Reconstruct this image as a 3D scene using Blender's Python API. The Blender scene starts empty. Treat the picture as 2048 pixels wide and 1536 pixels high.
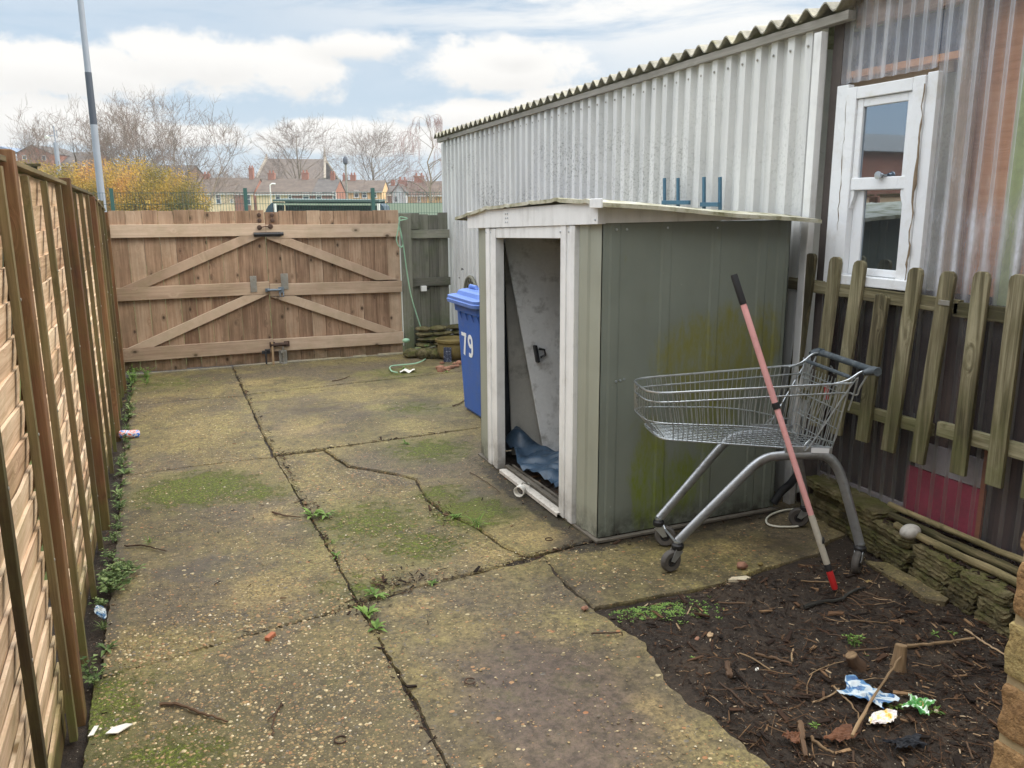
import bpy, math, random
import numpy as np
from mathutils import Vector, Matrix

# ------------------------------------------------------------------ camera
SC = bpy.context.scene
FPX, PITCH, ROLL, EYE = 1640.0, math.atan(353 / 1640), math.radians(-0.3), 1.75
HEAD = math.radians(23.3)                      # the lens looks 23 degrees right of the yard's length (+Y)
fw = np.array([math.sin(HEAD) * math.cos(PITCH), math.cos(HEAD) * math.cos(PITCH), -math.sin(PITCH)])
r0 = np.array([math.cos(HEAD), -math.sin(HEAD), 0.0]); u0 = np.cross(r0, fw)
rt = math.cos(ROLL) * r0 + math.sin(ROLL) * u0
up = -math.sin(ROLL) * r0 + math.cos(ROLL) * u0
EYEP = np.array([0, 0, EYE])
cd = bpy.data.cameras.new("camera"); cam = bpy.data.objects.new("camera", cd)
SC.collection.objects.link(cam); SC.camera = cam
cd.sensor_width = 36; cd.lens = 36 * FPX / 2048; cd.clip_start = 0.05; cd.clip_end = 3000
cam.matrix_world = Matrix(((rt[0], up[0], -fw[0], 0), (rt[1], up[1], -fw[1], 0), (rt[2], up[2], -fw[2], EYE), (0, 0, 0, 1)))

# measuring helpers: a point of the photograph -> a point of the place
def ray(x, y): return fw + (x - 1024) / FPX * rt - (y - 768) / FPX * up
def G(x, y, z=0.0):
    d = ray(x, y); return EYEP + d * ((z - EYE) / d[2])
def onX(x, y, X):
    d = ray(x, y); return EYEP + d * (X / d[0])
def onY(x, y, Y):
    d = ray(x, y); return EYEP + d * (Y / d[1])
DH = np.array([math.sin(HEAD), math.cos(HEAD), 0.0])
def P(x, y, dist):
    d = ray(x, y); return EYEP + d * (dist / (d @ DH))
def azel(x, y):
    d = ray(x, y); d = d / np.linalg.norm(d); return math.atan2(d[0], d[1]), math.asin(d[2])

def c(r, g, b, k=1.0):
    f = lambda v: (v / 255 / 12.92 if v / 255 <= 0.04045 else ((v / 255 + 0.055) / 1.055) ** 2.4) * k
    return (f(r), f(g), f(b), 1.0)

# ------------------------------------------------------------------ node builder
class NT:
    def __init__(s, tree): s.t = tree; s.n = tree.nodes; s.l = tree.links
    def put(s, sock, v):
        if v is None: return
        if isinstance(v, bpy.types.NodeSocket): s.l.new(v, sock)
        else: sock.default_value = v
    def node(s, typ, ins=None, **props):
        nd = s.n.new(typ)
        for k, v in props.items(): setattr(nd, k, v)
        for k, v in (ins or {}).items(): s.put(nd.inputs[k], v)
        return nd
    def pos(s): return s.node("ShaderNodeNewGeometry").outputs["Position"]
    def objc(s): return s.node("ShaderNodeTexCoord").outputs["Object"]
    def attr(s, name, out="Vector"): return s.node("ShaderNodeAttribute", attribute_name=name).outputs[out]
    def rnd(s): return s.node("ShaderNodeObjectInfo").outputs["Random"]
    def map(s, v, sc=(1, 1, 1), loc=(0, 0, 0), rot=(0, 0, 0)):
        return s.node("ShaderNodeMapping", {"Vector": v, "Scale": sc, "Location": loc, "Rotation": rot}).outputs[0]
    def noise(s, v, scale, detail=4, rough=0.55, dist=0.0, out=0):
        return s.node("ShaderNodeTexNoise", {"Vector": v, "Scale": scale, "Detail": detail, "Roughness": rough, "Distortion": dist}).outputs[out]
    def vor(s, v, scale, rnd=1.0, feature="F1", dims="3D"):
        return s.node("ShaderNodeTexVoronoi", {"Vector": v, "Scale": scale, "Randomness": rnd}, feature=feature, voronoi_dimensions=dims)
    def ramp(s, f, stops, interp="LINEAR"):
        nd = s.node("ShaderNodeValToRGB", {"Fac": f}); e = nd.color_ramp; e.interpolation = interp
        while len(e.elements) < len(stops): e.elements.new(0.5)
        for el, (p, col) in zip(e.elements, stops):
            el.position = p; el.color = col if not isinstance(col, (int, float)) else (col, col, col, 1)
        return nd.outputs[0]
    def mix(s, f, a, b, blend="MIX"):
        nd = s.node("ShaderNodeMix", data_type="RGBA", blend_type=blend)
        s.put(nd.inputs[0], f); s.put(nd.inputs[6], a); s.put(nd.inputs[7], b); return nd.outputs[2]
    def m(s, op, a, b=None, cc=None, clamp=False):
        nd = s.node("ShaderNodeMath", operation=op, use_clamp=clamp)
        s.put(nd.inputs[0], a); s.put(nd.inputs[1], b); s.put(nd.inputs[2], cc); return nd.outputs[0]
    def rng(s, f, a, b, lo=0.0, hi=1.0, smooth=False):
        return s.node("ShaderNodeMapRange", {"Value": f, "From Min": a, "From Max": b, "To Min": lo, "To Max": hi},
                      interpolation_type="SMOOTHSTEP" if smooth else "LINEAR").outputs[0]
    def sep(s, v): return s.node("ShaderNodeSeparateXYZ", {"Vector": v}).outputs
    def comb(s, x, y, z): return s.node("ShaderNodeCombineXYZ", {"X": x, "Y": y, "Z": z}).outputs[0]
    def blob(s, v, center, radii):          # 1 in the middle, 0 at the rim of an ellipsoid patch
        d = s.map(s.node("ShaderNodeVectorMath", {0: v, 1: tuple(center)}, operation="SUBTRACT").outputs[0],
                  tuple(1.0 / q for q in radii))
        ln = s.node("ShaderNodeVectorMath", {0: d}, operation="LENGTH").outputs["Value"]
        return s.rng(ln, 1.0, 0.0, 0.0, 1.0)
    def bump(s, h, strength=0.5, dist=0.01, nrm=None):
        return s.node("ShaderNodeBump", {"Height": h, "Strength": strength, "Distance": dist, "Normal": nrm}).outputs[0]

MATS = {}
def material(name, fn):
    if name in MATS: return MATS[name]
    mt = bpy.data.materials.new(name); mt.use_nodes = True
    t = NT(mt.node_tree); t.n.clear()
    out = t.node("ShaderNodeOutputMaterial")
    def bsdf(col, rough=0.7, metal=0.0, nrm=None, spec=0.4, **kw):
        b = t.node("ShaderNodeBsdfPrincipled", {"Base Color": col, "Roughness": rough, "Metallic": metal, "Normal": nrm, "Specular IOR Level": spec})
        for k, v in kw.items(): t.put(b.inputs[k], v)
        return b.outputs[0]
    t.bsdf = bsdf
    t.l.new(fn(t), out.inputs["Surface"])
    MATS[name] = mt
    return mt

# ------------------------------------------------------------------ sky and sun
SUN_AZ, SUN_EL = math.radians(115), math.radians(33)       # azimuth clockwise from +Y: to the right, a little behind
SC.view_settings.view_transform = "Standard"; SC.view_settings.look = "None"
SC.view_settings.exposure = 0.66; SC.view_settings.gamma = 1.0
SC.view_settings.use_curve_mapping = False
W = bpy.data.worlds.new("World"); SC.world = W; W.use_nodes = True
t = NT(W.node_tree); t.n.clear()
sky = t.node("ShaderNodeTexSky", sky_type="NISHITA", sun_disc=False, sun_elevation=SUN_EL, sun_rotation=SUN_AZ, air_density=1.0, dust_density=1.6, ozone_density=1.5)
skyc = t.mix(1.0, sky.outputs[0], (0.13, 0.13, 0.13, 1), "MULTIPLY")
gen = t.node("ShaderNodeTexCoord").outputs["Generated"]
dx, dy, dz = t.sep(gen)
azn = t.m("ARCTAN2", dx, dy); eln = t.m("ARCSINE", dz)
uv = t.comb(azn, t.m("MULTIPLY", eln, 1.6), 0.0)
big = t.noise(uv, 5.0, 6, 0.6, 0.3); fine = t.noise(uv, 17.0, 7, 0.62, 0.2)
edge = t.m("ADD", t.m("MULTIPLY", t.m("SUBTRACT", big, 0.5), 1.5), t.m("MULTIPLY", t.m("SUBTRACT", fine, 0.5), 1.3))
field = None; lower = None
CL = [(150, 140, 240, 62), (400, 120, 190, 58), (590, 140, 130, 70), (720, 92, 130, 40), (990, 140, 190, 62), (1030, 112, 70, 36),
      (60, 235, 240, 55), (980, 228, 230, 42), (1100, 215, 150, 50), (700, 275, 300, 40), (-200, 130, 250, 80), (280, 270, 260, 30)]
for (x, y, rx, ry) in CL:
    a, e = azel(x, y); ka = rx / FPX * 0.95; ke = ry / FPX * 0.95
    du = t.m("DIVIDE", t.m("SUBTRACT", azn, a), ka); dv = t.m("DIVIDE", t.m("SUBTRACT", eln, e), ke)
    rr = t.m("SQRT", t.m("ADD", t.m("MULTIPLY", du, du), t.m("MULTIPLY", dv, dv)))
    v = t.m("SUBTRACT", 1.0, rr)
    lo = t.m("MULTIPLY", t.rng(v, -0.2, 0.5), t.rng(dv, 0.15, -0.95))
    field = v if field is None else t.m("MAXIMUM", field, v)
    lower = lo if lower is None else t.m("MAXIMUM", lower, lo)
cum = t.rng(t.m("ADD", field, edge), -0.05, 0.38, smooth=True)
cir = t.noise(t.comb(t.m("MULTIPLY", azn, 1.2), t.m("MULTIPLY", eln, 6.0), 3.0), 3.0, 7, 0.62, 0.6)
a1, e1 = azel(1500, 10); a2, e2 = azel(1000, 200)
veil = t.m("MULTIPLY", t.rng(cir, 0.30, 0.58, smooth=True), t.rng(eln, e2, e1, 0.15, 1.25))
veil = t.m("MULTIPLY", veil, t.rng(azn, azel(500, 60)[0], azel(1250, 40)[0], 0.25, 1.0))
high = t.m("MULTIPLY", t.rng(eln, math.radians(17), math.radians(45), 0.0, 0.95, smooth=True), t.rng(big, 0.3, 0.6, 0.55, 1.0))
ccol = t.mix(t.m("MULTIPLY", lower, t.rng(fine, 0.3, 0.75, 0.55, 1.0)), (1.02, 1.0, 0.965, 1), (0.74, 0.735, 0.72, 1))
skyb = t.mix(t.rng(eln, 0.30, 0.0, 0.62, 0.78), skyc, (0.55, 0.71, 0.88, 1))
skyb = t.mix(t.rng(eln, 0.16, 0.0, 0.0, 0.35), skyb, (0.86, 0.90, 0.92, 1))
s1 = t.mix(t.m("MULTIPLY", veil, 0.92, clamp=True), skyb, (0.98, 0.98, 0.965, 1))
s2 = t.mix(cum, s1, ccol)
s3 = t.mix(high, s2, (3.75, 3.85, 3.95, 1))       # out-of-view overhead cloud, brightness added to light the yard
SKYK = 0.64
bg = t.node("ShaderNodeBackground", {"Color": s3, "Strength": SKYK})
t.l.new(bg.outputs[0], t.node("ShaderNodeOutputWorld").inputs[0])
W.cycles.sampling_method = "MANUAL"; W.cycles.sample_map_resolution = 512
sd = bpy.data.lights.new("sun", "SUN"); sun = bpy.data.objects.new("sun", sd); SC.collection.objects.link(sun)
sd.energy = 1.5; sd.angle = math.radians(18); sd.color = (1.0, 0.91, 0.78)
sv = Vector((math.sin(SUN_AZ) * math.cos(SUN_EL), math.cos(SUN_AZ) * math.cos(SUN_EL), math.sin(SUN_EL)))
sun.rotation_euler = (-sv).to_track_quat("-Z", "Y").to_euler()
SC.cycles.max_bounces = 8; SC.cycles.diffuse_bounces = 4; SC.cycles.transparent_max_bounces = 24

# ------------------------------------------------------------------ mesh builder
RND = random.Random(7)
def nrm(v):
    v = np.asarray(v, float); return v / (np.linalg.norm(v) + 1e-12)
class MB:
    def __init__(s): s.v = []; s.f = []; s.g = []; s.t = []; s.sm = []; s.mi = []; s.k = 0
    def add(s, vs, fs, tone=None, gv=None, smooth=False, m=0):
        vs = np.asarray(vs, float).reshape(-1, 3); k = s.k
        tone = RND.random() if tone is None else tone
        s.v.append(vs); s.g.append(vs if gv is None else np.asarray(gv, float).reshape(-1, 3)); s.t.append(np.full(len(vs), tone))
        s.f += [tuple(i + k for i in f) for f in fs]; s.sm += [smooth] * len(fs); s.mi += [m] * len(fs); s.k += len(vs)
        return s
    def hexa(s, p, tone=None, gv=None, m=0):   # 8 points: bottom ring 0-3, top ring 4-7
        return s.add(p, [(3, 2, 1, 0), (4, 5, 6, 7), (0, 1, 5, 4), (1, 2, 6, 5), (2, 3, 7, 6), (3, 0, 4, 7)], tone, gv, m=m)
    def box(s, a, b, tone=None, m=0):
        (x0, y0, z0), (x1, y1, z1) = np.minimum(a, b), np.maximum(a, b)
        p = [(x0, y0, z0), (x1, y0, z0), (x1, y1, z0), (x0, y1, z0), (x0, y0, z1), (x1, y0, z1), (x1, y1, z1), (x0, y1, z1)]
        d = np.array([x1 - x0, y1 - y0, z1 - z0]); o = np.argsort(-d); off = np.array([RND.random() * 9, RND.random() * 9, RND.random() * 9])
        q = np.array(p); return s.hexa(p, tone, q[:, o] - q[0][o] + off, m)
    def beam(s, a, b, w, h, upv=(0, 0, 1), tone=None, m=0, taper=1.0):
        a, b = np.array(a, float), np.array(b, float); d = nrm(b - a); L = np.linalg.norm(b - a)
        sd_ = nrm(np.cross(d, upv)); u = np.cross(sd_, d); p = []; g = []; off = np.array([RND.random() * 9, RND.random() * 9, RND.random() * 9])
        for (q, l, k) in ((a, 0, 1), (b, L, taper)):
            for (i, j) in ((-1, -1), (1, -1), (1, 1), (-1, 1)):
                p.append(q + sd_ * i * w / 2 * k + u * j * h / 2 * k); g.append(np.array([l, i * w / 2, j * h / 2]) + off)
        return s.hexa(p, tone, g, m)
    def tube(s, pts, r, n=8, closed=False, tone=None, m=0, cap=True, flat=1.0):
        pts = [np.array(p, float) for p in pts]; N = len(pts); rs = r if hasattr(r, "__len__") else [r] * N
        T = []
        for i in range(N):
            if closed: d = pts[(i + 1) % N] - pts[i - 1]
            else: d = pts[min(i + 1, N - 1)] - pts[max(i - 1, 0)]
            T.append(nrm(d))
        ref = np.array([0, 0, 1.0]) if abs(T[0][2]) < 0.9 else np.array([1.0, 0, 0])
        U = nrm(ref - T[0] * (ref @ T[0])); vs = []; g = []; L = 0; off = RND.random() * 9
        for i in range(N):
            if i: L += np.linalg.norm(pts[i] - pts[i - 1])
            U = nrm(U - T[i] * (U @ T[i])); V = np.cross(T[i], U)
            for k in range(n):
                a = 2 * math.pi * k / n
                vs.append(pts[i] + (U * math.cos(a) * flat + V * math.sin(a)) * rs[i])
                g.append((L + off, math.cos(a) * rs[i] + off, math.sin(a) * rs[i]))
        fs = []
        for i in range(N if closed else N - 1):
            for k in range(n):
                i2 = (i + 1) % N; k2 = (k + 1) % n
                fs.append((i * n + k, i * n + k2, i2 * n + k2, i2 * n + k))
        if cap and not closed: fs += [tuple(range(n))[::-1], tuple((N - 1) * n + k for k in range(n))]
        return s.add(vs, fs, tone, g, True, m)
    def prism(s, poly, ext, tone=None, m=0, gv=None):       # flat outline swept along ext
        poly = np.array(poly, float); n = len(poly); vs = np.vstack([poly, poly + np.array(ext)])
        fs = [tuple(range(n))[::-1], tuple(range(n, 2 * n))] + [(i, (i + 1) % n, (i + 1) % n + n, i + n) for i in range(n)]
        return s.add(vs, fs, tone, gv, m=m)
    def grid(s, fn, nu, nv, tone=None, smooth=True, m=0, gfn=None):
        vs = [fn(i / nu, j / nv) for i in range(nu + 1) for j in range(nv + 1)]
        g = None if gfn is None else [gfn(i / nu, j / nv) for i in range(nu + 1) for j in range(nv + 1)]
        fs = [(i * (nv + 1) + j, (i + 1) * (nv + 1) + j, (i + 1) * (nv + 1) + j + 1, i * (nv + 1) + j + 1) for i in range(nu) for j in range(nv)]
        return s.add(vs, fs, tone, g, smooth, m)
    def lathe(s, prof, cen, n=24, axis=(0, 0, 1), tone=None, m=0, cap=True):
        ax = nrm(axis); ref = np.array([1.0, 0, 0]) if abs(ax[0]) < 0.9 else np.array([0, 1.0, 0]); U = nrm(np.cross(ax, ref)); V = np.cross(ax, U)
        vs = [np.array(cen) + ax * z + (U * math.cos(2 * math.pi * k / n) + V * math.sin(2 * math.pi * k / n)) * r for (r, z) in prof for k in range(n)]
        fs = [(i * n + k, i * n + (k + 1) % n, (i + 1) * n + (k + 1) % n, (i + 1) * n + k) for i in range(len(prof) - 1) for k in range(n)]
        if cap: fs += [tuple(range(n))[::-1], tuple((len(prof) - 1) * n + k for k in range(n))]
        return s.add(vs, fs, tone, None, True, m)
    def rock(s, cen, rad, seed=0, n=10, rough=0.18, tone=None, m=0, rot=0.0):
        R = random.Random(seed); ph = [(R.uniform(0, 6), R.uniform(0, 6), R.uniform(1, 3)) for _ in range(5)]
        def fn(a, b):
            th = a * 2 * math.pi; f = (b - 0.5) * math.pi; d = np.array([math.cos(th) * math.cos(f), math.sin(th) * math.cos(f), math.sin(f)])
            k = 1 + rough * sum(math.sin(d[0] * q * 2 + p) * math.sin(d[1] * q * 2 + o) + 0.4 * math.sin(d[2] * 3 + p) for p, o, q in ph) / 2.5
            d = d * k * np.array(rad); cr, sr = math.cos(rot), math.sin(rot)
            return np.array(cen) + np.array([d[0] * cr - d[1] * sr, d[0] * sr + d[1] * cr, d[2]])
        return s.grid(fn, n * 2, n, tone, True, m)
    def build(s, name, mats, parent=None, bevel=0.0, auto=None):
        me = bpy.data.meshes.new(name); V = np.vstack(s.v) if s.v else np.zeros((0, 3))
        loc = np.array(parent["_abs"]) if parent is not None else (np.array([V[:, 0].mean(), V[:, 1].mean(), V[:, 2].min()]) if len(V) else np.zeros(3))
        me.from_pydata((V - loc).tolist(), [], s.f)
        me.attributes.new("gv", "FLOAT_VECTOR", "POINT").data.foreach_set("vector", np.vstack(s.g).ravel())
        me.attributes.new("tone", "FLOAT", "POINT").data.foreach_set("value", np.concatenate(s.t))
        me.polygons.foreach_set("use_smooth", s.sm); me.polygons.foreach_set("material_index", s.mi); me.update()
        if any(s.sm): me.set_sharp_from_angle(angle=math.radians(42))
        for q in (mats if isinstance(mats, (list, tuple)) else [mats]): me.materials.append(q)
        o = bpy.data.objects.new(name, me); SC.collection.objects.link(o)
        o["_abs"] = [float(q) for q in loc]
        if parent is not None: o.parent = parent
        else: o.location = loc
        if parent is not None and parent.type == "MESH": pass
        if bevel:
            b = o.modifiers.new("bevel", "BEVEL"); b.width = bevel; b.segments = 2; b.limit_method = "ANGLE"; b.angle_limit = math.radians(40)
        return o
def tag(o, label=None, cat=None, group=None, kind=None):
    for k, v in (("label", label), ("category", cat), ("group", group), ("kind", kind)):
        if v: o[k] = v
    return o
def thing(name, label, cat, loc, group=None):
    o = bpy.data.objects.new(name, None); SC.collection.objects.link(o); o.location = [float(q) for q in loc]
    o.empty_display_size = 0.1; o["_abs"] = [float(q) for q in loc]
    return tag(o, label, cat, group)
def wob(t_, *ph): return sum(math.sin(t_ * k + p) / (i + 1) for i, (k, p) in enumerate(ph))

# ------------------------------------------------------------------ materials
def flat_paint(name, col, rough=0.5, var=0.12, dirt=None, dscale=3.0, metal=0.0, spec=0.4, bumpk=0.0):
    def fn(t):
        p = t.pos(); n1 = t.noise(p, 4.0, 5); n2 = t.noise(p, 45.0, 4)
        k = t.m("ADD", t.rng(n1, 0.3, 0.7, -var, var), t.rng(n2, 0.3, 0.7, -var * 0.5, var * 0.5))
        k = t.m("ADD", 1.0, k)
        col2 = t.mix(1.0, col, t.comb(k, k, k), "MULTIPLY")
        if dirt: col2 = t.mix(t.m("MULTIPLY", t.rng(t.noise(p, dscale, 8, 0.7), 0.52, 0.72), 0.7), col2, dirt)
        b = t.bump(n2, bumpk, 0.004) if bumpk else None
        return t.bsdf(col2, t.rng(n1, 0.3, 0.7, rough - 0.08, rough + 0.08), metal, b, spec)
    return material(name, fn)
def wood(name, cols, knot=0.5, grain=0.5, moss=None, mossk=0.4, mlow=None, kn=(3.2, 9.0), rough=0.85, knotcol=None, cw=0.2):
    def fn(t):
        gv = t.attr("gv"); tone = t.attr("tone", "Fac"); p = t.pos()
        off = t.comb(t.m("MULTIPLY", tone, 37.0), t.m("MULTIPLY", tone, 11.0), 0.0)
        v = t.node("ShaderNodeVectorMath", {0: gv, 1: off}, operation="ADD").outputs[0]
        kv = t.vor(t.map(v, (kn[0], kn[1], kn[1])), 1.0)
        kd = kv.outputs["Distance"]; kr = t.sep(kv.outputs["Color"])[0]
        warp = t.m("MULTIPLY", t.rng(kd, 0.0, 0.35, 1.0, 0.0, True), 0.045)
        wv = t.node("ShaderNodeVectorMath", {0: v, 1: t.comb(0.0, warp, warp)}, operation="ADD").outputs[0]
        g1 = t.noise(t.map(wv, (1.6, 38.0, 38.0)), 1.0, 6, 0.65, 0.6)
        g2 = t.noise(t.map(wv, (5.0, 190.0, 190.0)), 1.0, 3, 0.6)
        bl = t.noise(t.map(v, (1.3, 5, 5)), 1.0, 4)
        f = t.m("ADD", t.m("MULTIPLY", g1, 0.55), t.m("MULTIPLY", bl, 0.45))
        f = t.m("ADD", f, t.m("MULTIPLY", t.m("SUBTRACT", tone, 0.5), 0.22))
        col = t.ramp(f, [(0.5 - cw, cols[0]), (0.5, cols[1]), (0.5 + cw, cols[2])])
        col = t.mix(t.rng(g2, 0.55, 0.75, 0.0, grain * 0.5), col, cols[0])
        kmask = t.m("MULTIPLY", t.rng(kd, 0.07, 0.16, 1.0, 0.0, True), t.m("GREATER_THAN", kr, 1.0 - knot))
        halo = t.m("MULTIPLY", t.rng(kd, 0.08, 0.34, 0.45, 0.0, True), t.m("GREATER_THAN", kr, 1.0 - knot))
        kc = knotcol or c(52, 34, 24)
        col = t.mix(halo, col, tuple(q * 0.55 for q in cols[0][:3]) + (1,))
        col = t.mix(t.m("MULTIPLY", kmask, 0.85), col, kc)
        if moss:
            mk = t.rng(t.noise(p, 5.0, 7, 0.68), 0.42, 0.68)
            if mlow is not None: mk = t.m("ADD", t.m("MULTIPLY", mk, 0.5), t.m("MULTIPLY", t.rng(t.sep(p)[2], mlow[0], mlow[1], 0.0, 1.0, True), t.rng(mk, 0.0, 0.7, 0.35, 1.0)), clamp=True)
            col = t.mix(t.m("MULTIPLY", mk, mossk), col, moss)
        b = t.bump(t.m("ADD", g1, t.m("MULTIPLY", g2, 0.5)), grain, 0.004)
        return t.bsdf(col, rough, 0, b, 0.25)
    return material(name, fn)

M_GATE = wood("gate_wood", [c(118, 92, 73), c(158, 130, 106), c(182, 158, 134)], knot=0.62, grain=0.35, cw=0.17, moss=c(78, 72, 50), mossk=0.6, mlow=(0.24, -0.02), kn=(6.0, 9.0))
M_RAIL = wood("rail_wood", [c(146, 122, 102), c(178, 154, 132), c(194, 172, 150)], knot=0.4, grain=0.3, kn=(5.0, 8.0), moss=c(96, 108, 60), mossk=0.22)
M_LAP = wood("lap_board_wood", [c(150, 118, 92), c(206, 176, 146), c(232, 208, 180)], knot=0.3, grain=0.6, cw=0.16, moss=c(118, 118, 62), mossk=0.62, mlow=(0.5, 0.05), kn=(5.0, 8.0), knotcol=c(104, 70, 46))
M_POST = wood("fence_post_wood", [c(60, 42, 30), c(97, 67, 46), c(138, 105, 76)], knot=0.12, grain=0.3, moss=c(98, 100, 50), mossk=0.5, mlow=(0.3, 0.0))
M_BATTEN = wood("batten_wood", [c(56, 48, 34), c(88, 76, 54), c(128, 112, 82)], knot=0.1, grain=0.4, moss=c(92, 96, 52), mossk=0.75, mlow=(0.3, 0.0))
M_OLD = wood("old_fence_wood", [c(80, 78, 70), c(112, 110, 100), c(140, 138, 124)], knot=0.25, grain=0.5, moss=c(72, 92, 36), mossk=0.5, mlow=(0.7, 0.0))
M_PICKET = wood("picket_wood", [c(62, 56, 42), c(112, 104, 80), c(160, 152, 124)], knot=0.06, grain=0.95, cw=0.11, moss=c(98, 100, 60), mossk=0.55, mlow=(1.1, 0.5))
M_DARKPOLE = wood("old_pole_wood", [c(52, 46, 32), c(100, 90, 64), c(146, 132, 98)], knot=0.12, grain=0.8, cw=0.12, moss=c(66, 70, 36), mossk=0.5)
M_STICK = wood("stick_bark", [c(58, 46, 38), c(84, 66, 52), c(112, 90, 70)], knot=0.0, grain=0.7)
M_PALESTICK = wood("pale_stick_bark", [c(104, 84, 62), c(148, 124, 94), c(184, 158, 126)], knot=0.0, grain=0.6, cw=0.14)
M_BLACKSTICK = wood("dark_wet_bark", [c(26, 24, 22), c(44, 42, 38), c(98, 98, 92)], knot=0.0, grain=0.8)
M_PLY = wood("plywood_board", [c(170, 118, 84), c(210, 152, 112), c(226, 176, 138)], knot=0.08, grain=0.3)
M_BARK = wood("tree_bark", [c(92, 84, 72), c(126, 114, 98), c(152, 140, 120)], knot=0.0, grain=0.3)

def _concrete(t):
    p = t.pos(); px, py, pz = t.sep(p); tone = t.attr("tone", "Fac")
    n1 = t.noise(p, 1.15, 6, 0.6, 0.6); n2 = t.noise(p, 5.0, 6, 0.65); n3 = t.noise(p, 70.0, 5, 0.7); n4 = t.noise(t.map(p, (1, 1, 1), (7, 3, 0)), 0.8, 5, 0.6, 0.8)
    col = t.ramp(t.m("ADD", t.m("MULTIPLY", n1, 0.62), t.m("MULTIPLY", n2, 0.38)), [(0.34, c(76, 68, 48)), (0.45, c(110, 99, 66)), (0.55, c(140, 125, 80)), (0.68, c(164, 147, 96))])
    col = t.mix(t.rng(n4, 0.46, 0.60, 0.0, 0.75, True), col, c(98, 87, 74))
    yel = t.rng(t.noise(t.map(p, (1, 1, 1), (2, 9, 0)), 1.7, 6, 0.65, 0.5), 0.5, 0.68, 0.0, 0.6, True)
    col = t.mix(yel, col, c(156, 143, 86))
    stain = None
    for (x, y, rx, ry, k) in ((1.25, 2.45, 0.55, 0.75, 1.0), (1.1, 2.0, 0.5, 0.5, 0.8), (0.1, 4.1, 0.5, 0.35, 0.8), (1.2, 7.2, 0.8, 0.4, 0.75), (1.78, 4.5, 0.3, 0.6, 0.9), (1.92, 3.65, 0.26, 0.24, 1.0), (2.5, 3.5, 0.5, 0.2, 1.0),
                              (2.0, 4.3, 0.16, 1.1, 1.2), (2.7, 3.55, 0.9, 0.10, 1.3), (2.0, 3.62, 0.2, 0.16, 1.3), (1.85, 4.25, 0.25, 0.3, 0.9), (0.1, 8.2, 0.6, 0.5, 0.6), (2.1, 7.0, 0.5, 0.6, 0.7), (-0.32, 5.0, 0.10, 5.0, 0.8), (2.9, 3.2, 0.3, 0.3, 0.7)):
        q = t.m("MULTIPLY", t.blob(p, (x, y, 0), (rx, ry, 1.0)), k); stain = q if stain is None else t.m("MAXIMUM", stain, q)
    stain = t.rng(t.m("ADD", stain, t.m("MULTIPLY", t.m("SUBTRACT", t.noise(p, 6.0, 7, 0.7), 0.5), 1.3)), 0.15, 0.75, 0.0, 0.8, True)
    col = t.mix(stain, col, c(72, 62, 52))
    col = t.mix(t.rng(t.m("ADD", t.blob(p, (0.12, 2.35, 0), (0.85, 1.25, 1.0)), t.m("MULTIPLY", t.m("SUBTRACT", n2, 0.5), 0.9)), 0.15, 0.65, 0.0, 0.75, True), col, c(84, 77, 52))
    col = t.mix(t.rng(t.m("ADD", t.blob(p, (1.2, 2.35, 0), (0.52, 0.95, 1.0)), t.m("MULTIPLY", t.m("SUBTRACT", n2, 0.5), 0.9)), 0.15, 0.6, 0.0, 0.8, True), col, c(98, 82, 72))
    tan = None
    for (x, y, rx, ry, k) in ((1.78, 3.78, 0.22, 0.2, 1.1), (1.45, 3.7, 0.25, 0.18, 0.9), (1.0, 6.6, 0.5, 0.4, 0.8), (0.35, 3.7, 0.35, 0.3, 0.9), (1.5, 2.2, 0.12, 0.3, .7), (2.6, 3.25, 0.4, 0.15, .7), (0.95, 3.3, 0.3, 0.15, .8), (0.8, 8.6, 0.4, 0.3, .8), (0.5, 4.7, .2, .3, .7)):
        q = t.m("MULTIPLY", t.blob(p, (x, y, 0), (rx, ry, 1.0)), k); tan = q if tan is None else t.m("MAXIMUM", tan, q)
    col = t.mix(t.rng(t.m("ADD", tan, t.m("MULTIPLY", t.m("SUBTRACT", n2, 0.5), 1.4)), 0.12, 0.7, 0.0, 0.42, True), col, c(182, 158, 104))
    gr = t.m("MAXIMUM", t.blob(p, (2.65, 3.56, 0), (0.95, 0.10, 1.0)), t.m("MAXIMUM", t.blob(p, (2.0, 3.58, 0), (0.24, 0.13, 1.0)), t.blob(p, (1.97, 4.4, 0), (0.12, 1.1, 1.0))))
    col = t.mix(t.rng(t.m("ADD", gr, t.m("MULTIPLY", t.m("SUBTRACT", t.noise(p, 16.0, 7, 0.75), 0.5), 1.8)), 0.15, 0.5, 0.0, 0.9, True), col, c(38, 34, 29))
    # grit and pebbles of the worn aggregate
    col = t.mix(t.rng(n3, 0.42, 0.62, 0.0, 0.75), col, c(70, 62, 45))
    n5 = t.noise(p, 21.0, 7, 0.75); col = t.mix(1.0, col, t.ramp(n5, [(0.34, 0.50), (0.5, 1.0), (0.66, 1.36)]), "MULTIPLY")
    wear = t.rng(t.noise(t.map(p, (1, 1, 1), (4, 1, 0)), 1.1, 5, 0.6), 0.36, 0.60)
    near = t.m("MAXIMUM", t.m("MULTIPLY", t.blob(p, (0.1, 2.3, 0), (1.0, 1.7, 1)), 1.5), t.blob(p, (1.2, 5.0, 0), (1.3, 1.6, 1)))
    expo = t.m("ADD", t.m("MULTIPLY", wear, 0.42), t.m("MULTIPLY", near, 0.5), clamp=True)
    expo = t.m("MULTIPLY", expo, t.rng(stain, 0.2, 0.8, 1.0, 0.45))
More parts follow.
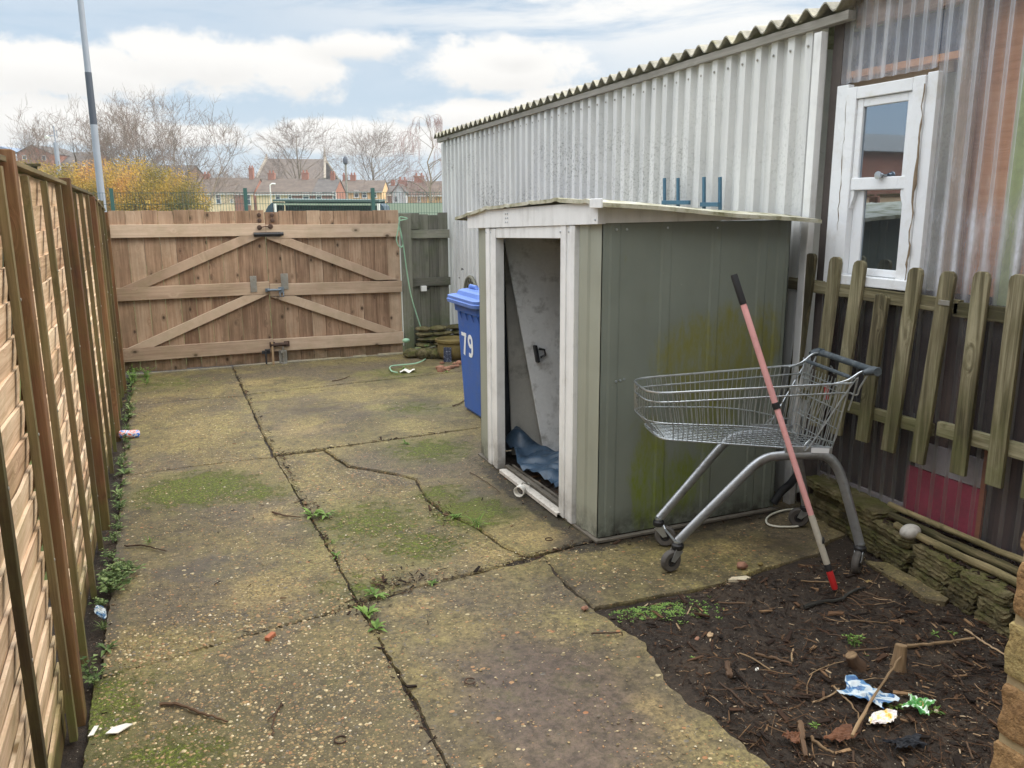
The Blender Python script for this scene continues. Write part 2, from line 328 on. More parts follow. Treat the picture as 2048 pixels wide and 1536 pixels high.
    h = None; PEB = [(0.0, c(140, 124, 90)), (0.25, c(176, 154, 110)), (0.42, c(184, 142, 98)), (0.52, c(112, 106, 96)), (0.68, c(206, 188, 146)), (0.76, c(90, 84, 76)), (0.92, c(170, 118, 80))]
    pebm = None
    for sc_, thr in ((30.0, 0.32), (56.0, 0.40), (104.0, 0.44)):
        vv = t.vor(t.map(t.node("ShaderNodeVectorMath", {0: p, 1: t.node("ShaderNodeVectorMath", {0: t.noise(p, 60, 2, 0.5, 0, 1), 3: 0.006}, operation="SCALE").outputs[0]}, operation="ADD").outputs[0], (1.0, 1.25, 1.0)), sc_)
        cr = t.sep(vv.outputs["Color"]); dist = vv.outputs["Distance"]
        siz = t.rng(cr[2], 0, 1, 0.16, thr)
        mk = t.m("MULTIPLY", t.m("LESS_THAN", dist, siz), t.m("LESS_THAN", cr[0], expo))
        pc = t.mix(1.0, t.ramp(cr[1], PEB, "CONSTANT"), t.ramp(t.noise(p, 130, 3), [(0.3, 0.72), (0.7, 1.05)]), "MULTIPLY")
        col = t.mix(t.m("MULTIPLY", mk, t.rng(cr[1], 0, 1, 0.6, 0.95)), col, pc)
        pebm = mk if pebm is None else t.m("MAXIMUM", pebm, mk)
        hh = t.m("MULTIPLY", mk, t.m("SUBTRACT", siz, dist)); h = hh if h is None else t.m("MAXIMUM", h, hh)
    moss = None
    for (x, y, rx, ry, k) in ((0.12, 5.40, 0.55, 0.50, 1.25), (0.45, 5.15, 0.4, 0.3, 0.8), (1.57, 4.28, 0.36, 0.36, 1.25), (1.50, 4.65, 0.3, 0.3, 0.8), (1.75, 5.6, 0.5, 0.5, 0.85), (1.0, 4.4, 0.5, 0.55, 0.85), (1.15, 3.95, 0.35, 0.3, 0.95), (-0.3, 3.0, 0.25, 0.5, 0.85), (0.75, 3.6, 0.3, 0.3, 0.6), (2.0, 6.9, 0.5, 0.5, 0.6), (0.0, 9.0, 0.8, 0.7, 0.55), (2.3, 8.5, 0.6, 0.6, 0.6), (-0.1, 2.6, 0.3, 0.25, 0.9)):
        q = t.m("MULTIPLY", t.blob(p, (x, y, 0), (rx, ry, 1.0)), k); moss = q if moss is None else t.m("MAXIMUM", moss, q)
    mn = t.m("ADD", moss, t.m("MULTIPLY", t.m("SUBTRACT", t.noise(t.map(p, (1, 1, 1), (5, 5, 0)), 11.0, 8, 0.78), 0.5), 2.7))
    mfine = t.noise(p, 55.0, 4, 0.7)
    mk = t.m("MULTIPLY", t.m("MULTIPLY", t.rng(mn, 0.40, 0.66, 0.0, 1.0, True), t.rng(mfine, 0.36, 0.52)), t.m("SUBTRACT", 1.0, t.m("MULTIPLY", pebm, 0.8)))
    alg = t.rng(t.m("ADD", moss, t.m("MULTIPLY", t.m("SUBTRACT", n2, 0.5), 1.6)), 0.0, 0.6, 0.0, 0.5, True)
    col = t.mix(alg, col, c(92, 94, 46))
    col = t.mix(t.m("MULTIPLY", mk, 0.9), col, t.ramp(mfine, [(0.4, c(70, 82, 24)), (0.7, c(122, 134, 40))]))
    hb = t.m("ADD", t.m("MULTIPLY", h, 1.6), t.m("ADD", t.m("MULTIPLY", n3, 0.35), t.m("MULTIPLY", mk, t.m("MULTIPLY", mfine, 1.6))))
    b = t.bump(hb, 0.7, 0.012)
    rough = t.rng(t.m("ADD", stain, t.m("MULTIPLY", n2, 0.4)), 0.0, 1.0, 0.78, 0.5)
    return t.bsdf(col, rough, 0, b, 0.4)
M_CONC = material("worn_aggregate_concrete", _concrete)

def _soil(t):
    p = t.pos(); n1 = t.noise(p, 4.0, 6, 0.65); n2 = t.noise(p, 40.0, 6, 0.75)
    col = t.ramp(t.m("ADD", t.m("MULTIPLY", n1, 0.45), t.m("MULTIPLY", n2, 0.55)), [(0.33, c(30, 24, 19)), (0.5, c(55, 46, 38)), (0.62, c(78, 66, 54)), (0.75, c(102, 88, 72))])
    v = t.vor(p, 110.0); cr = t.sep(v.outputs["Color"])
    st = t.m("MULTIPLY", t.m("LESS_THAN", v.outputs["Distance"], t.rng(cr[2], 0, 1, 0.1, 0.34)), t.m("GREATER_THAN", cr[0], 0.86))
    col = t.mix(st, col, t.ramp(cr[1], [(0, c(150, 140, 124)), (0.4, c(96, 88, 78)), (0.7, c(186, 176, 156)), (0.9, c(140, 96, 66))], "CONSTANT"))
    return t.bsdf(col, t.rng(n1, 0.3, 0.7, 0.65, 0.95), 0, t.bump(t.m("ADD", n2, t.m("MULTIPLY", st, 0.5)), 0.9, 0.02), 0.3)
M_SOIL = material("dark_soil", _soil)
def _chip(t):
    tone = t.attr("tone", "Fac"); n = t.noise(t.attr("gv"), 30.0, 4)
    col = t.ramp(tone, [(0.0, c(28, 20, 15)), (0.35, c(48, 33, 24)), (0.6, c(74, 52, 37)), (0.8, c(104, 78, 56)), (0.93, c(150, 120, 88)), (1.0, c(186, 166, 136))])
    return t.bsdf(t.mix(t.rng(n, 0.4, 0.7, 0, 0.5), col, c(30, 24, 18)), 0.85, 0, t.bump(n, 0.4, 0.003), 0.25)
M_CHIP = material("bark_chips", _chip)
def _field(t):
    p = t.pos(); n = t.noise(p, 0.6, 6, 0.6)
    return t.bsdf(t.ramp(n, [(0.35, c(60, 70, 36)), (0.6, c(96, 104, 58)), (0.75, c(120, 112, 76))]), 0.95, 0, None, 0.2)
M_FIELD = material("rough_grass_ground", _field)

def _clad(t):
    p = t.pos(); x, y, z = t.sep(p)
    n1 = t.noise(t.map(p, (1, 2.2, 0.5)), 2.2, 6, 0.6); st = t.noise(t.map(p, (1, 16, 0.9)), 1.0, 5, 0.6)
    col = t.ramp(t.m("ADD", t.m("MULTIPLY", n1, 0.6), t.m("MULTIPLY", st, 0.4)), [(0.3, c(184, 185, 184)), (0.5, c(206, 206, 204)), (0.7, c(220, 220, 217))])
    sp = t.noise(t.map(p, (1, 1, 1)), 55.0, 5, 0.72); zone = t.noise(t.map(p, (1, 1, 1.4), (3, 0, 1)), 1.3, 4, 0.6)
    band = t.m("MULTIPLY", t.rng(z, 0.9, 1.7, 0.0, 1.0, True), t.rng(z, 2.62, 2.2, 0.2, 1.0, True))
    lich = t.m("MULTIPLY", t.rng(sp, 0.52, 0.62), t.m("MULTIPLY", t.rng(zone, 0.42, 0.62), band))
    far = t.rng(y, 4.5, 6.5, 0.45, 1.0)
    col = t.mix(t.m("MULTIPLY", t.m("MULTIPLY", lich, 0.75), far), col, c(110, 112, 108))
    run = t.m("MULTIPLY", t.rng(t.noise(t.map(p, (1, 22, 0.35), (0, 5, 0)), 1.0, 4, 0.6), 0.56, 0.74), 0.22)
    col = t.mix(run, col, c(150, 148, 138))
    low = t.m("MULTIPLY", t.rng(z, 0.35, 0.0, 0, 1), t.rng(n1, 0.3, 0.6)); col = t.mix(t.m("MULTIPLY", low, 0.6), col, c(120, 112, 74))
    chip = t.m("MULTIPLY", t.m("GREATER_THAN", t.noise(t.map(p, (1, 30, 9), (0, 0, 4)), 1.0, 3), 0.70), t.blob(p, (3.44, 9.3, 0.9), (0.4, 0.7, 0.6)))
    col = t.mix(t.m("MULTIPLY", t.rng(chip, 0.1, 0.3), 0.9), col, c(50, 50, 48))
    return t.bsdf(col, 0.5, 0, t.bump(n1, 0.15, 0.02), 0.35)
M_CLAD = material("white_profiled_sheet", _clad)
def _asb(t):
    p = t.pos(); n = t.noise(p, 7.0, 7, 0.7); n2 = t.noise(p, 40, 4)
    col = t.ramp(n, [(0.34, c(112, 109, 99)), (0.52, c(158, 154, 142)), (0.66, c(180, 175, 154))])
    col = t.mix(t.rng(t.noise(t.map(p, (1, 1, 1), (3, 3, 3)), 9, 6, 0.7), 0.56, 0.68, 0, 0.5), col, c(134, 130, 78))
    return t.bsdf(col, 0.95, 0, t.bump(n2, 0.4, 0.01), 0.2)
M_ASB = material("mossy_corrugated_cement", _asb)

def _olive(base, alg):
    def fn(t):
        p = t.pos(); x, y, z = t.sep(p); n = t.noise(p, 3.0, 6, 0.6); st = t.noise(t.map(p, (9, 9, 0.8)), 1.0, 5, 0.65)
        sep_ = t.m("ADD", 1.0, t.m("ADD", t.rng(n, 0.3, 0.7, -0.09, 0.09), t.rng(st, 0.3, 0.7, -0.035, 0.035)))
        col = t.mix(1.0, base, t.comb(sep_, sep_, sep_), "MULTIPLY")
        if alg:
            a = None
            for (cx, cz, rx, rz, k) in ((2.64, 0.92, 0.26, 0.34, 0.85), (2.85, 0.95, 0.26, 0.36, 0.9), (3.05, 1.0, 0.2, 0.3, 0.7), (2.5, 0.95, 0.2, 0.3, 0.6), (2.36, 0.32, 0.15, 0.40, 1.3), (2.58, 0.26, 0.22, 0.26, 0.7), (2.75, 0.6, 0.3, 0.3, 0.55)):
                q = t.m("MULTIPLY", t.blob(p, (cx, 3.6, cz), (rx, 1.0, rz)), k); a = q if a is None else t.m("MAXIMUM", a, q)
            f = t.m("ADD", a, t.m("MULTIPLY", t.m("SUBTRACT", t.noise(t.map(p, (16, 1, 6)), 1.0, 8, 0.72, 0.5), 0.5), 1.1))
            f = t.m("MULTIPLY", t.rng(f, 0.08, 0.45, 0, 1, True), t.rng(t.noise(t.map(p, (34, 1, 12)), 1.0, 5, 0.7), 0.30, 0.6, 0.25, 1.0))
            col = t.mix(t.m("MULTIPLY", f, 0.85), col, t.mix(t.rng(z, 0.3, 0.8), c(108, 122, 26), c(116, 114, 50)))
        # splashed mud and flaking along the foot of the sheet
        mud = t.m("MULTIPLY", t.rng(z, 0.17, 0.02, 0, 1), t.rng(t.noise(p, 14, 6, 0.7), 0.36, 0.6))
        col = t.mix(t.m("MULTIPLY", mud, 0.85), col, c(38, 34, 28))
        sc_ = t.m("GREATER_THAN", t.noise(t.map(p, (40, 40, 30)), 1.0, 3, 0.6), 0.735)
        col = t.mix(t.m("MULTIPLY", sc_, 0.5), col, c(176, 178, 166))
        return t.bsdf(col, t.rng(n, 0.3, 0.7, 0.42, 0.62), 0, t.bump(t.m("ADD", n, t.m("MULTIPLY", st, 0.3)), 0.25, 0.02), 0.35)
    return fn
M_OLIVE = material("olive_painted_steel", _olive(c(116, 122, 112), True))
M_OLIVELIT = material("olive_steel_lit_front", _olive(c(146, 148, 134), False))  # same olive steel, lightened to paint in the front's stronger light
def _white(t):
    p = t.pos(); z = t.sep(p)[2]; n = t.noise(p, 6.0, 6, 0.65); n2 = t.noise(t.map(p, (14, 14, 1.2)), 1.0, 5, 0.6)
    col = t.ramp(t.m("ADD", t.m("MULTIPLY", n, 0.5), t.m("MULTIPLY", n2, 0.5)), [(0.34, c(196, 195, 191)), (0.5, c(222, 222, 220)), (0.68, c(232, 232, 230))])
    mud = t.m("MULTIPLY", t.rng(z, 0.4, 0.0, 0, 1), t.rng(n, 0.34, 0.62)); col = t.mix(t.m("MULTIPLY", mud, 0.8), col, c(86, 74, 54))
    return t.bsdf(col, 0.5, 0, None, 0.4)
M_WHITE = material("weathered_white_paint", _white)
def _roofedge(t):
    p = t.pos(); n = t.noise(p, 8.0, 7, 0.7)
    return t.bsdf(t.ramp(n, [(0.36, c(112, 110, 74)), (0.5, c(178, 174, 152)), (0.66, c(200, 198, 186))]), 0.6, 0, None, 0.3)
M_ROOFM = material("stained_white_roof_sheet", _roofedge)
M_GREYBOARD = flat_paint("grey_inner_sheet", c(222, 222, 220), 0.55, 0.08, c(98, 92, 80), 7.0)
M_BEIGE = flat_paint("dusty_beige_sheet", c(188, 184, 174), 0.6, 0.08, c(96, 88, 76), 5.0)
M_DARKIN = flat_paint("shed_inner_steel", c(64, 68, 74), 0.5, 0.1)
M_UPVC = flat_paint("white_upvc", c(228, 230, 232), 0.28, 0.02, c(212, 210, 204), 9.0)
M_SEAL = flat_paint("dried_filler", c(132, 116, 96), 0.9, 0.35, c(90, 74, 58), 60.0)
M_BLUEBIN = flat_paint("blue_bin_plastic", c(54, 94, 168), 0.45, 0.1, c(70, 96, 140), 9.0)
M_BLUELID = flat_paint("blue_lid_plastic", c(98, 128, 196), 0.4, 0.06)
M_NUM = flat_paint("white_vinyl", c(232, 234, 236), 0.4, 0.02)
M_ZINC = flat_paint("bright_zinc_wire", c(188, 194, 198), 0.34, 0.12, c(120, 118, 112), 30.0, 0.85)
M_ALU = flat_paint("brushed_aluminium", c(168, 172, 176), 0.4, 0.1, c(112, 112, 108), 14.0, 0.75)
M_GREYPL = flat_paint("grey_handle_plastic", c(74, 82, 88), 0.45, 0.08, c(140, 146, 148), 16.0)
M_BLACKPL = flat_paint("black_plastic", c(34, 34, 36), 0.5, 0.2)
M_RUBBER = flat_paint("grey_rubber", c(84, 80, 76), 0.75, 0.14, c(46, 42, 38), 10.0)
M_REDPL = flat_paint("red_plastic", c(184, 44, 44), 0.4, 0.12)
M_PINK = flat_paint("faded_pink_paint", c(216, 158, 156), 0.65, 0.08, c(204, 132, 128), 9.0)
M_GREYTUBE = flat_paint("grey_tube_plastic", c(172, 166, 152), 0.5, 0.08, c(92, 80, 66), 12.0)
M_BLUEST = flat_paint("blue_painted_steel", c(66, 102, 122), 0.45, 0.1)
M_GALV = flat_paint("galvanised_plate", c(150, 148, 140), 0.5, 0.14, c(122, 96, 66), 24.0, 0.5)
M_RUST = flat_paint("rusty_iron", c(78, 60, 50), 0.85, 0.25, c(54, 36, 28), 20.0, 0.2)
M_IRON = flat_paint("black_iron", c(48, 48, 50), 0.5, 0.2)
M_TARP = flat_paint("blue_tarpaulin", c(60, 80, 100), 0.4, 0.3, c(30, 40, 52), 14.0)
M_CORD = flat_paint("pale_green_cord", c(150, 188, 158), 0.7, 0.1)
M_CABLE = flat_paint("white_cable_sheath", c(214, 212, 196), 0.5, 0.06)
M_TERRA = flat_paint("mossy_fired_clay", c(112, 98, 58), 0.9, 0.25, c(84, 84, 36), 7.0, bumpk=0.5)
M_PEB = flat_paint("grey_pebble", c(176, 172, 164), 0.7, 0.16, c(122, 116, 106), 30.0, bumpk=0.2)
M_BRICKBIT = flat_paint("broken_brick", c(146, 108, 88), 0.95, 0.2, c(110, 70, 52), 40.0, bumpk=0.6)
M_STONECHIP = flat_paint("pale_rubble", c(196, 184, 158), 0.9, 0.15, c(140, 126, 100), 30.0, bumpk=0.5)
M_SLATEGR = flat_paint("grey_lamp_column", c(146, 152, 164), 0.55, 0.05)
M_DARKBAND = flat_paint("dark_grey_band", c(70, 76, 88), 0.5, 0.05)
M_MESHGR = flat_paint("green_coated_wire", c(52, 88, 84), 0.5, 0.06)
def _stone(t):
    p = t.pos(); n = t.noise(p, 14.0, 7, 0.7); n2 = t.noise(p, 60.0, 5, 0.7); tone = t.attr("tone", "Fac")
    col = t.ramp(t.m("ADD", n, t.m("MULTIPLY", t.m("SUBTRACT", tone, 0.5), 0.25)), [(0.3, c(64, 58, 42)), (0.5, c(106, 97, 70)), (0.68, c(142, 130, 98))])
    nz = t.sep(t.node("ShaderNodeNewGeometry").outputs["Normal"])[2]
    mk = t.m("MULTIPLY", t.rng(t.noise(p, 9, 7, 0.7), 0.42, 0.6), t.rng(nz, -0.2, 0.8, 0.3, 0.95))
    col = t.mix(t.m("MULTIPLY", mk, 0.75), col, c(88, 92, 44))
    return t.bsdf(col, 0.95, 0, t.bump(t.m("ADD", n, t.m("MULTIPLY", n2, 0.7)), 1.0, 0.03), 0.2)
M_STONE = material("mossy_walling_stone", _stone)
def _brick(cols, mortar, w=0.225, h=0.075):
    def fn(t):
        tone = t.attr("tone", "Fac"); p = t.pos(); n = t.noise(p, 26.0, 6, 0.7); n2 = t.noise(p, 150.0, 3, 0.7)
        f = t.m("ADD", 0.12, t.m("ADD", t.m("MULTIPLY", tone, 0.42), t.m("MULTIPLY", n, 0.34)))
        return t.bsdf(t.mix(t.rng(n2, 0.42, 0.62, 0, 0.45), t.ramp(f, cols), c(70, 52, 38)), 0.92, 0, t.bump(t.m("ADD", n, n2), 0.7, 0.006), 0.2)
    return fn
M_BRICK = material("tan_stock_brick", _brick([(0.25, c(140, 106, 76)), (0.5, c(172, 140, 94)), (0.8, c(160, 148, 100))], None))
M_MORTAR = flat_paint("lime_mortar", c(164, 146, 112), 0.95, 0.15, c(110, 96, 72), 20.0, bumpk=0.7)
def _farbrick(cola, colb, mort):
    def fn(t):
        b = t.node("ShaderNodeTexBrick", {"Vector": t.map(t.objc(), (1, 1, 1), (0, 0, 0), (math.pi / 2, 0, 0)), "Color1": cola, "Color2": colb, "Mortar": mort, "Scale": 1.0, "Brick Width": 0.225, "Row Height": 0.075, "Mortar Size": 0.008})
        return t.bsdf(t.mix(t.rng(t.noise(t.pos(), 0.9, 5), 0.35, 0.7, 0, 0.35), b.outputs[0], tuple(q * 0.6 for q in cola[:3]) + (1,)), 0.92, 0, None, 0.2)
    return fn
M_FBRICK = material("red_house_brick", _farbrick(c(164, 104, 84), c(146, 90, 74), c(164, 142, 126)))
M_FDARK = material("brown_house_brick", _farbrick(c(132, 98, 78), c(112, 84, 70), c(140, 124, 110)))
M_CREAM = flat_paint("cream_render", c(230, 208, 168), 0.9, 0.06, c(196, 170, 132), 0.8)
M_OCHRE = flat_paint("ochre_render", c(222, 184, 136), 0.9, 0.06, c(190, 150, 108), 0.8)
M_PALEBLUE = flat_paint("white_gable_render", c(206, 210, 216), 0.9, 0.04)
def _tiles(cola, colb):
    def fn(t):
        p = t.objc(); n = t.noise(p, 1.2, 6, 0.65); rows = t.node("ShaderNodeTexWave", {"Vector": p, "Scale": 2.2, "Distortion": 0.3}, bands_direction="Z").outputs[1]
        return t.bsdf(t.mix(t.rng(rows, 0.2, 0.9, 0, 0.3), t.ramp(n, [(0.35, cola), (0.65, colb)]), c(60, 52, 46)), 0.9, 0, None, 0.2)
    return fn
M_TILE = material("brown_roof_tiles", _tiles(c(90, 80, 72), c(116, 103, 92)))
M_SLATE = material("grey_roof_slate", _tiles(c(82, 78, 76), c(110, 105, 100)))
M_GLASSFAR = flat_paint("far_window_glass", c(66, 76, 88), 0.15, 0.15, None, 3, 0, 0.8)
M_TRIM = flat_paint("white_window_trim", c(226, 226, 222), 0.5, 0.03)
def _leaf(cols, trans=0.25):
    def fn(t):
        tone = t.attr("tone", "Fac"); col = t.ramp(tone, cols)
        a = t.bsdf(col, 0.6, 0, None, 0.25); b = t.node("ShaderNodeBsdfTranslucent", {"Color": col}).outputs[0]
        return t.node("ShaderNodeMixShader", {0: trans, 1: a, 2: b}).outputs[0]
    return fn
M_HEDGE = material("yellow_hedge_leaves", _leaf([(0.0, c(96, 92, 48)), (0.3, c(136, 124, 60)), (0.6, c(180, 152, 74)), (0.85, c(206, 170, 86)), (1.0, c(190, 142, 84))], 0.3))
M_WEED = material("weed_leaves", _leaf([(0.0, c(64, 86, 46)), (0.5, c(106, 128, 76)), (1.0, c(150, 168, 110))], 0.3))
M_SEEDL = material("bright_seedling_leaves", _leaf([(0.0, c(84, 116, 54)), (1.0, c(146, 176, 92))], 0.3))
M_TWIGFAR = flat_paint("bare_winter_twigs", c(120, 106, 96), 0.9, 0.12)
M_TWIGBIRCH = flat_paint("birch_twigs", c(150, 122, 118), 0.9, 0.1)
def _litter(name, cols, scale):
    def fn(t):
        g = t.attr("gv"); n = t.noise(g, scale, 3, 0.5, 0.8)
        return t.bsdf(t.ramp(n, cols, "EASE"), 0.3, 0, t.bump(t.noise(g, scale * 6, 4), 0.4, 0.004), 0.5)
    return material(name, fn)
M_LITBLUE = _litter("blue_white_film", [(0.36, c(202, 208, 210)), (0.46, c(186, 200, 208)), (0.50, c(86, 130, 170)), (0.60, c(50, 90, 138)), (0.66, c(190, 202, 208))], 6.0)
M_LITGREEN = _litter("green_white_film", [(0.30, c(240, 244, 244)), (0.44, c(212, 232, 214)), (0.50, c(104, 172, 92)), (0.64, c(58, 130, 66)), (0.74, c(206, 176, 116))], 10.0)
M_LITYEL = _litter("white_yellow_film", [(0.30, c(236, 176, 40)), (0.42, c(246, 226, 160)), (0.5, c(232, 228, 226)), (0.66, c(216, 208, 208)), (0.75, c(244, 180, 60))], 11.0)
M_LITRED = _litter("red_blue_film", [(0.34, c(226, 226, 230)), (0.45, c(224, 92, 70)), (0.52, c(214, 214, 220)), (0.62, c(60, 120, 214)), (0.75, c(40, 92, 190))], 26.0)
M_RAG = flat_paint("black_blue_cloth", c(34, 38, 46), 0.8, 0.3)
M_LEAFBR = flat_paint("brown_dead_leaf", c(104, 66, 42), 0.7, 0.25, c(66, 42, 28), 40)
M_PAPER = flat_paint("white_card", c(228, 224, 214), 0.6, 0.06)
M_CURVROOF = flat_paint("grey_blue_metal", c(104, 124, 150), 0.45, 0.06)
M_PALECLAD = flat_paint("pale_grey_cladding", c(206, 214, 222), 0.6, 0.05)
M_DUGROOF = flat_paint("dark_green_metal", c(84, 102, 98), 0.5, 0.1)
M_DUGIN = flat_paint("dark_blue_shelter_sheet", c(58, 76, 90), 0.5, 0.12)
M_PALEGR = flat_paint("pale_green_boarding", c(160, 172, 152), 0.7, 0.06, c(130, 142, 120), 1.0)
M_FELT = flat_paint("mossy_roof_felt", c(70, 68, 54), 0.9, 0.2, c(86, 92, 40), 6.0)
M_CHURCH = flat_paint("church_stone", c(150, 140, 124), 0.9, 0.1, c(130, 116, 96), 0.7)

# ================================================================== THE SETTING
def jag(pts, amp, step, seed, closed=True):         # a straight-sided outline broken into a worn, ragged one
    R = random.Random(seed); out = []; n = len(pts)
    for i in range(n if closed else n - 1):
        a = np.array(pts[i], float); b = np.array(pts[(i + 1) % n], float); L = np.linalg.norm(b - a); k = max(1, int(L / step)); q = 0
        nn = np.array([-(b - a)[1], (b - a)[0]]) / (L + 1e-9)
        for j in range(k):
            q = q * 0.6 + R.uniform(-amp, amp); f = j / k; e = min(f, 1 - f) * 4
            out.append(a + (b - a) * f + nn * q * min(1, e + 0.3))
    return [(float(p[0]), float(p[1])) for p in out]
def terrain(x, y): return -0.06 if y < 12 else max(-1.5, -0.06 - (y - 12) * 0.02)
g = MB()
ys = [-60, -6, -1, 4, 12, 20, 30, 45, 60, 85, 130, 250, 500, 1500]; xs = [-900, -300, -120, -50, -15, 0, 15, 50, 120, 300, 900]
g.grid(lambda a, b: (np.interp(a * (len(xs) - 1), range(len(xs)), xs), np.interp(b * (len(ys) - 1), range(len(ys)), ys), terrain(0, np.interp(b * (len(ys) - 1), range(len(ys)), ys))), len(xs) - 1, len(ys) - 1, 0.5)
tag(g.build("ground", M_FIELD), kind="structure")
g = MB()
g.grid(lambda a, b: (-0.6 + a * 4.3, -1.5 + b * 11.6, -0.022 + 0.006 * wob(a * 30 + b * 90, (1.3, 0), (2.9, 1), (5.1, 2))), 30, 80, 0.5)
tag(g.build("soil_under_paving", M_SOIL), kind="structure")
# cast concrete slabs with worn joints
slabs = [
    [(-0.355, 0.2), (0.706, 0.2), (0.718, 2.3), (0.706, 3.40), (0.2, 3.33), (-0.355, 3.22)],
    [(0.713, 0.2), (1.58, 0.2), (1.60, 1.2), (1.67, 1.8), (1.63, 2.3), (1.72, 2.62), (1.66, 2.93), (1.66, 3.25), (1.70, 3.56), (1.2, 3.50), (0.716, 3.437), (0.727, 2.3)],
    [(-0.33, 3.225), (0.2, 3.336), (0.706, 3.418), (0.703, 4.3), (0.683, 5.0), (0.668, 5.89), (0.1, 5.90), (-0.33, 5.86)],
    [(0.716, 3.45), (1.2, 3.514), (1.62, 3.575), (1.55, 3.75), (1.52, 4.05), (1.42, 4.35), (1.40, 4.6), (1.45, 5.0), (1.36, 5.15), (1.1, 5.45), (1.02, 5.93), (0.678, 5.925), (0.692, 5.0), (0.711, 4.3)],
    [(1.63, 3.59), (2.1, 3.63), (3.45, 3.70), (3.45, 6.10), (1.7, 5.98), (1.035, 5.935), (1.115, 5.46), (1.37, 5.165), (1.465, 5.0), (1.412, 4.6), (1.435, 4.36), (1.532, 4.06), (1.562, 3.76)],
    [(-0.33, 5.875), (0.1, 5.915), (0.655, 5.9), (0.665, 7.0), (0.68, 8.05), (0.2, 8.1), (-0.33, 8.1)],
    [(0.675, 5.94), (1.7, 5.99), (3.45, 6.13), (3.45, 8.35), (2.0, 8.2), (0.69, 8.08), (0.68, 7.0)],
    [(-0.33, 8.11), (0.2, 8.11), (0.675, 8.065), (0.69, 8.9), (0.70, 9.72), (-0.33, 9.72)],
    [(0.695, 8.095), (2.0, 8.22), (3.45, 8.37), (3.45, 9.9), (0.71, 9.72), (0.70, 8.9)],
    [(1.667, 3.252), (1.672, 2.965), (1.9, 2.95), (2.3, 2.93), (2.6, 2.98), (3.0, 3.0), (3.2, 3.12), (3.45, 3.15), (3.45, 3.685), (2.1, 3.615), (1.708, 3.562)],
]
DZ = [0.0, -0.006, -0.002, -0.008, 0.001, -0.004, 0.0, -0.003, 0.002, -0.004]
g = MB()
for i, s in enumerate(slabs):
    o = jag(s, 0.0055 if i not in (1, 9) else 0.010 if i == 1 else 0.006, 0.028, 11 + i)
    ctr = np.mean(np.array(o), 0); top = [(x, y, DZ[i]) for x, y in o]
    inn = [(ctr[0] + (x - ctr[0]) * 1.0, ctr[1] + (y - ctr[1]) * 1.0, -0.07) for x, y in o]
    n = len(o); R = random.Random(i)
    rim = [(x - (x - ctr[0]) * 0.008, y - (y - ctr[1]) * 0.008, DZ[i]) for x, y in o]; low = [(x, y, DZ[i] - 0.007 - 0.006 * R.random()) for x, y in o]
    g.add(rim + low + inn, [tuple(range(n))] + [(k, k + n, (k + 1) % n + n, (k + 1) % n) for k in range(n)] + [(k + n, k + 2 * n, (k + 1) % n + 2 * n, (k + 1) % n + n) for k in range(n)], RND.random())
tag(g.build("concrete_paving", M_CONC), kind="structure")
def _pebs(t):
    tone = t.attr("tone", "Fac"); n = t.noise(t.pos(), 160.0, 3)
    col = t.ramp(tone, [(0.0, c(128, 112, 80)), (0.2, c(168, 146, 104)), (0.38, c(150, 128, 88)), (0.5, c(170, 138, 98)), (0.6, c(104, 98, 86)), (0.7, c(206, 188, 148)), (0.8, c(122, 108, 82)), (0.9, c(160, 124, 90)), (0.96, c(222, 210, 184))], "CONSTANT")
    return t.bsdf(t.mix(t.rng(n, 0.4, 0.7, 0, 0.5), col, c(96, 84, 60)), 0.7, 0, None, 0.35)
R = random.Random(2); VS = []; FS = []; TN = []; cnt = 0
OCT = np.array([(1, 0, 0), (.35, .95, 0), (-.8, .6, 0), (-.8, -.6, 0), (.35, -.95, 0), (.55, 0, .75), (-.15, .5, .8), (-.2, -.5, .75)])
OF = [(0, 1, 5), (1, 6, 5), (1, 2, 6), (2, 3, 7), (2, 7, 6), (3, 4, 7), (4, 5, 7), (4, 0, 5), (5, 6, 7)]
while cnt < 21000:
    y = 1.6 + (R.random() ** 1.9) * 7.6; x = R.uniform(-.33, 2.0)
    if y < 2.93 and x > 1.62: continue
    nl = x < .7 and y < 3.6
    dens = (1.0 if nl else .10 if x > .72 and y < 3.4 else .5) * ((.55 if nl else .12) + (.45 if nl else .88) * max(0, min(1, .5 + .8 * math.sin(x * 3.1 + 1.3 * math.sin(y * 2.3)) * math.sin(y * 2.1 + x) + .35 * math.sin(x * 9 + y * 7))))
    if R.random() > dens: continue
    q = (R.uniform(.0030, .0082) if nl else R.uniform(.0022, .0058)) * (1.45 if R.random() < .16 else 1); a = R.uniform(0, 6.28); ca, sa = math.cos(a), math.sin(a); e = R.uniform(.55, 1)
    p = OCT * np.array([q, q * e, q * .5]); p = np.stack([p[:, 0] * ca - p[:, 1] * sa + x, p[:, 0] * sa + p[:, 1] * ca + y, p[:, 2] - .0012], 1)
    k_ = cnt * 8; VS.append(p); FS += [tuple(v + k_ for v in f) for f in OF]; TN.append(np.full(8, R.random())); cnt += 1
g = MB(); g.v = VS; g.g = VS; g.t = TN; g.f = FS; g.sm = [True] * len(FS); g.mi = [0] * len(FS)
tag(g.build("exposed_pebbles", material("worn_pebbles", _pebs)), kind="stuff")
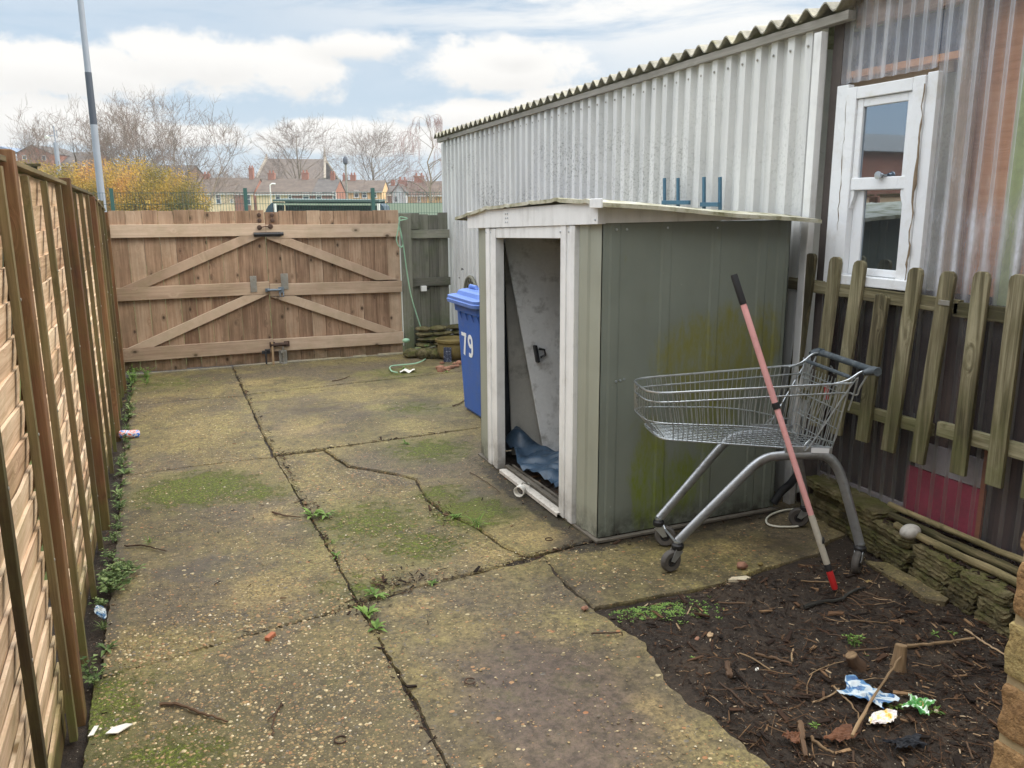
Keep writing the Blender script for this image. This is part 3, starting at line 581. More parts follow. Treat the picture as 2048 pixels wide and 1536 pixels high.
# the open bed of soil at the lower right
def soilz(x, y):
    e = min(1, max(0, (x - 1.62) / 0.12)); e2 = min(1, max(0, (3.0 - y) / 0.12))
    return -0.055 + 0.05 * e * e2 + 0.012 * wob(x * 4.1 + y * 3.3, (1, 0), (2.3, 1)) * math.sin(y * 7) * e * e2 + (0.035 * math.exp(-((x - 2.4) ** 2 + (y - 2.1) ** 2) / 0.05))
R = random.Random(5)
NZ = [[R.uniform(-1, 1) for _ in range(241)] for _ in range(241)]
g = MB()
def sg(a, b):
    x, y = 1.5 + a * 2.0, 0.6 + b * 2.65; i, j = int(a * 240 + .5), int(b * 240 + .5)
    return (x, y, soilz(x, y) + 0.0045 * NZ[i][j] + 0.004 * NZ[i // 3][j // 3])
g.grid(sg, 240, 240, 0.5)
tag(g.build("soil", M_SOIL), kind="structure")
def chips(name, n, area, zf, smin, smax, seed, tones=(0, 1), mat=M_CHIP, flatk=1.0):
    R = random.Random(seed); g = MB(); k = 0
    while k < n:
        x, y = area(R)
        L = R.uniform(smin, smax) * (1 + 1.7 * (R.random() < 0.07)); w = L * R.uniform(0.06, 0.34); a = R.uniform(0, 6.28); b = R.uniform(-0.35, 0.35) * flatk
        z = zf(x, y) + w * 0.3 + R.uniform(0, 0.006); d = np.array([math.cos(a) * math.cos(b), math.sin(a) * math.cos(b), math.sin(b)]) * L / 2
        s = np.array([-math.sin(a), math.cos(a), R.uniform(-0.4, 0.4)]) * w / 2; h = np.array([0, 0, w * R.uniform(0.15, 0.4)]); cc_ = np.array([x, y, z])
        p = [cc_ - d * R.uniform(0.7, 1) - s, cc_ + d - s * R.uniform(0.2, 1), cc_ + d + s * R.uniform(0.2, 1), cc_ - d + s]
        tn = tones[0] + (tones[1] - tones[0]) * R.random() ** 1.45
        g.hexa(p + [q + h for q in p], tn); k += 1
    return tag(g.build(name, mat), kind="stuff")
def bed_area(R):
    while True:
        x, y = R.uniform(1.60, 3.3), R.uniform(0.9, 2.96)
        dens = 0.35 + 0.65 * (1 if y < 2.25 - (x - 1.6) * 0.15 + 0.15 * math.sin(x * 9) else 0.28)
        if x < 1.66 + 0.05 * math.sin(y * 6): dens *= 0.3
        if R.random() < dens: return x, y
chips("bark_mulch", 11000, bed_area, soilz, 0.004, 0.027, 21)
R = random.Random(27); g = MB()
for i in range(1500):           # fine roots and fibres lying over the bark
    x, y = bed_area(R)
    if y > 2.4 and R.random() < .6: continue
    L = R.uniform(.03, .13); a = R.uniform(0, 6.28); b = R.uniform(-.5, .5); ps = []
    for j in range(4):
        ps.append((x, y, soilz(x, y) + .007 + R.uniform(-.004, .010))); x += math.cos(a) * L / 3; y += math.sin(a) * L / 3; a += b * R.random()
    g.tube(ps, R.uniform(.0006, .0018), 4, tone=.2 + .75 * R.random() ** 1.5, cap=False)
tag(g.build("root_fibres", M_CHIP), kind="stuff")
def crack_area(R):
    k = R.random()
    if k < 0.30: return 0.71 + R.gauss(0, 0.014), R.uniform(1.2, 9.6)
    if k < 0.42: x = R.uniform(0.7, 2.2); return x, 3.43 + (x - 0.7) * 0.145 + R.gauss(0, 0.02)
    if k < 0.56: x = R.uniform(0.7, 2.1); return x, 5.94 + (x - 0.7) * 0.05 + R.gauss(0, 0.02)
    if k < 0.66: return 0.82 + abs(R.gauss(0, 0.16)), 3.52 + abs(R.gauss(0, 0.09))
    if k < 0.74: return 0.72 + R.gauss(0, 0.05), R.choice((3.36, 4.85, 3.42, 5.9)) + R.gauss(0, 0.06)
    if k < 0.84: return -0.335 + R.gauss(0, 0.02), R.uniform(1.5, 9.5)
    if k < 0.90: return 1.42 + R.gauss(0, 0.04), 4.4 + R.gauss(0, 0.14)
    if k < 0.95: return 1.98 + R.gauss(0, 0.05), R.uniform(3.45, 5.3)
    return R.uniform(2.0, 3.35), 3.545 + R.gauss(0, 0.02)
chips("crack_debris", 3400, crack_area, lambda x, y: -0.004, 0.004, 0.020, 22, (0.0, 0.9))
chips("scattered_grit", 1500, lambda R: (R.uniform(-0.3, 2.0), R.uniform(1.4, 9.5)), lambda x, y: 0.0, 0.003, 0.012, 23, (0.1, 1.0))

# ================================================================== LEFT FENCE (rear face: boards lapped with their upper edge proud, battens over them)
fence = thing("wooden_fence", "tall lap panel fence of pale waney boards with mossy battens along the yard", "fence", (-0.42, 5.2, 0))
def fence_top(y): return 1.90 - 0.055 * max(0, (y - 3) / 6) - (0.10 if y > 8.2 else 0)
posts_y = [1.08, 2.985, 4.95, 6.93, 8.80]
PANELS = [(-0.8, 1.03), (1.13, 2.93), (3.04, 4.89), (5.01, 6.87), (6.99, 8.74)]
BATT = {0: [0.1, 0.6], 1: [1.16, 1.66, 2.25, 2.84], 2: [3.38, 3.97, 4.56], 3: [5.14, 5.42, 5.95, 6.52], 4: [7.08, 7.56, 8.02, 8.48]}
for pi, (ya, yb) in enumerate(PANELS):
    R = random.Random(40 + pi); g = MB(); zt = fence_top((ya + yb) / 2) - 0.03; nb = 18; pitch = (zt - 0.03) / nb
    for b in range(nb):
        z0 = 0.02 + b * pitch - 0.02; H = pitch + 0.04; tn = R.random(); ph = [(R.uniform(1.5, 3.5), R.uniform(0, 6)), (R.uniform(5, 9), R.uniform(0, 6)), (R.uniform(12, 20), R.uniform(0, 6))]
        bow = R.uniform(0.0, 0.004); amp = R.uniform(0.003, 0.008); nu = 26
        fr = lambda u, v, k=0: None
        def face(u, v, ph=ph, z0=z0, H=H, bow=bow, amp=amp, ya=ya, yb=yb):
            y = ya + (yb - ya) * u; top = H + amp * wob(y, *ph)
            cup = 0.0015 * math.sin(v * math.pi)
            return (-0.436 + 0.020 * v + bow * math.sin(u * 9.4 + ph[0][1]) * v + cup, y, z0 + top * v)
        gf = lambda u, v, ya=ya, yb=yb, b=b: ((yb - ya) * u + b * 3.1, v * 0.17, b * 1.7)
        g.grid(face, nu, 4, tn, True, 0, gf)
        def lip(u, v, face=face):
            p = face(u, 1.0); return (p[0] - 0.011 * v, p[1], p[2] + 0.0005)
        g.grid(lambda u, v: lip(u, v), nu, 1, min(1, tn + 0.25), False, 0, lambda u, v, ya=ya, yb=yb: ((yb - ya) * u, 0.3 + v * 0.01, 2.0))
        g.grid(lambda u, v, face=face: tuple(np.array(face(u, 1 - v)) - np.array([0.011, 0, 0])), nu, 1, tn, False, 0, gf)
    pan = g.build("fence_panel", M_LAP, fence)
    for y in BATT[pi]:
        t0 = zt + 0.005; k = MB(); ln = R.uniform(-0.02, 0.02)
        k.beam((-0.393, y + ln, 0.0), (-0.393, y - ln, t0), 0.024, 0.036, (0, 1, 0))
        for zz in (0.25, 0.62, 1.05, 1.5): k.lathe([(0.0, 0.0), (0.006, 0.001), (0.0055, 0.003), (0.0, 0.004)], (-0.381, y + R.uniform(-.006, .006), zz + R.uniform(-.05, .05)), 8, (1, 0, 0), m=1)
        k.build("batten", [M_BATTEN, M_GALV], pan, 0.002)
    k = MB(); k.beam((-0.418, ya - 0.01, fence_top(ya)), (-0.418, yb + 0.01, fence_top(yb)), 0.072, 0.018); k.build("capping_rail", M_BATTEN, pan, 0.002)
    k = MB(); k.beam((-0.433, ya, 0.06), (-0.433, yb, 0.06), 0.02, 0.14, (0, 0, 1)); k.build("gravel_board", M_POST, pan)
for i, y in enumerate(posts_y):
    k = MB(); h = fence_top(y) + (0.03 if i < 3 else -0.02); k.beam((-0.392, y, -0.1), (-0.392, y, h), 0.052, 0.075, (0, 1, 0), RND.uniform(.3, .7)); k.build("fence_post", M_POST, fence, 0.004)
# the last, lower post beside the gate
k = MB(); k.beam((-0.43, 9.25, -0.1), (-0.43, 9.25, 1.68), 0.09, 0.09, (0, 1, 0), 0.6); k.build("fence_post", M_BATTEN, fence, 0.004)
k = MB()
for i in range(5): k.box((-0.46 + 0.004 * (i % 2), 8.86 + i * 0.155, 0.02), (-0.445 + 0.004 * (i % 2), 9.012 + i * 0.155, 1.66))
k.build("end_boards", M_BATTEN, fence)

# ================================================================== DOUBLE GATE
gate = thing("double_gate", "wide brown timber double gate with rails and diagonal braces closing the yard", "gate", (1.16, 9.65, 0))
def leaf(x0, x1, zt, seed, rails, braces):
    R = random.Random(seed); n = 10; w = (x1 - x0) / n; g = MB()
    for i in range(n):
        a = x0 + i * w; o = R.uniform(-0.003, 0.003)
        g.box((a + 0.0015, 9.645 + o, 0.015 + R.uniform(0, .012)), (a + w - 0.0015, 9.668 + o, zt + R.uniform(-.012, .008)), R.random())
    lf = g.build("gate_leaf", M_GATE, gate, 0.002)
    for (za0, zb0, za1, zb1) in rails:
        k = MB(); k.beam((x0, 9.621, (za0 + zb0) / 2), (x1, 9.621, (za1 + zb1) / 2), 0.042, abs(za0 - zb0)); k.build("rail", M_RAIL, lf, 0.003)
    for (a, b, wd) in braces:
        # a plank on the slant, its ends cut along the two rails it runs between
        k = MB(); d = nrm(np.array([b[0] - a[0], 0, b[1] - a[1]])); s = np.array([-d[2], 0, d[0]]) * wd / 2; s = s if s[2] > 0 else -s
        A, B = np.array([a[0], 9.603, a[1]]), np.array([b[0], 9.603, b[1]])
        zc = lambda x, sg: (lambda q: q)(A + s * sg + d * ((x - (A + s * sg)[2]) / d[2]))
        poly = [zc(a[1], -1), zc(b[1], -1), zc(b[1], 1), zc(a[1], 1)]
        lo_, hi_ = (x0 + .005, x1 - .005)
        poly = [np.array([min(max(q[0], lo_), hi_), q[1], q[2]]) for q in poly]
        off = np.array([R.random() * 9, R.random() * 9, 0]); gl = [np.array([q @ d, (q @ s) / (wd / 2) * wd / 2, 0]) + off for q in poly]
        k.prism(poly, (0, 0.0405, 0), gv=gl + gl); k.build("brace", M_RAIL, lf, 0.003)
    return lf
lfL = leaf(-0.40, 1.1615, 1.735, 1, [(1.46, 1.595, 1.46, 1.59), (0.80, 0.94, 0.81, 0.945), (0.145, 0.29, 0.15, 0.295)], [((-0.22, 0.941), (1.02, 1.459), 0.10), ((-0.22, 0.291), (1.02, 0.805), 0.10)])
lfR = leaf(1.164, 2.70, 1.725, 2, [(1.425, 1.575, 1.42, 1.57), (0.785, 0.92, 0.755, 0.905), (0.15, 0.29, 0.14, 0.28)], [((2.52, 0.914), (1.30, 1.424), 0.10), ((2.52, 0.284), (1.30, 0.776), 0.10)])
def hw(name, fn, m, bev=0.0015):
    k = MB(); fn(k); return k.build(name, m, gate, bev)
def gz(x, y): return onY(x, y, 9.60)
def boltf(k):
    p = gz(535, 468); k.tube([(p[0] - 0.15, 9.575, p[2]), (p[0] + 0.13, 9.575, p[2])], 0.014, 10); k.tube([(p[0] + 0.13, 9.575, p[2]), (p[0] + 0.17, 9.575, p[2])], 0.019, 10); k.box((p[0] - 0.15, 9.585, p[2] - 0.028), (p[0] + 0.15, 9.597, p[2] + 0.02))
hw("gate_closer", boltf, M_IRON)
def hookf(k):
    a, b = gz(519, 455), gz(541, 453); k.tube([(a[0], 9.58, a[2]), ((a[0] + b[0]) / 2, 9.572, a[2] + .012), (b[0], 9.58, b[2])], 0.006, 6)
    for q in (a, b): k.lathe([(0, 0), (0.028, 0.002), (0.026, 0.01), (0, 0.012)], (q[0], 9.60, q[2]), 12, (0, -1, 0))
hw("hook_and_eye", hookf, M_RUST)
for (x, y) in ((519, 430), (545, 430), (520, 441), (546, 441), (520, 450)):
    q = gz(x, y); hw("coach_bolt", lambda k: k.lathe([(0, 0), (0.024, 0.0), (0.02, 0.012), (0, 0.016)], (q[0], 9.643, q[2]), 10, (0, -1, 0)), M_RUST)
for (x, y, w, h) in ((507, 568, 0.07, 0.18), (569, 563, 0.08, 0.18)):
    q = gz(x, y); hw("zinc_plate", lambda k: k.box((q[0] - w / 2, 9.592, q[2] - h / 2), (q[0] + w / 2, 9.598, q[2] + h / 2)), M_GALV)
def latch(k):
    a, b = gz(534, 580), gz(562, 579); k.tube([(a[0], 9.57, a[2]), (b[0], 9.57, b[2])], 0.014, 8); k.box((a[0] - .02, 9.58, a[2] - .02), (a[0] + .03, 9.598, a[2] + .02)); k.box((b[0] - .03, 9.575, b[2] - .035), (b[0] + .03, 9.598, b[2] + .03))
    k.tube([(b[0] - .02, 9.56, b[2] - .03), (b[0] - .02, 9.55, b[2] - .075), (b[0] + .02, 9.55, b[2] - .075), (b[0] + .02, 9.56, b[2] - .03)], 0.007, 6)
hw("bolt_latch", latch, flat_paint("blue_grey_zinc", c(112, 124, 134), 0.45, 0.15, c(84, 84, 84), 30.0, 0.3))
def sleeve(k):
    a = gz(559, 688); k.tube([(a[0] - .10, 9.565, a[2]), (a[0] + .09, 9.565, a[2])], 0.022, 10); k.box((a[0] - .11, 9.58, a[2] - .03), (a[0] - .05, 9.6, a[2] + .03)); k.box((a[0] + .05, 9.58, a[2] - .03), (a[0] + .11, 9.6, a[2] + .03))
hw("rusty_bolt", sleeve, M_RUST)
def drop(k):
    a = gz(566, 712); k.box((a[0] - .045, 9.59, a[2] - .13), (a[0] + .045, 9.6, a[2] + .07)); k.tube([(a[0], 9.57, 0.02), (a[0], 9.57, a[2] + .16)], 0.011, 8)
    for dz in (-.1, 0.04): k.box((a[0] - .03, 9.555, a[2] + dz), (a[0] + .03, 9.592, a[2] + dz + .03))
hw("drop_bolt", drop, M_GALV)
def drop2(k):
    a = gz(531, 706); k.box((a[0] - .04, 9.585, a[2] - .01), (a[0] + .05, 9.6, a[2] + .03)); k.tube([(a[0], 9.57, a[2] - .12), (a[0], 9.57, a[2] + .05)], 0.01, 8); k.tube([(a[0], 9.57, a[2] + .04), (a[0] + .05, 9.55, a[2] + .045)], 0.008, 6)
hw("drop_bolt", drop2, M_IRON)
a = gz(543, 683)
tag((lambda k: (k.beam((a[0], 9.55, 0.0), (a[0] + .0, 9.56, a[2]), 0.022, 0.022, (0, 1, 0)), k.build("wooden_stake", M_PALESTICK))[1])(MB()), "thin pale wooden stake propped upright against the gate's middle", "stake")

# short grey fence beside the gate
sf = thing("side_fence", "narrow grey green board fence between the gate and the white wall", "fence", (3.0, 9.72, 0))
k = MB(); k.beam((2.79, 9.70, -0.05), (2.79, 9.70, 1.69), 0.125, 0.10, (0, 1, 0)); k.build("fence_post", M_OLD, sf, 0.004)
k = MB(); R = random.Random(9)
for i in range(4): k.box((2.855 + i * 0.125, 9.76 + 0.004 * (i % 2), 0.05), (2.977 + i * 0.125, 9.782 + 0.004 * (i % 2), 1.69 + R.uniform(-.03, .01)))
k.build("fence_boards", M_OLD, sf, 0.002)
for z in (1.44, 0.86): k = MB(); k.beam((2.855, 9.735, z), (3.36, 9.735, z), 0.04, 0.10); k.build("fence_rail", M_OLD, sf, 0.003)
k = MB(); k.box((2.87, 9.735, 1.50), (2.98, 9.757, 1.69)); k.build("nailed_offcut", M_OLD, sf, 0.002)
k = MB(); k.beam((2.715, 9.66, 0.1), (2.708, 9.66, 1.45), 0.01, 0.012, (0, 1, 0)); k.build("cover_strip", M_TRIM, sf)
q = onY(847, 577, 9.70)
jb = thing("junction_box", "small white plastic box screwed to the grey fence rail", "junction box", (q[0], 9.71, q[2]))
k = MB(); k.box((q[0] - .035, 9.67, q[2] - .032), (q[0] + .035, 9.714, q[2] + .032)); k.build("box_lid", M_TRIM, jb, 0.004)
k = MB(); k.tube([(q[0] + .036, 9.69, q[2]), (q[0] + .065, 9.69, q[2] - .005)], 0.012, 8); k.build("cable_gland", M_BLACKPL, jb)
pts = [onY(x, y, 9.60) for (x, y) in ((800, 436), (797, 455), (793, 480), (800, 494), (806, 489), (802, 470), (797, 447), (803, 470), (808, 500), (814, 545), (822, 590), (832, 625), (843, 660), (851, 690), (853, 712))]
pts += [G(x, y, 0.03) for (x, y) in ((848, 720), (830, 727), (800, 730), (781, 733), (783, 742), (795, 745))]
def smooth(pts, n=6):
    pts = [np.array(p, float) for p in pts]; out = []
    for i in range(len(pts) - 1):
        p0, p1, p2, p3 = pts[max(i - 1, 0)], pts[i], pts[i + 1], pts[min(i + 2, len(pts) - 1)]
        for j in range(n):
            u = j / n; out.append(0.5 * (2 * p1 + (p2 - p0) * u + (2 * p0 - 5 * p1 + 4 * p2 - p3) * u * u + (3 * p1 - p0 - 3 * p2 + p3) * u ** 3))
    return out + [pts[-1]]
k = MB(); k.tube(smooth(pts), 0.0075, 6); k.tube(smooth([onY(x, y, 9.60) for x, y in ((798, 440), (800, 434), (815, 437), (800, 441))]), 0.006, 6)
tag(k.build("green_rope", M_CORD), "pale green rope looped on the gate post and trailing to the ground", "rope")

# far right corner: rubble wall, pot, small dark box, bits
sw = thing("stone_stack", "mossy stack of flat stones in the corner beside the gate", "stone stack", (3.1, 9.5, 0)); R = random.Random(31)
for row in range(5):
    x = 2.86
    while x < 3.38:
        w = R.uniform(0.16, 0.32); k = MB(); zz = 0.02 + row * 0.062; dp = 0.02 * row
        k.rock((x + w / 2, 9.52 + dp + R.uniform(-.015, .015), zz + .03), (w / 2 + .01, 0.11, 0.034), R.randint(0, 999), 7, 0.10); k.build("stone", M_STONE, sw); x += w
for (x, y, rx) in ((2.72, 9.35, 0.10), (2.86, 9.22, 0.13), (2.98, 9.16, 0.10)):
    k = MB(); k.rock((x, y, 0.05), (rx, 0.09, 0.07), R.randint(0, 999), 7, 0.2); k.build("stone", M_STONE, sw)
q = onY(812, 681, 9.45)
k = MB(); k.rock(q, (0.046, 0.04, 0.028), 3, 8, 0.06); tag(k.build("green_ball", M_CORD), "small pale green ball resting on the stones beside the gate", "ball")
pot = thing("plant_pot", "wide mossy clay pot standing in front of the corner stones", "plant pot", (3.14, 9.05, 0)); cpt = (3.14, 9.05, 0)
k = MB(); k.lathe([(0.10, 0.0), (0.15, 0.03), (0.185, 0.10), (0.18, 0.19), (0.175, 0.215)], cpt, 28); k.build("pot_body", M_TERRA, pot)
k = MB(); k.lathe([(0.176, 0.213), (0.205, 0.215), (0.21, 0.245), (0.19, 0.25), (0.175, 0.235), (0.17, 0.2)], cpt, 28, cap=False); k.build("pot_rim", M_TERRA, pot)
k = MB(); k.lathe([(0.0, 0.205), (0.172, 0.2)], cpt, 24, cap=False); k.build("pot_soil", M_SOIL, pot)
q = G(895, 724)
db = thing("dark_carton", "small dark blue upright carton with white flecks before the clay pot", "carton", q)
k = MB(); k.beam(q + np.array([0, 0, 0]), q + np.array([0.01, 0.02, 0.17]), 0.09, 0.05, (0.3, 1, 0)); k.build("carton_body", flat_paint("flecked_dark_blue", c(36, 42, 62), 0.5, 0.2, c(190, 196, 206), 60.0), db, 0.003)
R = random.Random(12); rg = MB()
for i in range(16):
    q = G(R.uniform(878, 922), R.uniform(728, 744)); h = MB(); s = R.uniform(0.018, 0.045); h.rock(q + np.array([0, 0, s * .5]), (s, s * .8, s * .6), i, 6, 0.25)
    tag(h.build("brick_rubble", M_BRICKBIT), "loose lump of broken red brick on the ground by the clay pot", "rubble", "brick rubble by the pot")
q = G(815, 745)
k = MB(); k.grid(lambda a, b: q + np.array([(a - .5) * .16, (b - .5) * .09, 0.02 + 0.018 * math.sin(a * 9 + b * 4) * math.sin(b * 7 + 1)]), 14, 8, gfn=lambda a, b: (a, b, 0)); tag(k.build("film_scrap", M_PAPER), "scrap of crumpled white film on the concrete below the rope", "litter")

# ================================================================== WHITE WORKSHOP on the right
XW = 3.45
ws = thing("workshop_building", "long white profiled metal workshop with a mossy corrugated roof", "workshop", (5.0, 7.0, 0))
def eave(y): return 2.712 - (y - 3.65) * 0.0205
pitch = 0.1392
def profile(y):           # trapezoid rib: distance out of the wall
    f = ((y - 3.66) / pitch) % 1.0
    if f < 0.46: return 0.0
    if f < 0.54: return (f - 0.46) / 0.08 * 0.041
    if f < 0.92: return 0.041
    return (1.0 - f) / 0.08 * 0.041
def clad(y0, y1, z0, z1, dx_):
    ys_ = sorted(set([y0, y1] + [3.66 + (i + f) * pitch for i in range(-1, 60) for f in (0.0, 0.46, 0.54, 0.92) if y0 < 3.66 + (i + f) * pitch < y1]))
    g = MB(); vs = []; n = len(ys_)
    for y in ys_:
        x = XW + dx_ - profile(y); zt = eave(y) - 0.02 if z1 is None else z1
        vs += [(x, y, z0), (x, y, zt), (x + .004, y, z0), (x + .004, y, zt)]
    fs = []
    for i in range(n - 1):
        a, b = i * 4, (i + 1) * 4; fs += [(a, a + 1, b + 1, b), (a + 2, b + 2, b + 3, a + 3), (a, b, b + 2, a + 2), (a + 1, a + 3, b + 3, b + 1)]
    fs += [(0, 2, 3, 1), (4 * n - 4, 4 * n - 3, 4 * n - 1, 4 * n - 2)]
    return g.add(vs, fs, 0.5)
seams = [3.665, 4.655, 5.745, 6.70, 7.75, 8.85, 10.02]
for i in range(6):
    clad(seams[i], seams[i + 1] + 0.02, 0.62, None, -0.005 * (i % 2)).build("wall_sheet", M_CLAD, ws)
    clad(seams[i], seams[i + 1] + 0.02, -0.05, 0.628, 0.008 - 0.005 * (i % 2)).build("wall_sheet", M_CLAD, ws)
k = MB(); k.box((XW + 0.012, 10.02, -0.05), (XW + 4.5, 10.06, 2.55)); k.box((XW + 0.02, 3.75, -.05), (XW + 4.5, 3.79, 2.6)); k.box((XW + .02, 3.8, -.05), (XW + .05, 10.0, 2.5)); k.build("end_wall", M_CLAD, ws)
k = MB(); k.box((3.392, 10.0, -0.05), (3.45, 10.065, 2.53)); k.build("corner_trim", M_CLAD, ws)
# corrugated cement roof
g = MB(); ry0, ry1 = 3.44, 10.28; nseg = int((ry1 - ry0) / pitch * 8)
def roofz(y, x): return eave(y) + 0.062 + (x - 3.37) * 0.10 + 0.027 * math.cos((y - 3.749) / 0.1405 * 2 * math.pi)
def edgex(y): return 3.365 + 0.006 * math.sin(y * 3.1)
vs = []; 
for i in range(nseg + 1):
    y = ry0 + (ry1 - ry0) * i / nseg; x0 = edgex(y)
    vs += [(x0, y, roofz(y, x0)), (x0, y, roofz(y, x0) - 0.009), (7.6, y, roofz(y, 7.6)), (7.6, y, roofz(y, 7.6) - 0.009)]
fs = []
for i in range(nseg):
    a, b = i * 4, i * 4 + 4; fs += [(a, b, b + 2, a + 2), (a + 1, a + 3, b + 3, b + 1), (a, a + 1, b + 1, b)]
fs += [(0, 2, 3, 1), (nseg * 4, nseg * 4 + 1, nseg * 4 + 3, nseg * 4 + 2)]
g.add(vs, fs, 0.5); rf = g.build("roof", M_ASB, ws)
for p in rf.data.polygons: p.use_smooth = False
M_GREYTIMB = wood("grey_eave_timber", [c(120, 116, 108), c(148, 144, 136), c(166, 162, 152)], knot=0.1, grain=0.3)
k = MB(); k.beam((3.408, 3.46, eave(3.46) - 0.004), (3.408, 10.2, eave(10.2) - 0.004), 0.05, 0.046); k.build("eave_board", M_GREYTIMB, ws, 0.002)
k = MB()
for i in range(48):
    y = 3.66 + pitch * (i + 0.73); k.lathe([(0, 0), (.008, 0), (.007, .004), (0, .005)], (XW - .045, y, eave(y) - 0.10), 8, (-1, 0, 0))
k.build("fixing_screws", M_GALV, ws)
k = MB(); k.beam((3.393, 3.655, -0.02), (3.393, 3.655, 2.66), 0.045, 0.055, (0, 1, 0)); k.build("corner_trim", M_WHITE, ws, 0.003)

# ================================================================== LEAN-TO with clear sheet, dark backing, sash window
XS = 3.47
lt = thing("lean_to", "lean-to walled in clear corrugated plastic over dark boards and orange plywood", "lean-to", (4.2, 2.5, 0))
def _clear(t):
    p = t.pos(); x, y, z = t.sep(p); n = t.noise(t.map(p, (1, 9, 1.6)), 1.6, 6, 0.65); n2 = t.noise(p, 24, 5, 0.7)
    band = t.m("MULTIPLY", t.rng(z, 1.10, 1.42, 0, 1, True), t.rng(z, 2.15, 1.62, 0.10, 1, True))
    n3 = t.noise(t.map(p, (1, 3.2, 0.9), (0, 7, 1)), 1.5, 3, 0.5)
    stripe = t.m("POWER", t.m("ADD", 0.5, t.m("MULTIPLY", t.m("SINE", t.m("MULTIPLY", y, 2 * math.pi / 0.076)), 0.5)), 1.6)
    stripe = t.m("ADD", t.m("MULTIPLY", stripe, t.rng(n3, 0.35, 0.6, 0.5, 1.0)), t.rng(n, 0.44, 0.66, 0.0, 0.45, True), clamp=True)
    wn = t.node("ShaderNodeTexWhiteNoise", {"W": t.m("FLOOR", t.m("DIVIDE", t.m("ADD", y, 0.019), 0.076))}, noise_dimensions="1D").outputs[0]
    stripe = t.m("MULTIPLY", stripe, t.rng(wn, 0, 1, 0.35, 1.15), clamp=True)
    side = t.m("MAXIMUM", t.rng(y, 2.55, 2.92, 0.45, 1.0), t.rng(z, 1.9, 1.7, 0.0, 1.0))
    stripe = t.m("MULTIPLY", stripe, side)
    fog = t.m("ADD", t.m("MULTIPLY", t.m("MULTIPLY", stripe, band), 0.9), t.m("ADD", t.m("MULTIPLY", t.m("MULTIPLY", t.rng(n2, 0.3, 0.8, 0.20, 0.36), side), t.rng(z, 1.1, 1.35, 0.2, 1.0)), t.m("MULTIPLY", t.m("MULTIPLY", stripe, t.rng(z, 1.9, 2.4, 0.0, 0.42)), t.rng(n3, 0.38, 0.58, 0.3, 1.0))), clamp=True)
    dif = t.bsdf(t.mix(t.rng(n2, 0.4, 0.7), c(206, 206, 212), c(176, 174, 172)), 0.6, 0, None, 0.3)
    gl = t.node("ShaderNodeBsdfGlossy", {"Color": (1, 1, 1, 1), "Roughness": 0.3, "Normal": t.bump(n2, 0.2, 0.01)}).outputs[0]
    tr = t.node("ShaderNodeBsdfTransparent", {"Color": (0.90, 0.90, 0.90, 1)}).outputs[0]
    fr = t.node("ShaderNodeFresnel", {"IOR": 1.45}).outputs[0]
    a = t.node("ShaderNodeMixShader", {0: t.m("ADD", t.m("MULTIPLY", fr, 0.28), 0.015), 1: tr, 2: gl}).outputs[0]
    return t.node("ShaderNodeMixShader", {0: fog, 1: a, 2: dif}).outputs[0]
M_CLEAR = material("clear_corrugated_plastic", _clear)
def sheet(y0, y1, z0, z1, dx_=0.0):
    g = MB(); n = int((y1 - y0) / 0.0095)
    f = lambda u, v: (XS + dx_ - 0.009 * math.cos((y0 + (y1 - y0) * u) / 0.076 * 2 * math.pi), y0 + (y1 - y0) * u, z0 + (z1 - z0) * v)
    g.grid(f, n, 1); return g.build("clear_sheet", M_CLEAR, lt)
sheet(2.955, 3.56, 2.385, 2.86); sheet(1.35, 2.945, 0.70, 2.86, -0.012); sheet(1.35, 3.60, 0.15, 0.72, 0.004); sheet(2.93, 3.60, 0.70, 1.36, 0.002)
def back(name, a, b, m, bev=0.0): k = MB(); k.box(a, b); return k.build(name, m, lt, bev)
M_DARKB = wood("dark_damp_boards", [c(32, 26, 28), c(58, 46, 46), c(92, 72, 66)], knot=0.1, grain=0.4)
M_BLUEGR = flat_paint("blue_grey_board", c(96, 106, 124), 0.8, 0.2, c(60, 64, 76), 6.0)
M_TAN = flat_paint("tan_board", c(180, 160, 136), 0.8, 0.12, c(140, 118, 94), 5.0)
M_CRIMSON = flat_paint("crimson_panel", c(144, 38, 66), 0.6, 0.28, c(96, 36, 52), 5.0)
M_PALEPANEL = flat_paint("pale_grey_panel", c(150, 144, 148), 0.7, 0.14, c(110, 98, 98), 6.0)
M_LIME = flat_paint("lime_green_strip", c(164, 180, 122), 0.7, 0.12, c(130, 146, 96), 5.0)
k = MB(); R = random.Random(17); y = 1.3
while y < 3.6:
    w = R.uniform(0.09, 0.17); k.box((3.545 + R.uniform(0, .012), y, 0.05), (3.575, min(y + w - .004, 3.62), 1.33), R.random()); y += w
k.build("backing_boards", M_DARKB, lt)
back("plywood_sheet", (3.60, 1.3, 1.32), (3.62, 2.86, 2.80), M_PLY); back("plywood_sheet", (3.565, 1.9, 1.34), (3.585, 2.50, 1.86), M_PLY)
back("lime_strip", (3.53, 2.50, 1.28), (3.555, 2.585, 2.70), M_LIME)
back("blue_grey_board", (3.56, 2.86, 2.46), (3.58, 3.60, 2.66), M_BLUEGR); back("tan_board", (3.55, 2.94, 2.37), (3.575, 3.60, 2.418), M_TAN)
back("orange_batten", (3.505, 2.86, 2.418), (3.55, 3.58, 2.452), M_PLY, 0.002)
back("top_rail", (3.50, 1.3, 2.665), (3.55, 3.52, 2.80), wood("pinkish_rail", [c(150, 122, 106), c(186, 160, 142), c(204, 182, 166)], knot=0.2, grain=0.3), 0.003)
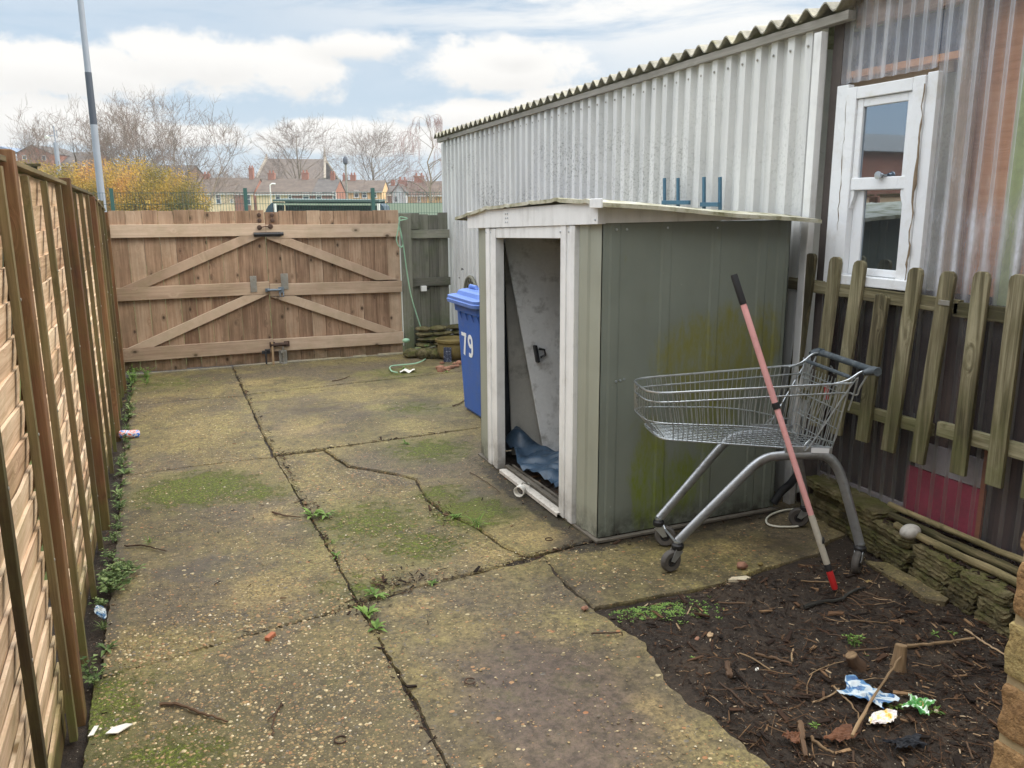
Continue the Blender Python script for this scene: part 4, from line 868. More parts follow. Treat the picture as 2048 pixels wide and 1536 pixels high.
back("stud", (3.50, 2.80, 1.30), (3.56, 2.86, 2.66), M_RAIL, 0.002); back("dado_rail", (3.50, 1.3, 1.24), (3.545, 3.6, 1.30), M_DARKB, 0.002)
back("crimson_panel", (3.515, 2.53, 0.16), (3.53, 2.945, 0.425), M_CRIMSON); back("pale_panel", (3.515, 2.50, 0.43), (3.528, 2.90, 0.57), M_PALEPANEL); back("orange_strip", (3.508, 2.50, 0.18), (3.524, 2.524, 0.70), flat_paint("dull_orange_board", c(142, 88, 62), .8, .2)); back("pale_skirting", (3.515, 2.95, 0.10), (3.53, 3.62, 0.21), M_PALEPANEL)
back("inner_wall", (3.66, 1.2, 0.0), (3.70, 2.92, 2.8), M_DARKB); back("floor", (3.5, 1.2, -0.04), (5.6, 3.72, 0.02), M_DARKB); back("rear_wall", (5.6, 1.2, 0), (5.65, 3.72, 2.9), M_DARKB); back("dark_post", (3.465, 3.565, -0.02), (3.53, 3.635, 2.74), flat_paint("dark_brown_post", c(86, 78, 74), 0.7, 0.15))
g = MB(); n = 130
g.grid(lambda u, v: (3.33 + v * 2.4, 1.2 + 2.26 * u, 2.90 + 0.1 * v * 2.4 + 0.027 * math.cos((1.2 + 2.26 * u) / 0.1405 * 2 * math.pi)), n, 1); g.build("lean_to_roof", M_ASB, lt)
k = MB(); k.box((3.425, 1.3, 2.775), (3.452, 3.40, 2.885)); k.build("fascia_board", M_WHITE, lt, 0.002)

tr = MB()
for a, b in (((3.436, 3.476, 1.30), (3.478, 3.555, 2.375)), ((3.436, 2.925, 1.34), (3.478, 2.984, 2.365))): tr.box(a, b)
win = tr.build("sash_window", M_UPVC, lt, 0.003)
def wb(name, a, b, m=M_UPVC, bev=0.004): k = MB(); k.box(a, b); return k.build(name, m, win, bev)
wb("frame", (3.425, 3.405, 1.345), (3.49, 3.475, 2.355)); wb("frame", (3.425, 2.985, 1.345), (3.49, 3.055, 2.355)); wb("frame", (3.425, 3.055, 2.293), (3.488, 3.405, 2.353)); 
wb("sill", (3.40, 2.95, 1.335), (3.488, 3.50, 1.385))
us = MB()
us.box((3.437, 3.365, 1.84), (3.472, 3.4045, 2.292)); us.box((3.437, 3.0555, 1.84), (3.472, 3.085, 2.292)); us.box((3.439, 3.085, 2.25), (3.470, 3.365, 2.2915)); us.box((3.432, 3.0556, 1.83), (3.474, 3.4043, 1.893))
ush = us.build("upper_sash", M_UPVC, win, 0.004)
ls = MB(); ls.box((3.462, 3.335, 1.386), (3.488, 3.4045, 1.829)); ls.box((3.462, 3.0555, 1.386), (3.488, 3.082, 1.829)); ls.box((3.463, 3.082, 1.387), (3.487, 3.335, 1.425)); lsh = ls.build("lower_sash", M_UPVC, win, 0.004)
for sgn, y in ((1, 3.395), (-1, 3.068)):       # decorative horns below the meeting rail
    k = MB(); prof = [(0, 0.0), (0.024, 0.0), (0.024, -0.03), (0.016, -0.055), (0.006, -0.075), (0.004, -0.095), (-0.022, -0.095), (-0.022, 0.0)]
    k.prism([(3.438, y - sgn * (px_ - .01), 1.83 + pz) for px_, pz in prof], (0.03, 0, 0)); k.build("sash_horn", M_UPVC, win, 0.002)
def _glass(t):
    n = t.noise(t.pos(), 60.0, 4, 0.6)
    gl = t.node("ShaderNodeBsdfGlossy", {"Color": (0.74, 0.84, 0.95, 1), "Roughness": 0.02}).outputs[0]
    dk = t.bsdf(c(30, 32, 36), 0.3, 0, None, 0.3)
    return t.node("ShaderNodeMixShader", {0: 0.42, 1: dk, 2: gl}).outputs[0]
M_GLASS = material("dusty_double_glazing", _glass)
k = MB(); k.box((3.452, 3.085, 1.893), (3.460, 3.365, 2.25)); k.build("pane", M_GLASS, win)
k = MB(); k.box((3.473, 3.082, 1.425), (3.479, 3.335, 1.829)); k.build("pane", M_GLASS, win)
k = MB(); R = random.Random(3)
for y0, z0, z1, th in ((3.468, 1.62, 2.33, 0.0012), (2.988, 1.36, 2.35, 0.006)):
    z = z0; pts_ = []; rs = []
    while z < z1: pts_.append((3.424, y0 + R.uniform(-.006, .006), z)); rs.append(th * R.uniform(0.15, 1.35) * (1.7 if 1.7 < z < 2.0 else 0.8)); z += R.uniform(0.02, 0.05)
    k.tube(pts_, rs, 6)
k.build("filler_bead", M_SEAL, win)
k = MB(); k.lathe([(0, 0), (.012, 0), (.012, .02), (.02, .022), (.02, .03), (0, .032)], (3.43, 3.2, 1.90), 10, (-1, 0, 0)); k.box((3.425, 3.17, 1.896), (3.436, 3.235, 1.905)); k.build("sash_catch", M_ZINC, win)

# ================================================================== PICKET FENCE on the lean-to wall
XP = 3.385
def picket(par, y, zt, zb, lean, seed, broken=False):
    R = random.Random(seed); k = MB(); w = 0.040; out = []
    top = [(-w, -0.03), (-w * 0.82, -0.010), (-w * 0.4, 0.0), (w * 0.4, 0.0), (w * 0.82, -0.010), (w, -0.03)] if not broken else [(-w, -0.02), (-w * .5, -0.004), (-w * .2, -0.012), (w * .3, 0.0), (w * .6, -.012), (w, -.006)]
    for (dy, dz_) in [(-w, None), (w, None)][::-1]: out.append((dy, zb))
    out = [(w, zb), (-w, zb)] + [(a, zt + b) for a, b in top]
    out = [(XP - 0.011, y + a + (z - zt) * lean, z) for a, z in out]
    off = R.random() * 9; gl = [(q[2] + off, q[1] * 1.0 + off, 0) for q in out]; gl2 = [(a, b, .02) for a, b, _ in gl]
    k.prism(out, (0.022, 0, 0), R.random(), gv=gl + gl2); return k.build("picket", M_PICKET, par, 0.003)
pf1 = thing("picket_fence", "mossy picket panel hung under the window with one short broken picket", "picket fence", (XP, 3.2, 0.5))
pf2 = thing("picket_fence", "greener picket panel on the lean-to wall nearest the brick corner", "picket fence", (XP, 2.3, 0.5))
for i, (y, zt, zb, ln) in enumerate([(3.60, 1.49, 0.52, -0.09), (3.415, 1.48, 0.52, -0.07), (3.245, 1.47, 0.51, -0.08), (3.085, 1.315, 0.52, -0.06), (2.895, 1.455, 0.51, -0.07), (2.715, 1.45, 0.50, -0.07)]):
    pk = picket(pf1, y, zt, zb, ln, 70 + i, i == 3)
    if i == 5:
        m_ = MB(); m_.box((XP - .016, 2.685, 1.292), (XP - .0115, 2.745, 1.316)); m_.build("metal_tag", M_GALV, pk, 0.002)
for i, (y, zt, zb, ln) in enumerate([(2.545, 1.46, 0.51, -0.01), (2.372, 1.46, 0.51, 0.0), (2.20, 1.45, 0.50, 0.0), (2.03, 1.45, 0.5, 0.0), (1.86, 1.45, 0.5, 0.0)]): picket(pf2, y, zt, zb, ln, 80 + i)
k = MB(); k.beam((XP + .030, 3.79, 1.31), (XP + .030, 2.66, 1.285), 0.036, 0.068); k.build("rail", M_PICKET, pf1, 0.003)
k = MB(); k.beam((XP + .030, 3.72, 0.68), (XP + .030, 2.74, 0.675), 0.036, 0.062); k.build("rail", M_PICKET, pf1, 0.003)
k = MB(); k.beam((XP + .030, 2.685, 1.275), (XP + .030, 1.75, 1.28), 0.036, 0.068); k.build("rail", M_PICKET, pf2, 0.003)
k = MB(); k.beam((XP + .030, 2.705, 0.695), (XP + .030, 1.75, 0.69), 0.036, 0.070); k.build("rail", M_PICKET, pf2, 0.003)

# ================================================================== RAISED STONE EDGING, mulch, poles
ed = thing("stone_edging", "low dry edging of mossy flat stones below the picket fence", "stone edging", (3.3, 2.8, 0))
EDP = [(3.40, 3.56), (3.36, 3.25), (3.29, 2.95), (3.22, 2.60), (3.15, 2.25), (3.07, 1.9), (2.98, 1.5)]
def edpos(s):
    i = min(int(s), len(EDP) - 2); f = s - i; a, b = np.array(EDP[i]), np.array(EDP[i + 1]); return a + (b - a) * f, nrm(np.array([*(b - a), 0]))
R = random.Random(77)
def block(cen, d, L, dep, h, seed):
    r = random.Random(seed); sd_ = np.array([-d[1], d[0], 0]); k = MB(); nx, ny, nz = 12, 6, 5
    P0 = [(r.uniform(0, 6), r.uniform(2, 5)) for _ in range(4)]
    def pt(a, b, cc_):
        a2, b2, c2 = a * 2 - 1, b * 2 - 1, cc_ * 2 - 1; m = max(abs(a2), abs(b2), abs(c2)); rr = (abs(a2) ** 12 + abs(b2) ** 12 + abs(c2) ** 12) ** (1 / 12); s = m / rr if rr > 0 else 1
        q = np.array([a2, b2, c2]) * s; w = 1 + 0.07 * math.sin(a2 * P0[0][1] + P0[0][0]) + 0.05 * math.sin(b2 * P0[1][1] * 1.4 + P0[1][0] + a2 * 3) + 0.04 * math.sin(a2 * 9 + c2 * 4 + P0[2][0])
        return np.array(cen) + d * q[0] * L / 2 + sd_ * q[1] * dep / 2 * w + np.array([0, 0, 1]) * q[2] * h / 2 * (w * .5 + .5) + nz3(q)
    def nz3(q):
        f = seed % 17; return np.array([.0035 * math.sin(q[1] * 11 + q[2] * 7 + f), .006 * math.sin(q[0] * 9 + q[2] * 6 + f * 2) * math.sin(q[0] * 23 + f), .0035 * math.sin(q[0] * 13 + q[1] * 9 + f)])
    tn = r.random()
    for ax in range(3):
        for s in (0, 1):
            f = {0: lambda u, v: pt(s, u, v), 1: lambda u, v: pt(u, s, v), 2: lambda u, v: pt(u, v, s)}[ax]
            k.grid(f, (ny, nx, nx)[ax], (nz, nz, ny)[ax], tn, False)
    return k
for row in range(3):
    s = 0.02 + 0.13 * row
    while s < 5.6:
        p, d = edpos(s); L = R.uniform(0.16, 0.34); h = 0.056
        q = np.array([p[0], p[1], 0.0]) + d * L / 2; sdv = np.array([-d[1], d[0], 0]); dep = R.uniform(0.09, 0.12)
        block((q[0] + 0.035 + .012 * row, q[1], -0.01 + row * h + h / 2 + R.uniform(-.003, .003)), d, L - 0.010, dep, h * R.uniform(0.90, 1.0), R.randint(0, 9999)).build("edging_stone", M_STONE, ed)
        s += L / 0.34
for (s, L) in ((0.08, 0.30), (0.98, 0.34)):
    p, d = edpos(s); q = np.array([p[0] + .06, p[1], 0.178]) + d * L / 2; block(q, d, L, 0.17, 0.045, int(s * 100)).build("edging_stone", M_STONE, ed)
k = MB(); k.grid(lambda u, v: (edpos(u * 5.6)[0][0] + 0.06 + v * (3.56 - edpos(u * 5.6)[0][0] - 0.06), edpos(u * 5.6)[0][1], 0.150 - 0.012 * v + 0.01 * math.sin(u * 50 + v * 5)), 50, 6)
tag(k.build("raised_bed_soil", M_SOIL), kind="structure")
def bedtop(R):
    s = R.uniform(0.1, 5.4); p, d = edpos(s); return p[0] + R.uniform(0.05, 3.50 - p[0]), p[1]
chips("bed_mulch", 1500, bedtop, lambda x, y: 0.152, 0.014, 0.05, 24, (0.05, 0.55))
for i, (a, b, r, lab) in enumerate((((3.45, 2.98, 0.205), (3.40, 1.7, 0.20), 0.016, "thin half-round timber pole lying closest to the lean-to wall"), ((3.375, 2.90, 0.185), (3.30, 1.72, 0.19), 0.021, "middle of three old timber poles lying on the stone bed"), ((3.30, 2.80, 0.178), (3.205, 1.70, 0.185), 0.019, "split weathered pole lying outermost on the stone bed"))):
    a, b = np.array(a), np.array(b); R = random.Random(i); n = 14
    k = MB(); k.tube([a + (b - a) * j / n + np.array([R.uniform(-.003, .003), 0, R.uniform(-.003, .003)]) for j in range(n + 1)], [r * R.uniform(.9, 1.08) for _ in range(n + 1)], 9)
    tag(k.build("timber_pole", M_DARKPOLE), lab, "timber pole", "old timber poles on the bed")
q = G(1820, 1068, 0.175); k = MB(); k.rock(q + np.array([0, 0, 0.012]), (0.062, 0.045, 0.036), 5, 12, 0.05, rot=0.3); tag(k.build("pebble", M_PEB), "smooth pale grey pebble sitting on the stone edging", "pebble")
k = MB(); o = [G(x, y, 0.004) for x, y in ((1728, 1122), (1775, 1128), (1905, 1195), (1890, 1207), (1850, 1200))]; o2 = jag([(p[0], p[1]) for p in o], .008, .05, 4)
k.prism([(x, y, -0.05) for x, y in o2], (0, 0, 0.062)); tag(k.build("kerb_slab", M_CONC), "worn pale concrete edging slab half buried at the foot of the stones", "edging slab")

# ================================================================== METAL SHED
shed = thing("metal_shed", "small olive green metal shed with a white door frame, its doorway open", "shed", (2.67, 4.45, 0))
X0, X1, Y0, Y1 = 2.04, 3.225, 3.60, 5.30
def zf(y): return 1.668 - (y - 3.6) * 0.032          # fascia's lower edge along the front
def ribbed(a, b, z0, z1f, nrm_, ribs, rib_w=0.05, dep=0.010, th=0.004):
    a, b = np.array(a, float), np.array(b, float); d = b - a; L = np.linalg.norm(d); d = d / L; nn = np.array(nrm_, float)
    st = [0.0]
    for r in ribs: st += [r - rib_w / 2 - .012, r - rib_w / 2, r + rib_w / 2, r + rib_w / 2 + .012]
    st.append(L); off = [0.0] + [q for r in ribs for q in (0, dep, dep, 0)] + [0.0]; g = MB(); vs = []
    for s, o in zip(st, off):
        p = a + d * s + nn * o; zt = z1f(p)
        vs += [(p[0], p[1], z0), (p[0], p[1], zt), (*(p - nn * th)[:2], z0), (*(p - nn * th)[:2], zt)]
    fs = []
    for i in range(len(st) - 1):
        A, B = i * 4, i * 4 + 4; fs += [(A, B, B + 1, A + 1), (A + 2, A + 3, B + 3, B + 2), (A + 1, B + 1, B + 3, A + 3), (A, A + 2, B + 2, B)]
    fs += [(0, 1, 3, 2), (4 * len(st) - 4, 4 * len(st) - 2, 4 * len(st) - 1, 4 * len(st) - 3)]
    return g.add(vs, fs, .5)
ribbed((X0, Y0, 0), (X1, Y0, 0), 0.02, lambda p: 1.672 + (p[0] - X0) * 0.004, (0, -1, 0), [0.075, 0.38, 0.69, 1.0, 1.13], 0.045, 0.004).build("side_wall", M_OLIVE, shed)
ribbed((X0, 3.835, 0), (X0, Y0, 0), 0.02, lambda p: zf(p[1]) + .004, (-1, 0, 0), [0.06], 0.09).build("front_panel", M_OLIVELIT, shed)
ribbed((X0, Y1, 0), (X0, 5.10, 0), 0.02, lambda p: zf(p[1]) + .004, (-1, 0, 0), [0.12], 0.07).build("front_panel", M_OLIVELIT, shed)
ribbed((X1, Y1, 0), (X0, Y1, 0), 0.02, lambda p: 1.62, (0, 1, 0), [0.3, 0.65, 1.0], 0.05).build("side_wall", M_OLIVE, shed)
ribbed((X1, Y0, 0), (X1, Y1, 0), 0.02, lambda p: 1.66, (1, 0, 0), [0.3, 0.65, 1.0, 1.35], 0.05).build("back_wall", M_OLIVE, shed)
k = MB()
# inner faces of the walls
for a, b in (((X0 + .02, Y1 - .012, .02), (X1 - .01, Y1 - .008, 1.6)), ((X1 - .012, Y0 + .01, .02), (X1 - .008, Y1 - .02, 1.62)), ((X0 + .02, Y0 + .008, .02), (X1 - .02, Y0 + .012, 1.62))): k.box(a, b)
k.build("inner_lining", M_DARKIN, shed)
k = MB(); k.box((X0 - .002, Y0 - .02, 1.60 + .072), (X0 - .001, Y0, 1.673))
fr = MB()
def jamb(y0, y1, z1): 
    w = y1 - y0
    fr.box((X0 - .030, y0, 0.015), (X0 + .03, y0 + w * .34, z1)); fr.box((X0 - .022, y0 + w * .34, 0.015), (X0 + .03, y0 + w * .62, z1)); fr.box((X0 - .030, y0 + w * .62, 0.015), (X0 + .03, y1, z1))
jamb(3.838, 4.0, 1.657); jamb(4.925, 5.098, 1.618)
fr.hexa([(X0 - .026, 4.0005, 1.586), (X0 + .028, 4.0005, 1.586), (X0 + .028, 4.9245, 1.560), (X0 - .026, 4.9245, 1.560), (X0 - .026, 4.0005, 1.655), (X0 + .028, 4.0005, 1.655), (X0 + .028, 4.9245, 1.622), (X0 - .026, 4.9245, 1.622)])
fr.build("door_frame", M_WHITE, shed, 0.003)
fa = MB(); fa.hexa([(X0 - .035, 3.585, zf(3.585)), (X0 + .01, 3.585, zf(3.585)), (X0 + .01, 5.42, zf(5.42)), (X0 - .035, 5.42, zf(5.42)), (X0 - .035, 3.585, zf(3.585) + .108), (X0 + .01, 3.585, zf(3.585) + .108), (X0 + .01, 5.42, zf(5.42) + .115), (X0 - .035, 5.42, zf(5.42) + .115)])
fa.prism([(X0 + .0105, 3.586, 1.672), (X1 + .0, 3.586, 1.682), (X1 + .0, 3.586, 1.684), (X0 + .0105, 3.586, 1.776)], (0, 0.014, 0)); fa.build("fascia", M_WHITE, shed, 0.002)
for (y, dz) in ((4.74, .03), (4.74, .055), (4.74, .08), (4.71, .03), (4.71, .055), (4.71, .08), (3.61, .02), (3.9, -.035), (4.0, -.035), (5.0, -.03), (5.08, -.03)):
    k = MB(); k.lathe([(0, 0), (.006, .0), (.005, .003), (0, .004)], (X0 - .035 if dz > 0 else X0 - .031, y, zf(y) + dz), 8, (-1, 0, 0)); k.build("screw", M_ZINC, shed)
for (x, z) in ((2.115, 1.64), (2.18, 1.64), (2.13, .87), (2.16, .87), (2.185, .875), (2.42, 1.645), (2.73, 1.64)):
    k = MB(); k.lathe([(0, 0), (.007, .0), (.006, .004), (0, .005)], (x, 3.60 if abs(x - 2.115) > .03 else 3.59, z), 8, (0, -1, 0)); k.build("screw", M_ZINC, shed)
# roof: a thin warped sheet, sagging towards its far corner and sloping back to the workshop
RP = [(3.50, 1.772), (3.62, 1.784), (4.02, 1.792), (4.45, 1.776), (4.75, 1.764), (5.0, 1.757), (5.15, 1.742), (5.62, 1.685)]
def rz(x, y):
    z = np.interp(y, [q[0] for q in RP], [q[1] for q in RP]); return z - (x - 2.0) * 0.072 + 0.003 * math.sin(x * 7 + y * 3)
g = MB(); ny, nx = 60, 14
top = lambda u, v: (1.985 + 1.36 * v, 3.50 + 2.12 * u, rz(1.985 + 1.36 * v, 3.50 + 2.12 * u) + (0.006 if 0.42 < (u * 6.2) % 1.0 < 0.58 else 0))
g.grid(top, ny, nx); g.grid(lambda u, v: tuple(np.array(top(u, 1 - v)) - np.array([0, 0, .010])), ny, nx)
for ax, s in ((0, 0), (0, 1), (1, 0), (1, 1)):
    def sk(a, b, ax=ax, s=s):
        p = top(s, a) if ax == 0 else top(a, s); return (p[0], p[1], p[2] - b * .020)
    g.grid(sk, nx if ax == 0 else ny, 1, None, False)
roof = g.build("roof", M_ROOFM, shed)
for p in roof.data.polygons: p.use_smooth = False
k = MB(); k.box((1.976, 3.50, 1.745), (1.9845, 3.62, 1.79)); k.build("roof_clip", M_WHITE, shed, 0.003)
k = MB(); k.box((X0 + .03, Y0 + .02, 0.0), (X1 - .02, Y1 - .02, 0.014)); k.build("floor", M_SOIL, shed)
k = MB(); k.box((X0 - .02, Y0 - .03, 0.003), (X0 + .01, Y1 + .02, 0.016)); k.box((X0, Y0 - .035, 0.003), (X1, Y0 - .006, 0.017)); k.box((X0 + .02, 4.0, 0.012), (X0 + .05, 4.92, 0.04)); k.box((X0 + .075, 4.0, 0.012), (X0 + .09, 4.92, 0.035)); k.build("base_rail", flat_paint("dirty_base_rail", c(104, 98, 88), .7, .25, c(44, 38, 32), 9.0), shed, 0.002)

def panelY(Y, px_pts, th, tiltx=0.0):
    pts_ = [onY(x, y, Y) for x, y in px_pts]; return pts_
# the shed's own door, lifted off and leaning inside
D = [onY(x, y, 4.98) for x, y in ((1022, 500), (1085, 934))]
a, b = D; b = np.array([b[0], 4.93, max(b[2], 0.03)]); a = np.array([a[0], 5.06, a[2]])
wv = nrm(np.cross(b - a, [0, -1, 0])); wv = wv if wv[0] > 0 else -wv
door = thing("loose_door", "pale grey sheet door lifted off and leaning tilted inside the shed", "door", (b[0], b[1], 0.03))
a = a + (a - b) * 0.10; k = MB(); w = wv * 0.72; nn = nrm(np.cross(w, b - a)); nn = nn if nn[1] > 0 else -nn
k.hexa([b, b + w, b + w + nn * .012, b + nn * .012, a, a + w, a + w + nn * .012, a + nn * .012]); k.build("door_sheet", M_GREYBOARD, door, 0.002)
hq = onY(1064, 709, 5.0); k = MB(); dd = nrm(a - b)
k.beam(hq - dd * .06 + wv * .025 - nn * .012, hq + dd * .06 + wv * .025 - nn * .012, .055, .022, wv); k.build("handle_plate", M_BLACKPL, door, 0.006)
k = MB(); k.tube([hq - dd * .03 + wv * .05 - nn * .02, hq - dd * .02 + wv * .085 - nn * .028, hq + dd * .015 + wv * .085 - nn * .028, hq + dd * .03 + wv * .05 - nn * .02], 0.008, 8); k.build("handle", M_BLACKPL, door)
k = MB(); xs_ = onY(1013, 700, 5.2)[0]; k.hexa([(xs_, 5.10, .04), (3.2, 5.10, .04), (3.2, 5.115, .04), (xs_, 5.115, .04), (xs_ - .0, 5.23, 1.50), (3.2, 5.23, 1.50), (3.2, 5.245, 1.5), (xs_, 5.245, 1.5)])
ib = k.build("inner_board", M_BEIGE); tag(ib, "dusty beige board standing against the shed's far inner wall", "board")
# tarpaulin heap
R = random.Random(8); ph = [(R.uniform(3, 14), R.uniform(3, 14), R.uniform(0, 6)) for _ in range(9)]
def tarpz(x, y): return sum(math.sin(x * p + y * q + r) for p, q, r in ph) / 9
g = MB()
def tp(u, v):
    x = 2.12 + 0.62 * u + 0.03 * math.sin(v * 9); y = 4.25 + 0.85 * v + 0.05 * math.sin(u * 7)
    hump = math.exp(-((u - .35) ** 2 / .09 + (v - .42) ** 2 / .10)) * .10 + math.exp(-((u - .15) ** 2 / .05 + (v - .95) ** 2 / .03)) * .16 + 0.03
    return (x, y, 0.03 + hump * (0.75 + .9 * tarpz(x * 2, y * 2)) + 0.07 * abs(tarpz(x * 2.6, y * 2.6)) + .012 * abs(tarpz(x * 7, y * 6)))
g.grid(tp, 50, 60, gfn=lambda u, v: (u, v, 0)); tag(g.build("tarpaulin", M_TARP), "crumpled blue tarpaulin heaped on the shed floor inside the doorway", "tarpaulin")
chips("shed_floor_debris", 350, lambda R: (R.uniform(2.06, 2.7), R.uniform(4.0, 4.9)), lambda x, y: 0.016, 0.01, 0.05, 25, (0.05, 0.8))
A, B = G(1006, 942, 0.02), G(1122, 1030, 0.02); d = nrm(B - A); s = np.array([d[1], -d[0], 0]) * .027; s = s if s[0] < 0 else -s
k = MB(); o = [A - s, B - s, B + s, A + s]; nseg = 12
k.grid(lambda u, v: A + (B - A) * u + s * (v * 2 - 1) + np.array([0, 0, .012 + 0.004 * (1 - abs(v * 2 - 1) ** 3)]), nseg, 8, gfn=lambda u, v: (u, v, 0)); k.grid(lambda u, v: A + (B - A) * u + s * (1 - v * 2) + np.array([0, 0, .006]), nseg, 2)
k.grid(lambda u, v: A + (B - A) * u + s * 1 + np.array([0, 0, .012 - .02 * v]), nseg, 1); k.grid(lambda u, v: A + (B - A) * u - s * 1 + np.array([0, 0, -.008 + .02 * v]), nseg, 1)
M_FLECK = flat_paint("speckled_white_strip", c(196, 190, 180), 0.6, 0.1, c(84, 72, 58), 46.0)
tag(k.build("threshold_strip", M_FLECK), "loose white threshold strip lying on the concrete before the shed doorway", "strip")
q = G(1040, 992, 0.0); k = MB(); ax = nrm([-.75, -.66, 0])
k.lathe([(0.030, -.022), (0.034, -.022), (0.034, .022), (0.030, .022), (0.030, -.022)], q + np.array([0, 0, .034]), 24, ax, cap=False); tag(k.build("tape_roll", M_PAPER), "pale cardboard tape ring standing on edge beside the white strip", "tape ring")
k = MB(); k.tube(smooth([q + np.array([.035, .05, .05]), q + np.array([.03, .02, .075]), q + np.array([.08, .03, .05]), q + np.array([.1, .10, .04])]), .004, 6); tag(k.build("grey_wire", M_GALV), "short bent grey wire lying over the white threshold strip", "wire")
# two forked brackets standing behind the shed roof
for (x0, x1, xb0, xb1, yt, yb, lab) in ((1329, 1356, 1325, 1379, 356, 405, "blue steel forked bracket with a longer foot at the shed roof's back"), (1408, 1440, 1402, 1438, 354, 409, "blue steel forked bracket nearer the white window on the shed roof")):
    br = thing("steel_bracket", lab, "bracket", onX(x0, yb, 3.36), "blue forked brackets on the shed roof")
    for x in (x0, x1): k = MB(); p, q = onX(x, yt, 3.36), onX(x, yb + 12, 3.36); k.beam(q, p, .022, .016, (1, 0, 0)); k.build("prong", M_BLUEST, br, 0.002)
    k = MB(); k.beam(onX(xb0, yb, 3.345), onX(xb1, yb, 3.345), .02, .028); k.build("crossbar", M_BLUEST, br, 0.002)

# ================================================================== WHEELED BIN
binr = thing("wheeled_bin", "tall blue wheeled bin numbered 79 half hidden behind the shed", "bin", (2.70, 6.38, 0))
BX, BY0, BY1 = 2.375, 6.14, 6.74
def ring(x0, x1, y0, y1, r, z, n=6):
    out = []
    for cx, cy, a0 in ((x1 - r, y1 - r, 0), (x0 + r, y1 - r, 90), (x0 + r, y0 + r, 180), (x1 - r, y0 + r, 270)):
        for i in range(n + 1): a = math.radians(a0 + 90 * i / n); out.append((cx + r * math.cos(a), cy + r * math.sin(a), z))
    return out
def loft(k, rings, capt=True, capb=True, tone=None):
    n = len(rings[0]); vs = [p for r in rings for p in r]; fs = [(i * n + j, i * n + (j + 1) % n, (i + 1) * n + (j + 1) % n, (i + 1) * n + j) for i in range(len(rings) - 1) for j in range(n)]
    if capb: fs.append(tuple(range(n))[::-1])
    if capt: fs.append(tuple((len(rings) - 1) * n + j for j in range(n)))
    return k.add(vs, fs, tone, None, False)
def br_(z, out=0.0):
    f = z / 0.97; return ring(BX + .045 * (1 - f) - out - .01, BX + .70 - .12 * (1 - f) + out, BY0 + .045 * (1 - f) - out, BY1 - .045 * (1 - f) + out, .055, z)
k = MB(); loft(k, [br_(0.0, -.02), br_(0.03), br_(0.88), br_(0.885, .016), br_(0.955, .02), br_(0.96, .012)]); k.build("bin_body", M_BLUEBIN, binr, 0.004)
k = MB()
for y in (6.16, 6.30, 6.44, 6.58): k.prism([(BX - .03, y - .004, .885), (BX - .012, y - .004, .885), (BX - .008, y - .004, .82)], (0, .008, 0))
k.build("rim_ribs", M_BLUEBIN, binr)
lid = MB()
def lr(x0, z, o, r=.06): return ring(BX - .075 + o, BX + .74 - o, BY0 - .045 + o, BY1 + .055 - o, r, z)
loft(lid, [lr(0, .955, .0), lr(0, .985, -.006), lr(0, .99, .002), lr(0, 1.015, .0), lr(0, 1.022, .02), lr(0, 1.024, .06), lr(0, 1.058, .075), lr(0, 1.068, .095), lr(0, 1.072, .16)]); lo = lid.build("bin_lid", M_BLUELID, binr, 0.003)
k = MB(); k.tube([(BX + .10, BY1 - .10, 1.075), (BX + .10, BY1 - .10, 1.09), (BX + .10, BY1 - .24, 1.09), (BX + .10, BY1 - .24, 1.075)], .018, 8); k.build("lid_handle", M_BLUELID, lo)
for y in (BY0 + .03, BY1 - .03): k = MB(); k.lathe([(0, -.02), (.085, -.02), (.095, -.012), (.095, .012), (.085, .02), (0, .02)], (BX + .60, y, .095), 20, (0, 1, 0)); k.build("wheel", M_BLACKPL, binr)
def stroke(k, pts2, w, fn, th=.0016):          # a flat lettering stroke of width w along pts2
    q = [np.array(p) for p in pts2]; L_, R_ = [], []
    for i in range(len(q)):
        d = q[min(i + 1, len(q) - 1)] - q[max(i - 1, 0)]; d = d / np.linalg.norm(d); nn = np.array([-d[1], d[0]]) * w / 2; L_.append(q[i] + nn); R_.append(q[i] - nn)
    for i in range(len(q) - 1):
        o = [L_[i], R_[i], R_[i + 1], L_[i + 1]]; k.hexa([fn(p, 0) for p in o] + [fn(p, th) for p in o], .5)
nc = onX(934, 690, BX + .0); tz = nc[2]; ty = nc[1]
numf = lambda p, o: (BX + .045 * (1 - (tz + p[1]) / .97) - .0125 - o, ty - p[0], tz + p[1])
k = MB(); stroke(k, [(-.135, .082), (-.015, .082)], .030, numf); stroke(k, [(-.034, .096), (-.066, -.02), (-.088, -.097)], .036, numf, .0019)
el = [(.075 + .040 * math.cos(a), .040 + .042 * math.sin(a)) for a in np.linspace(0, 2 * math.pi, 29)]; stroke(k, el, .033, numf, .0016)
stroke(k, [(.115, .05), (.115, -.02), (.108, -.055), (.088, -.078), (.062, -.082), (.030, -.078)], .034, numf, .0020); k.build("number_79", M_NUM, binr)

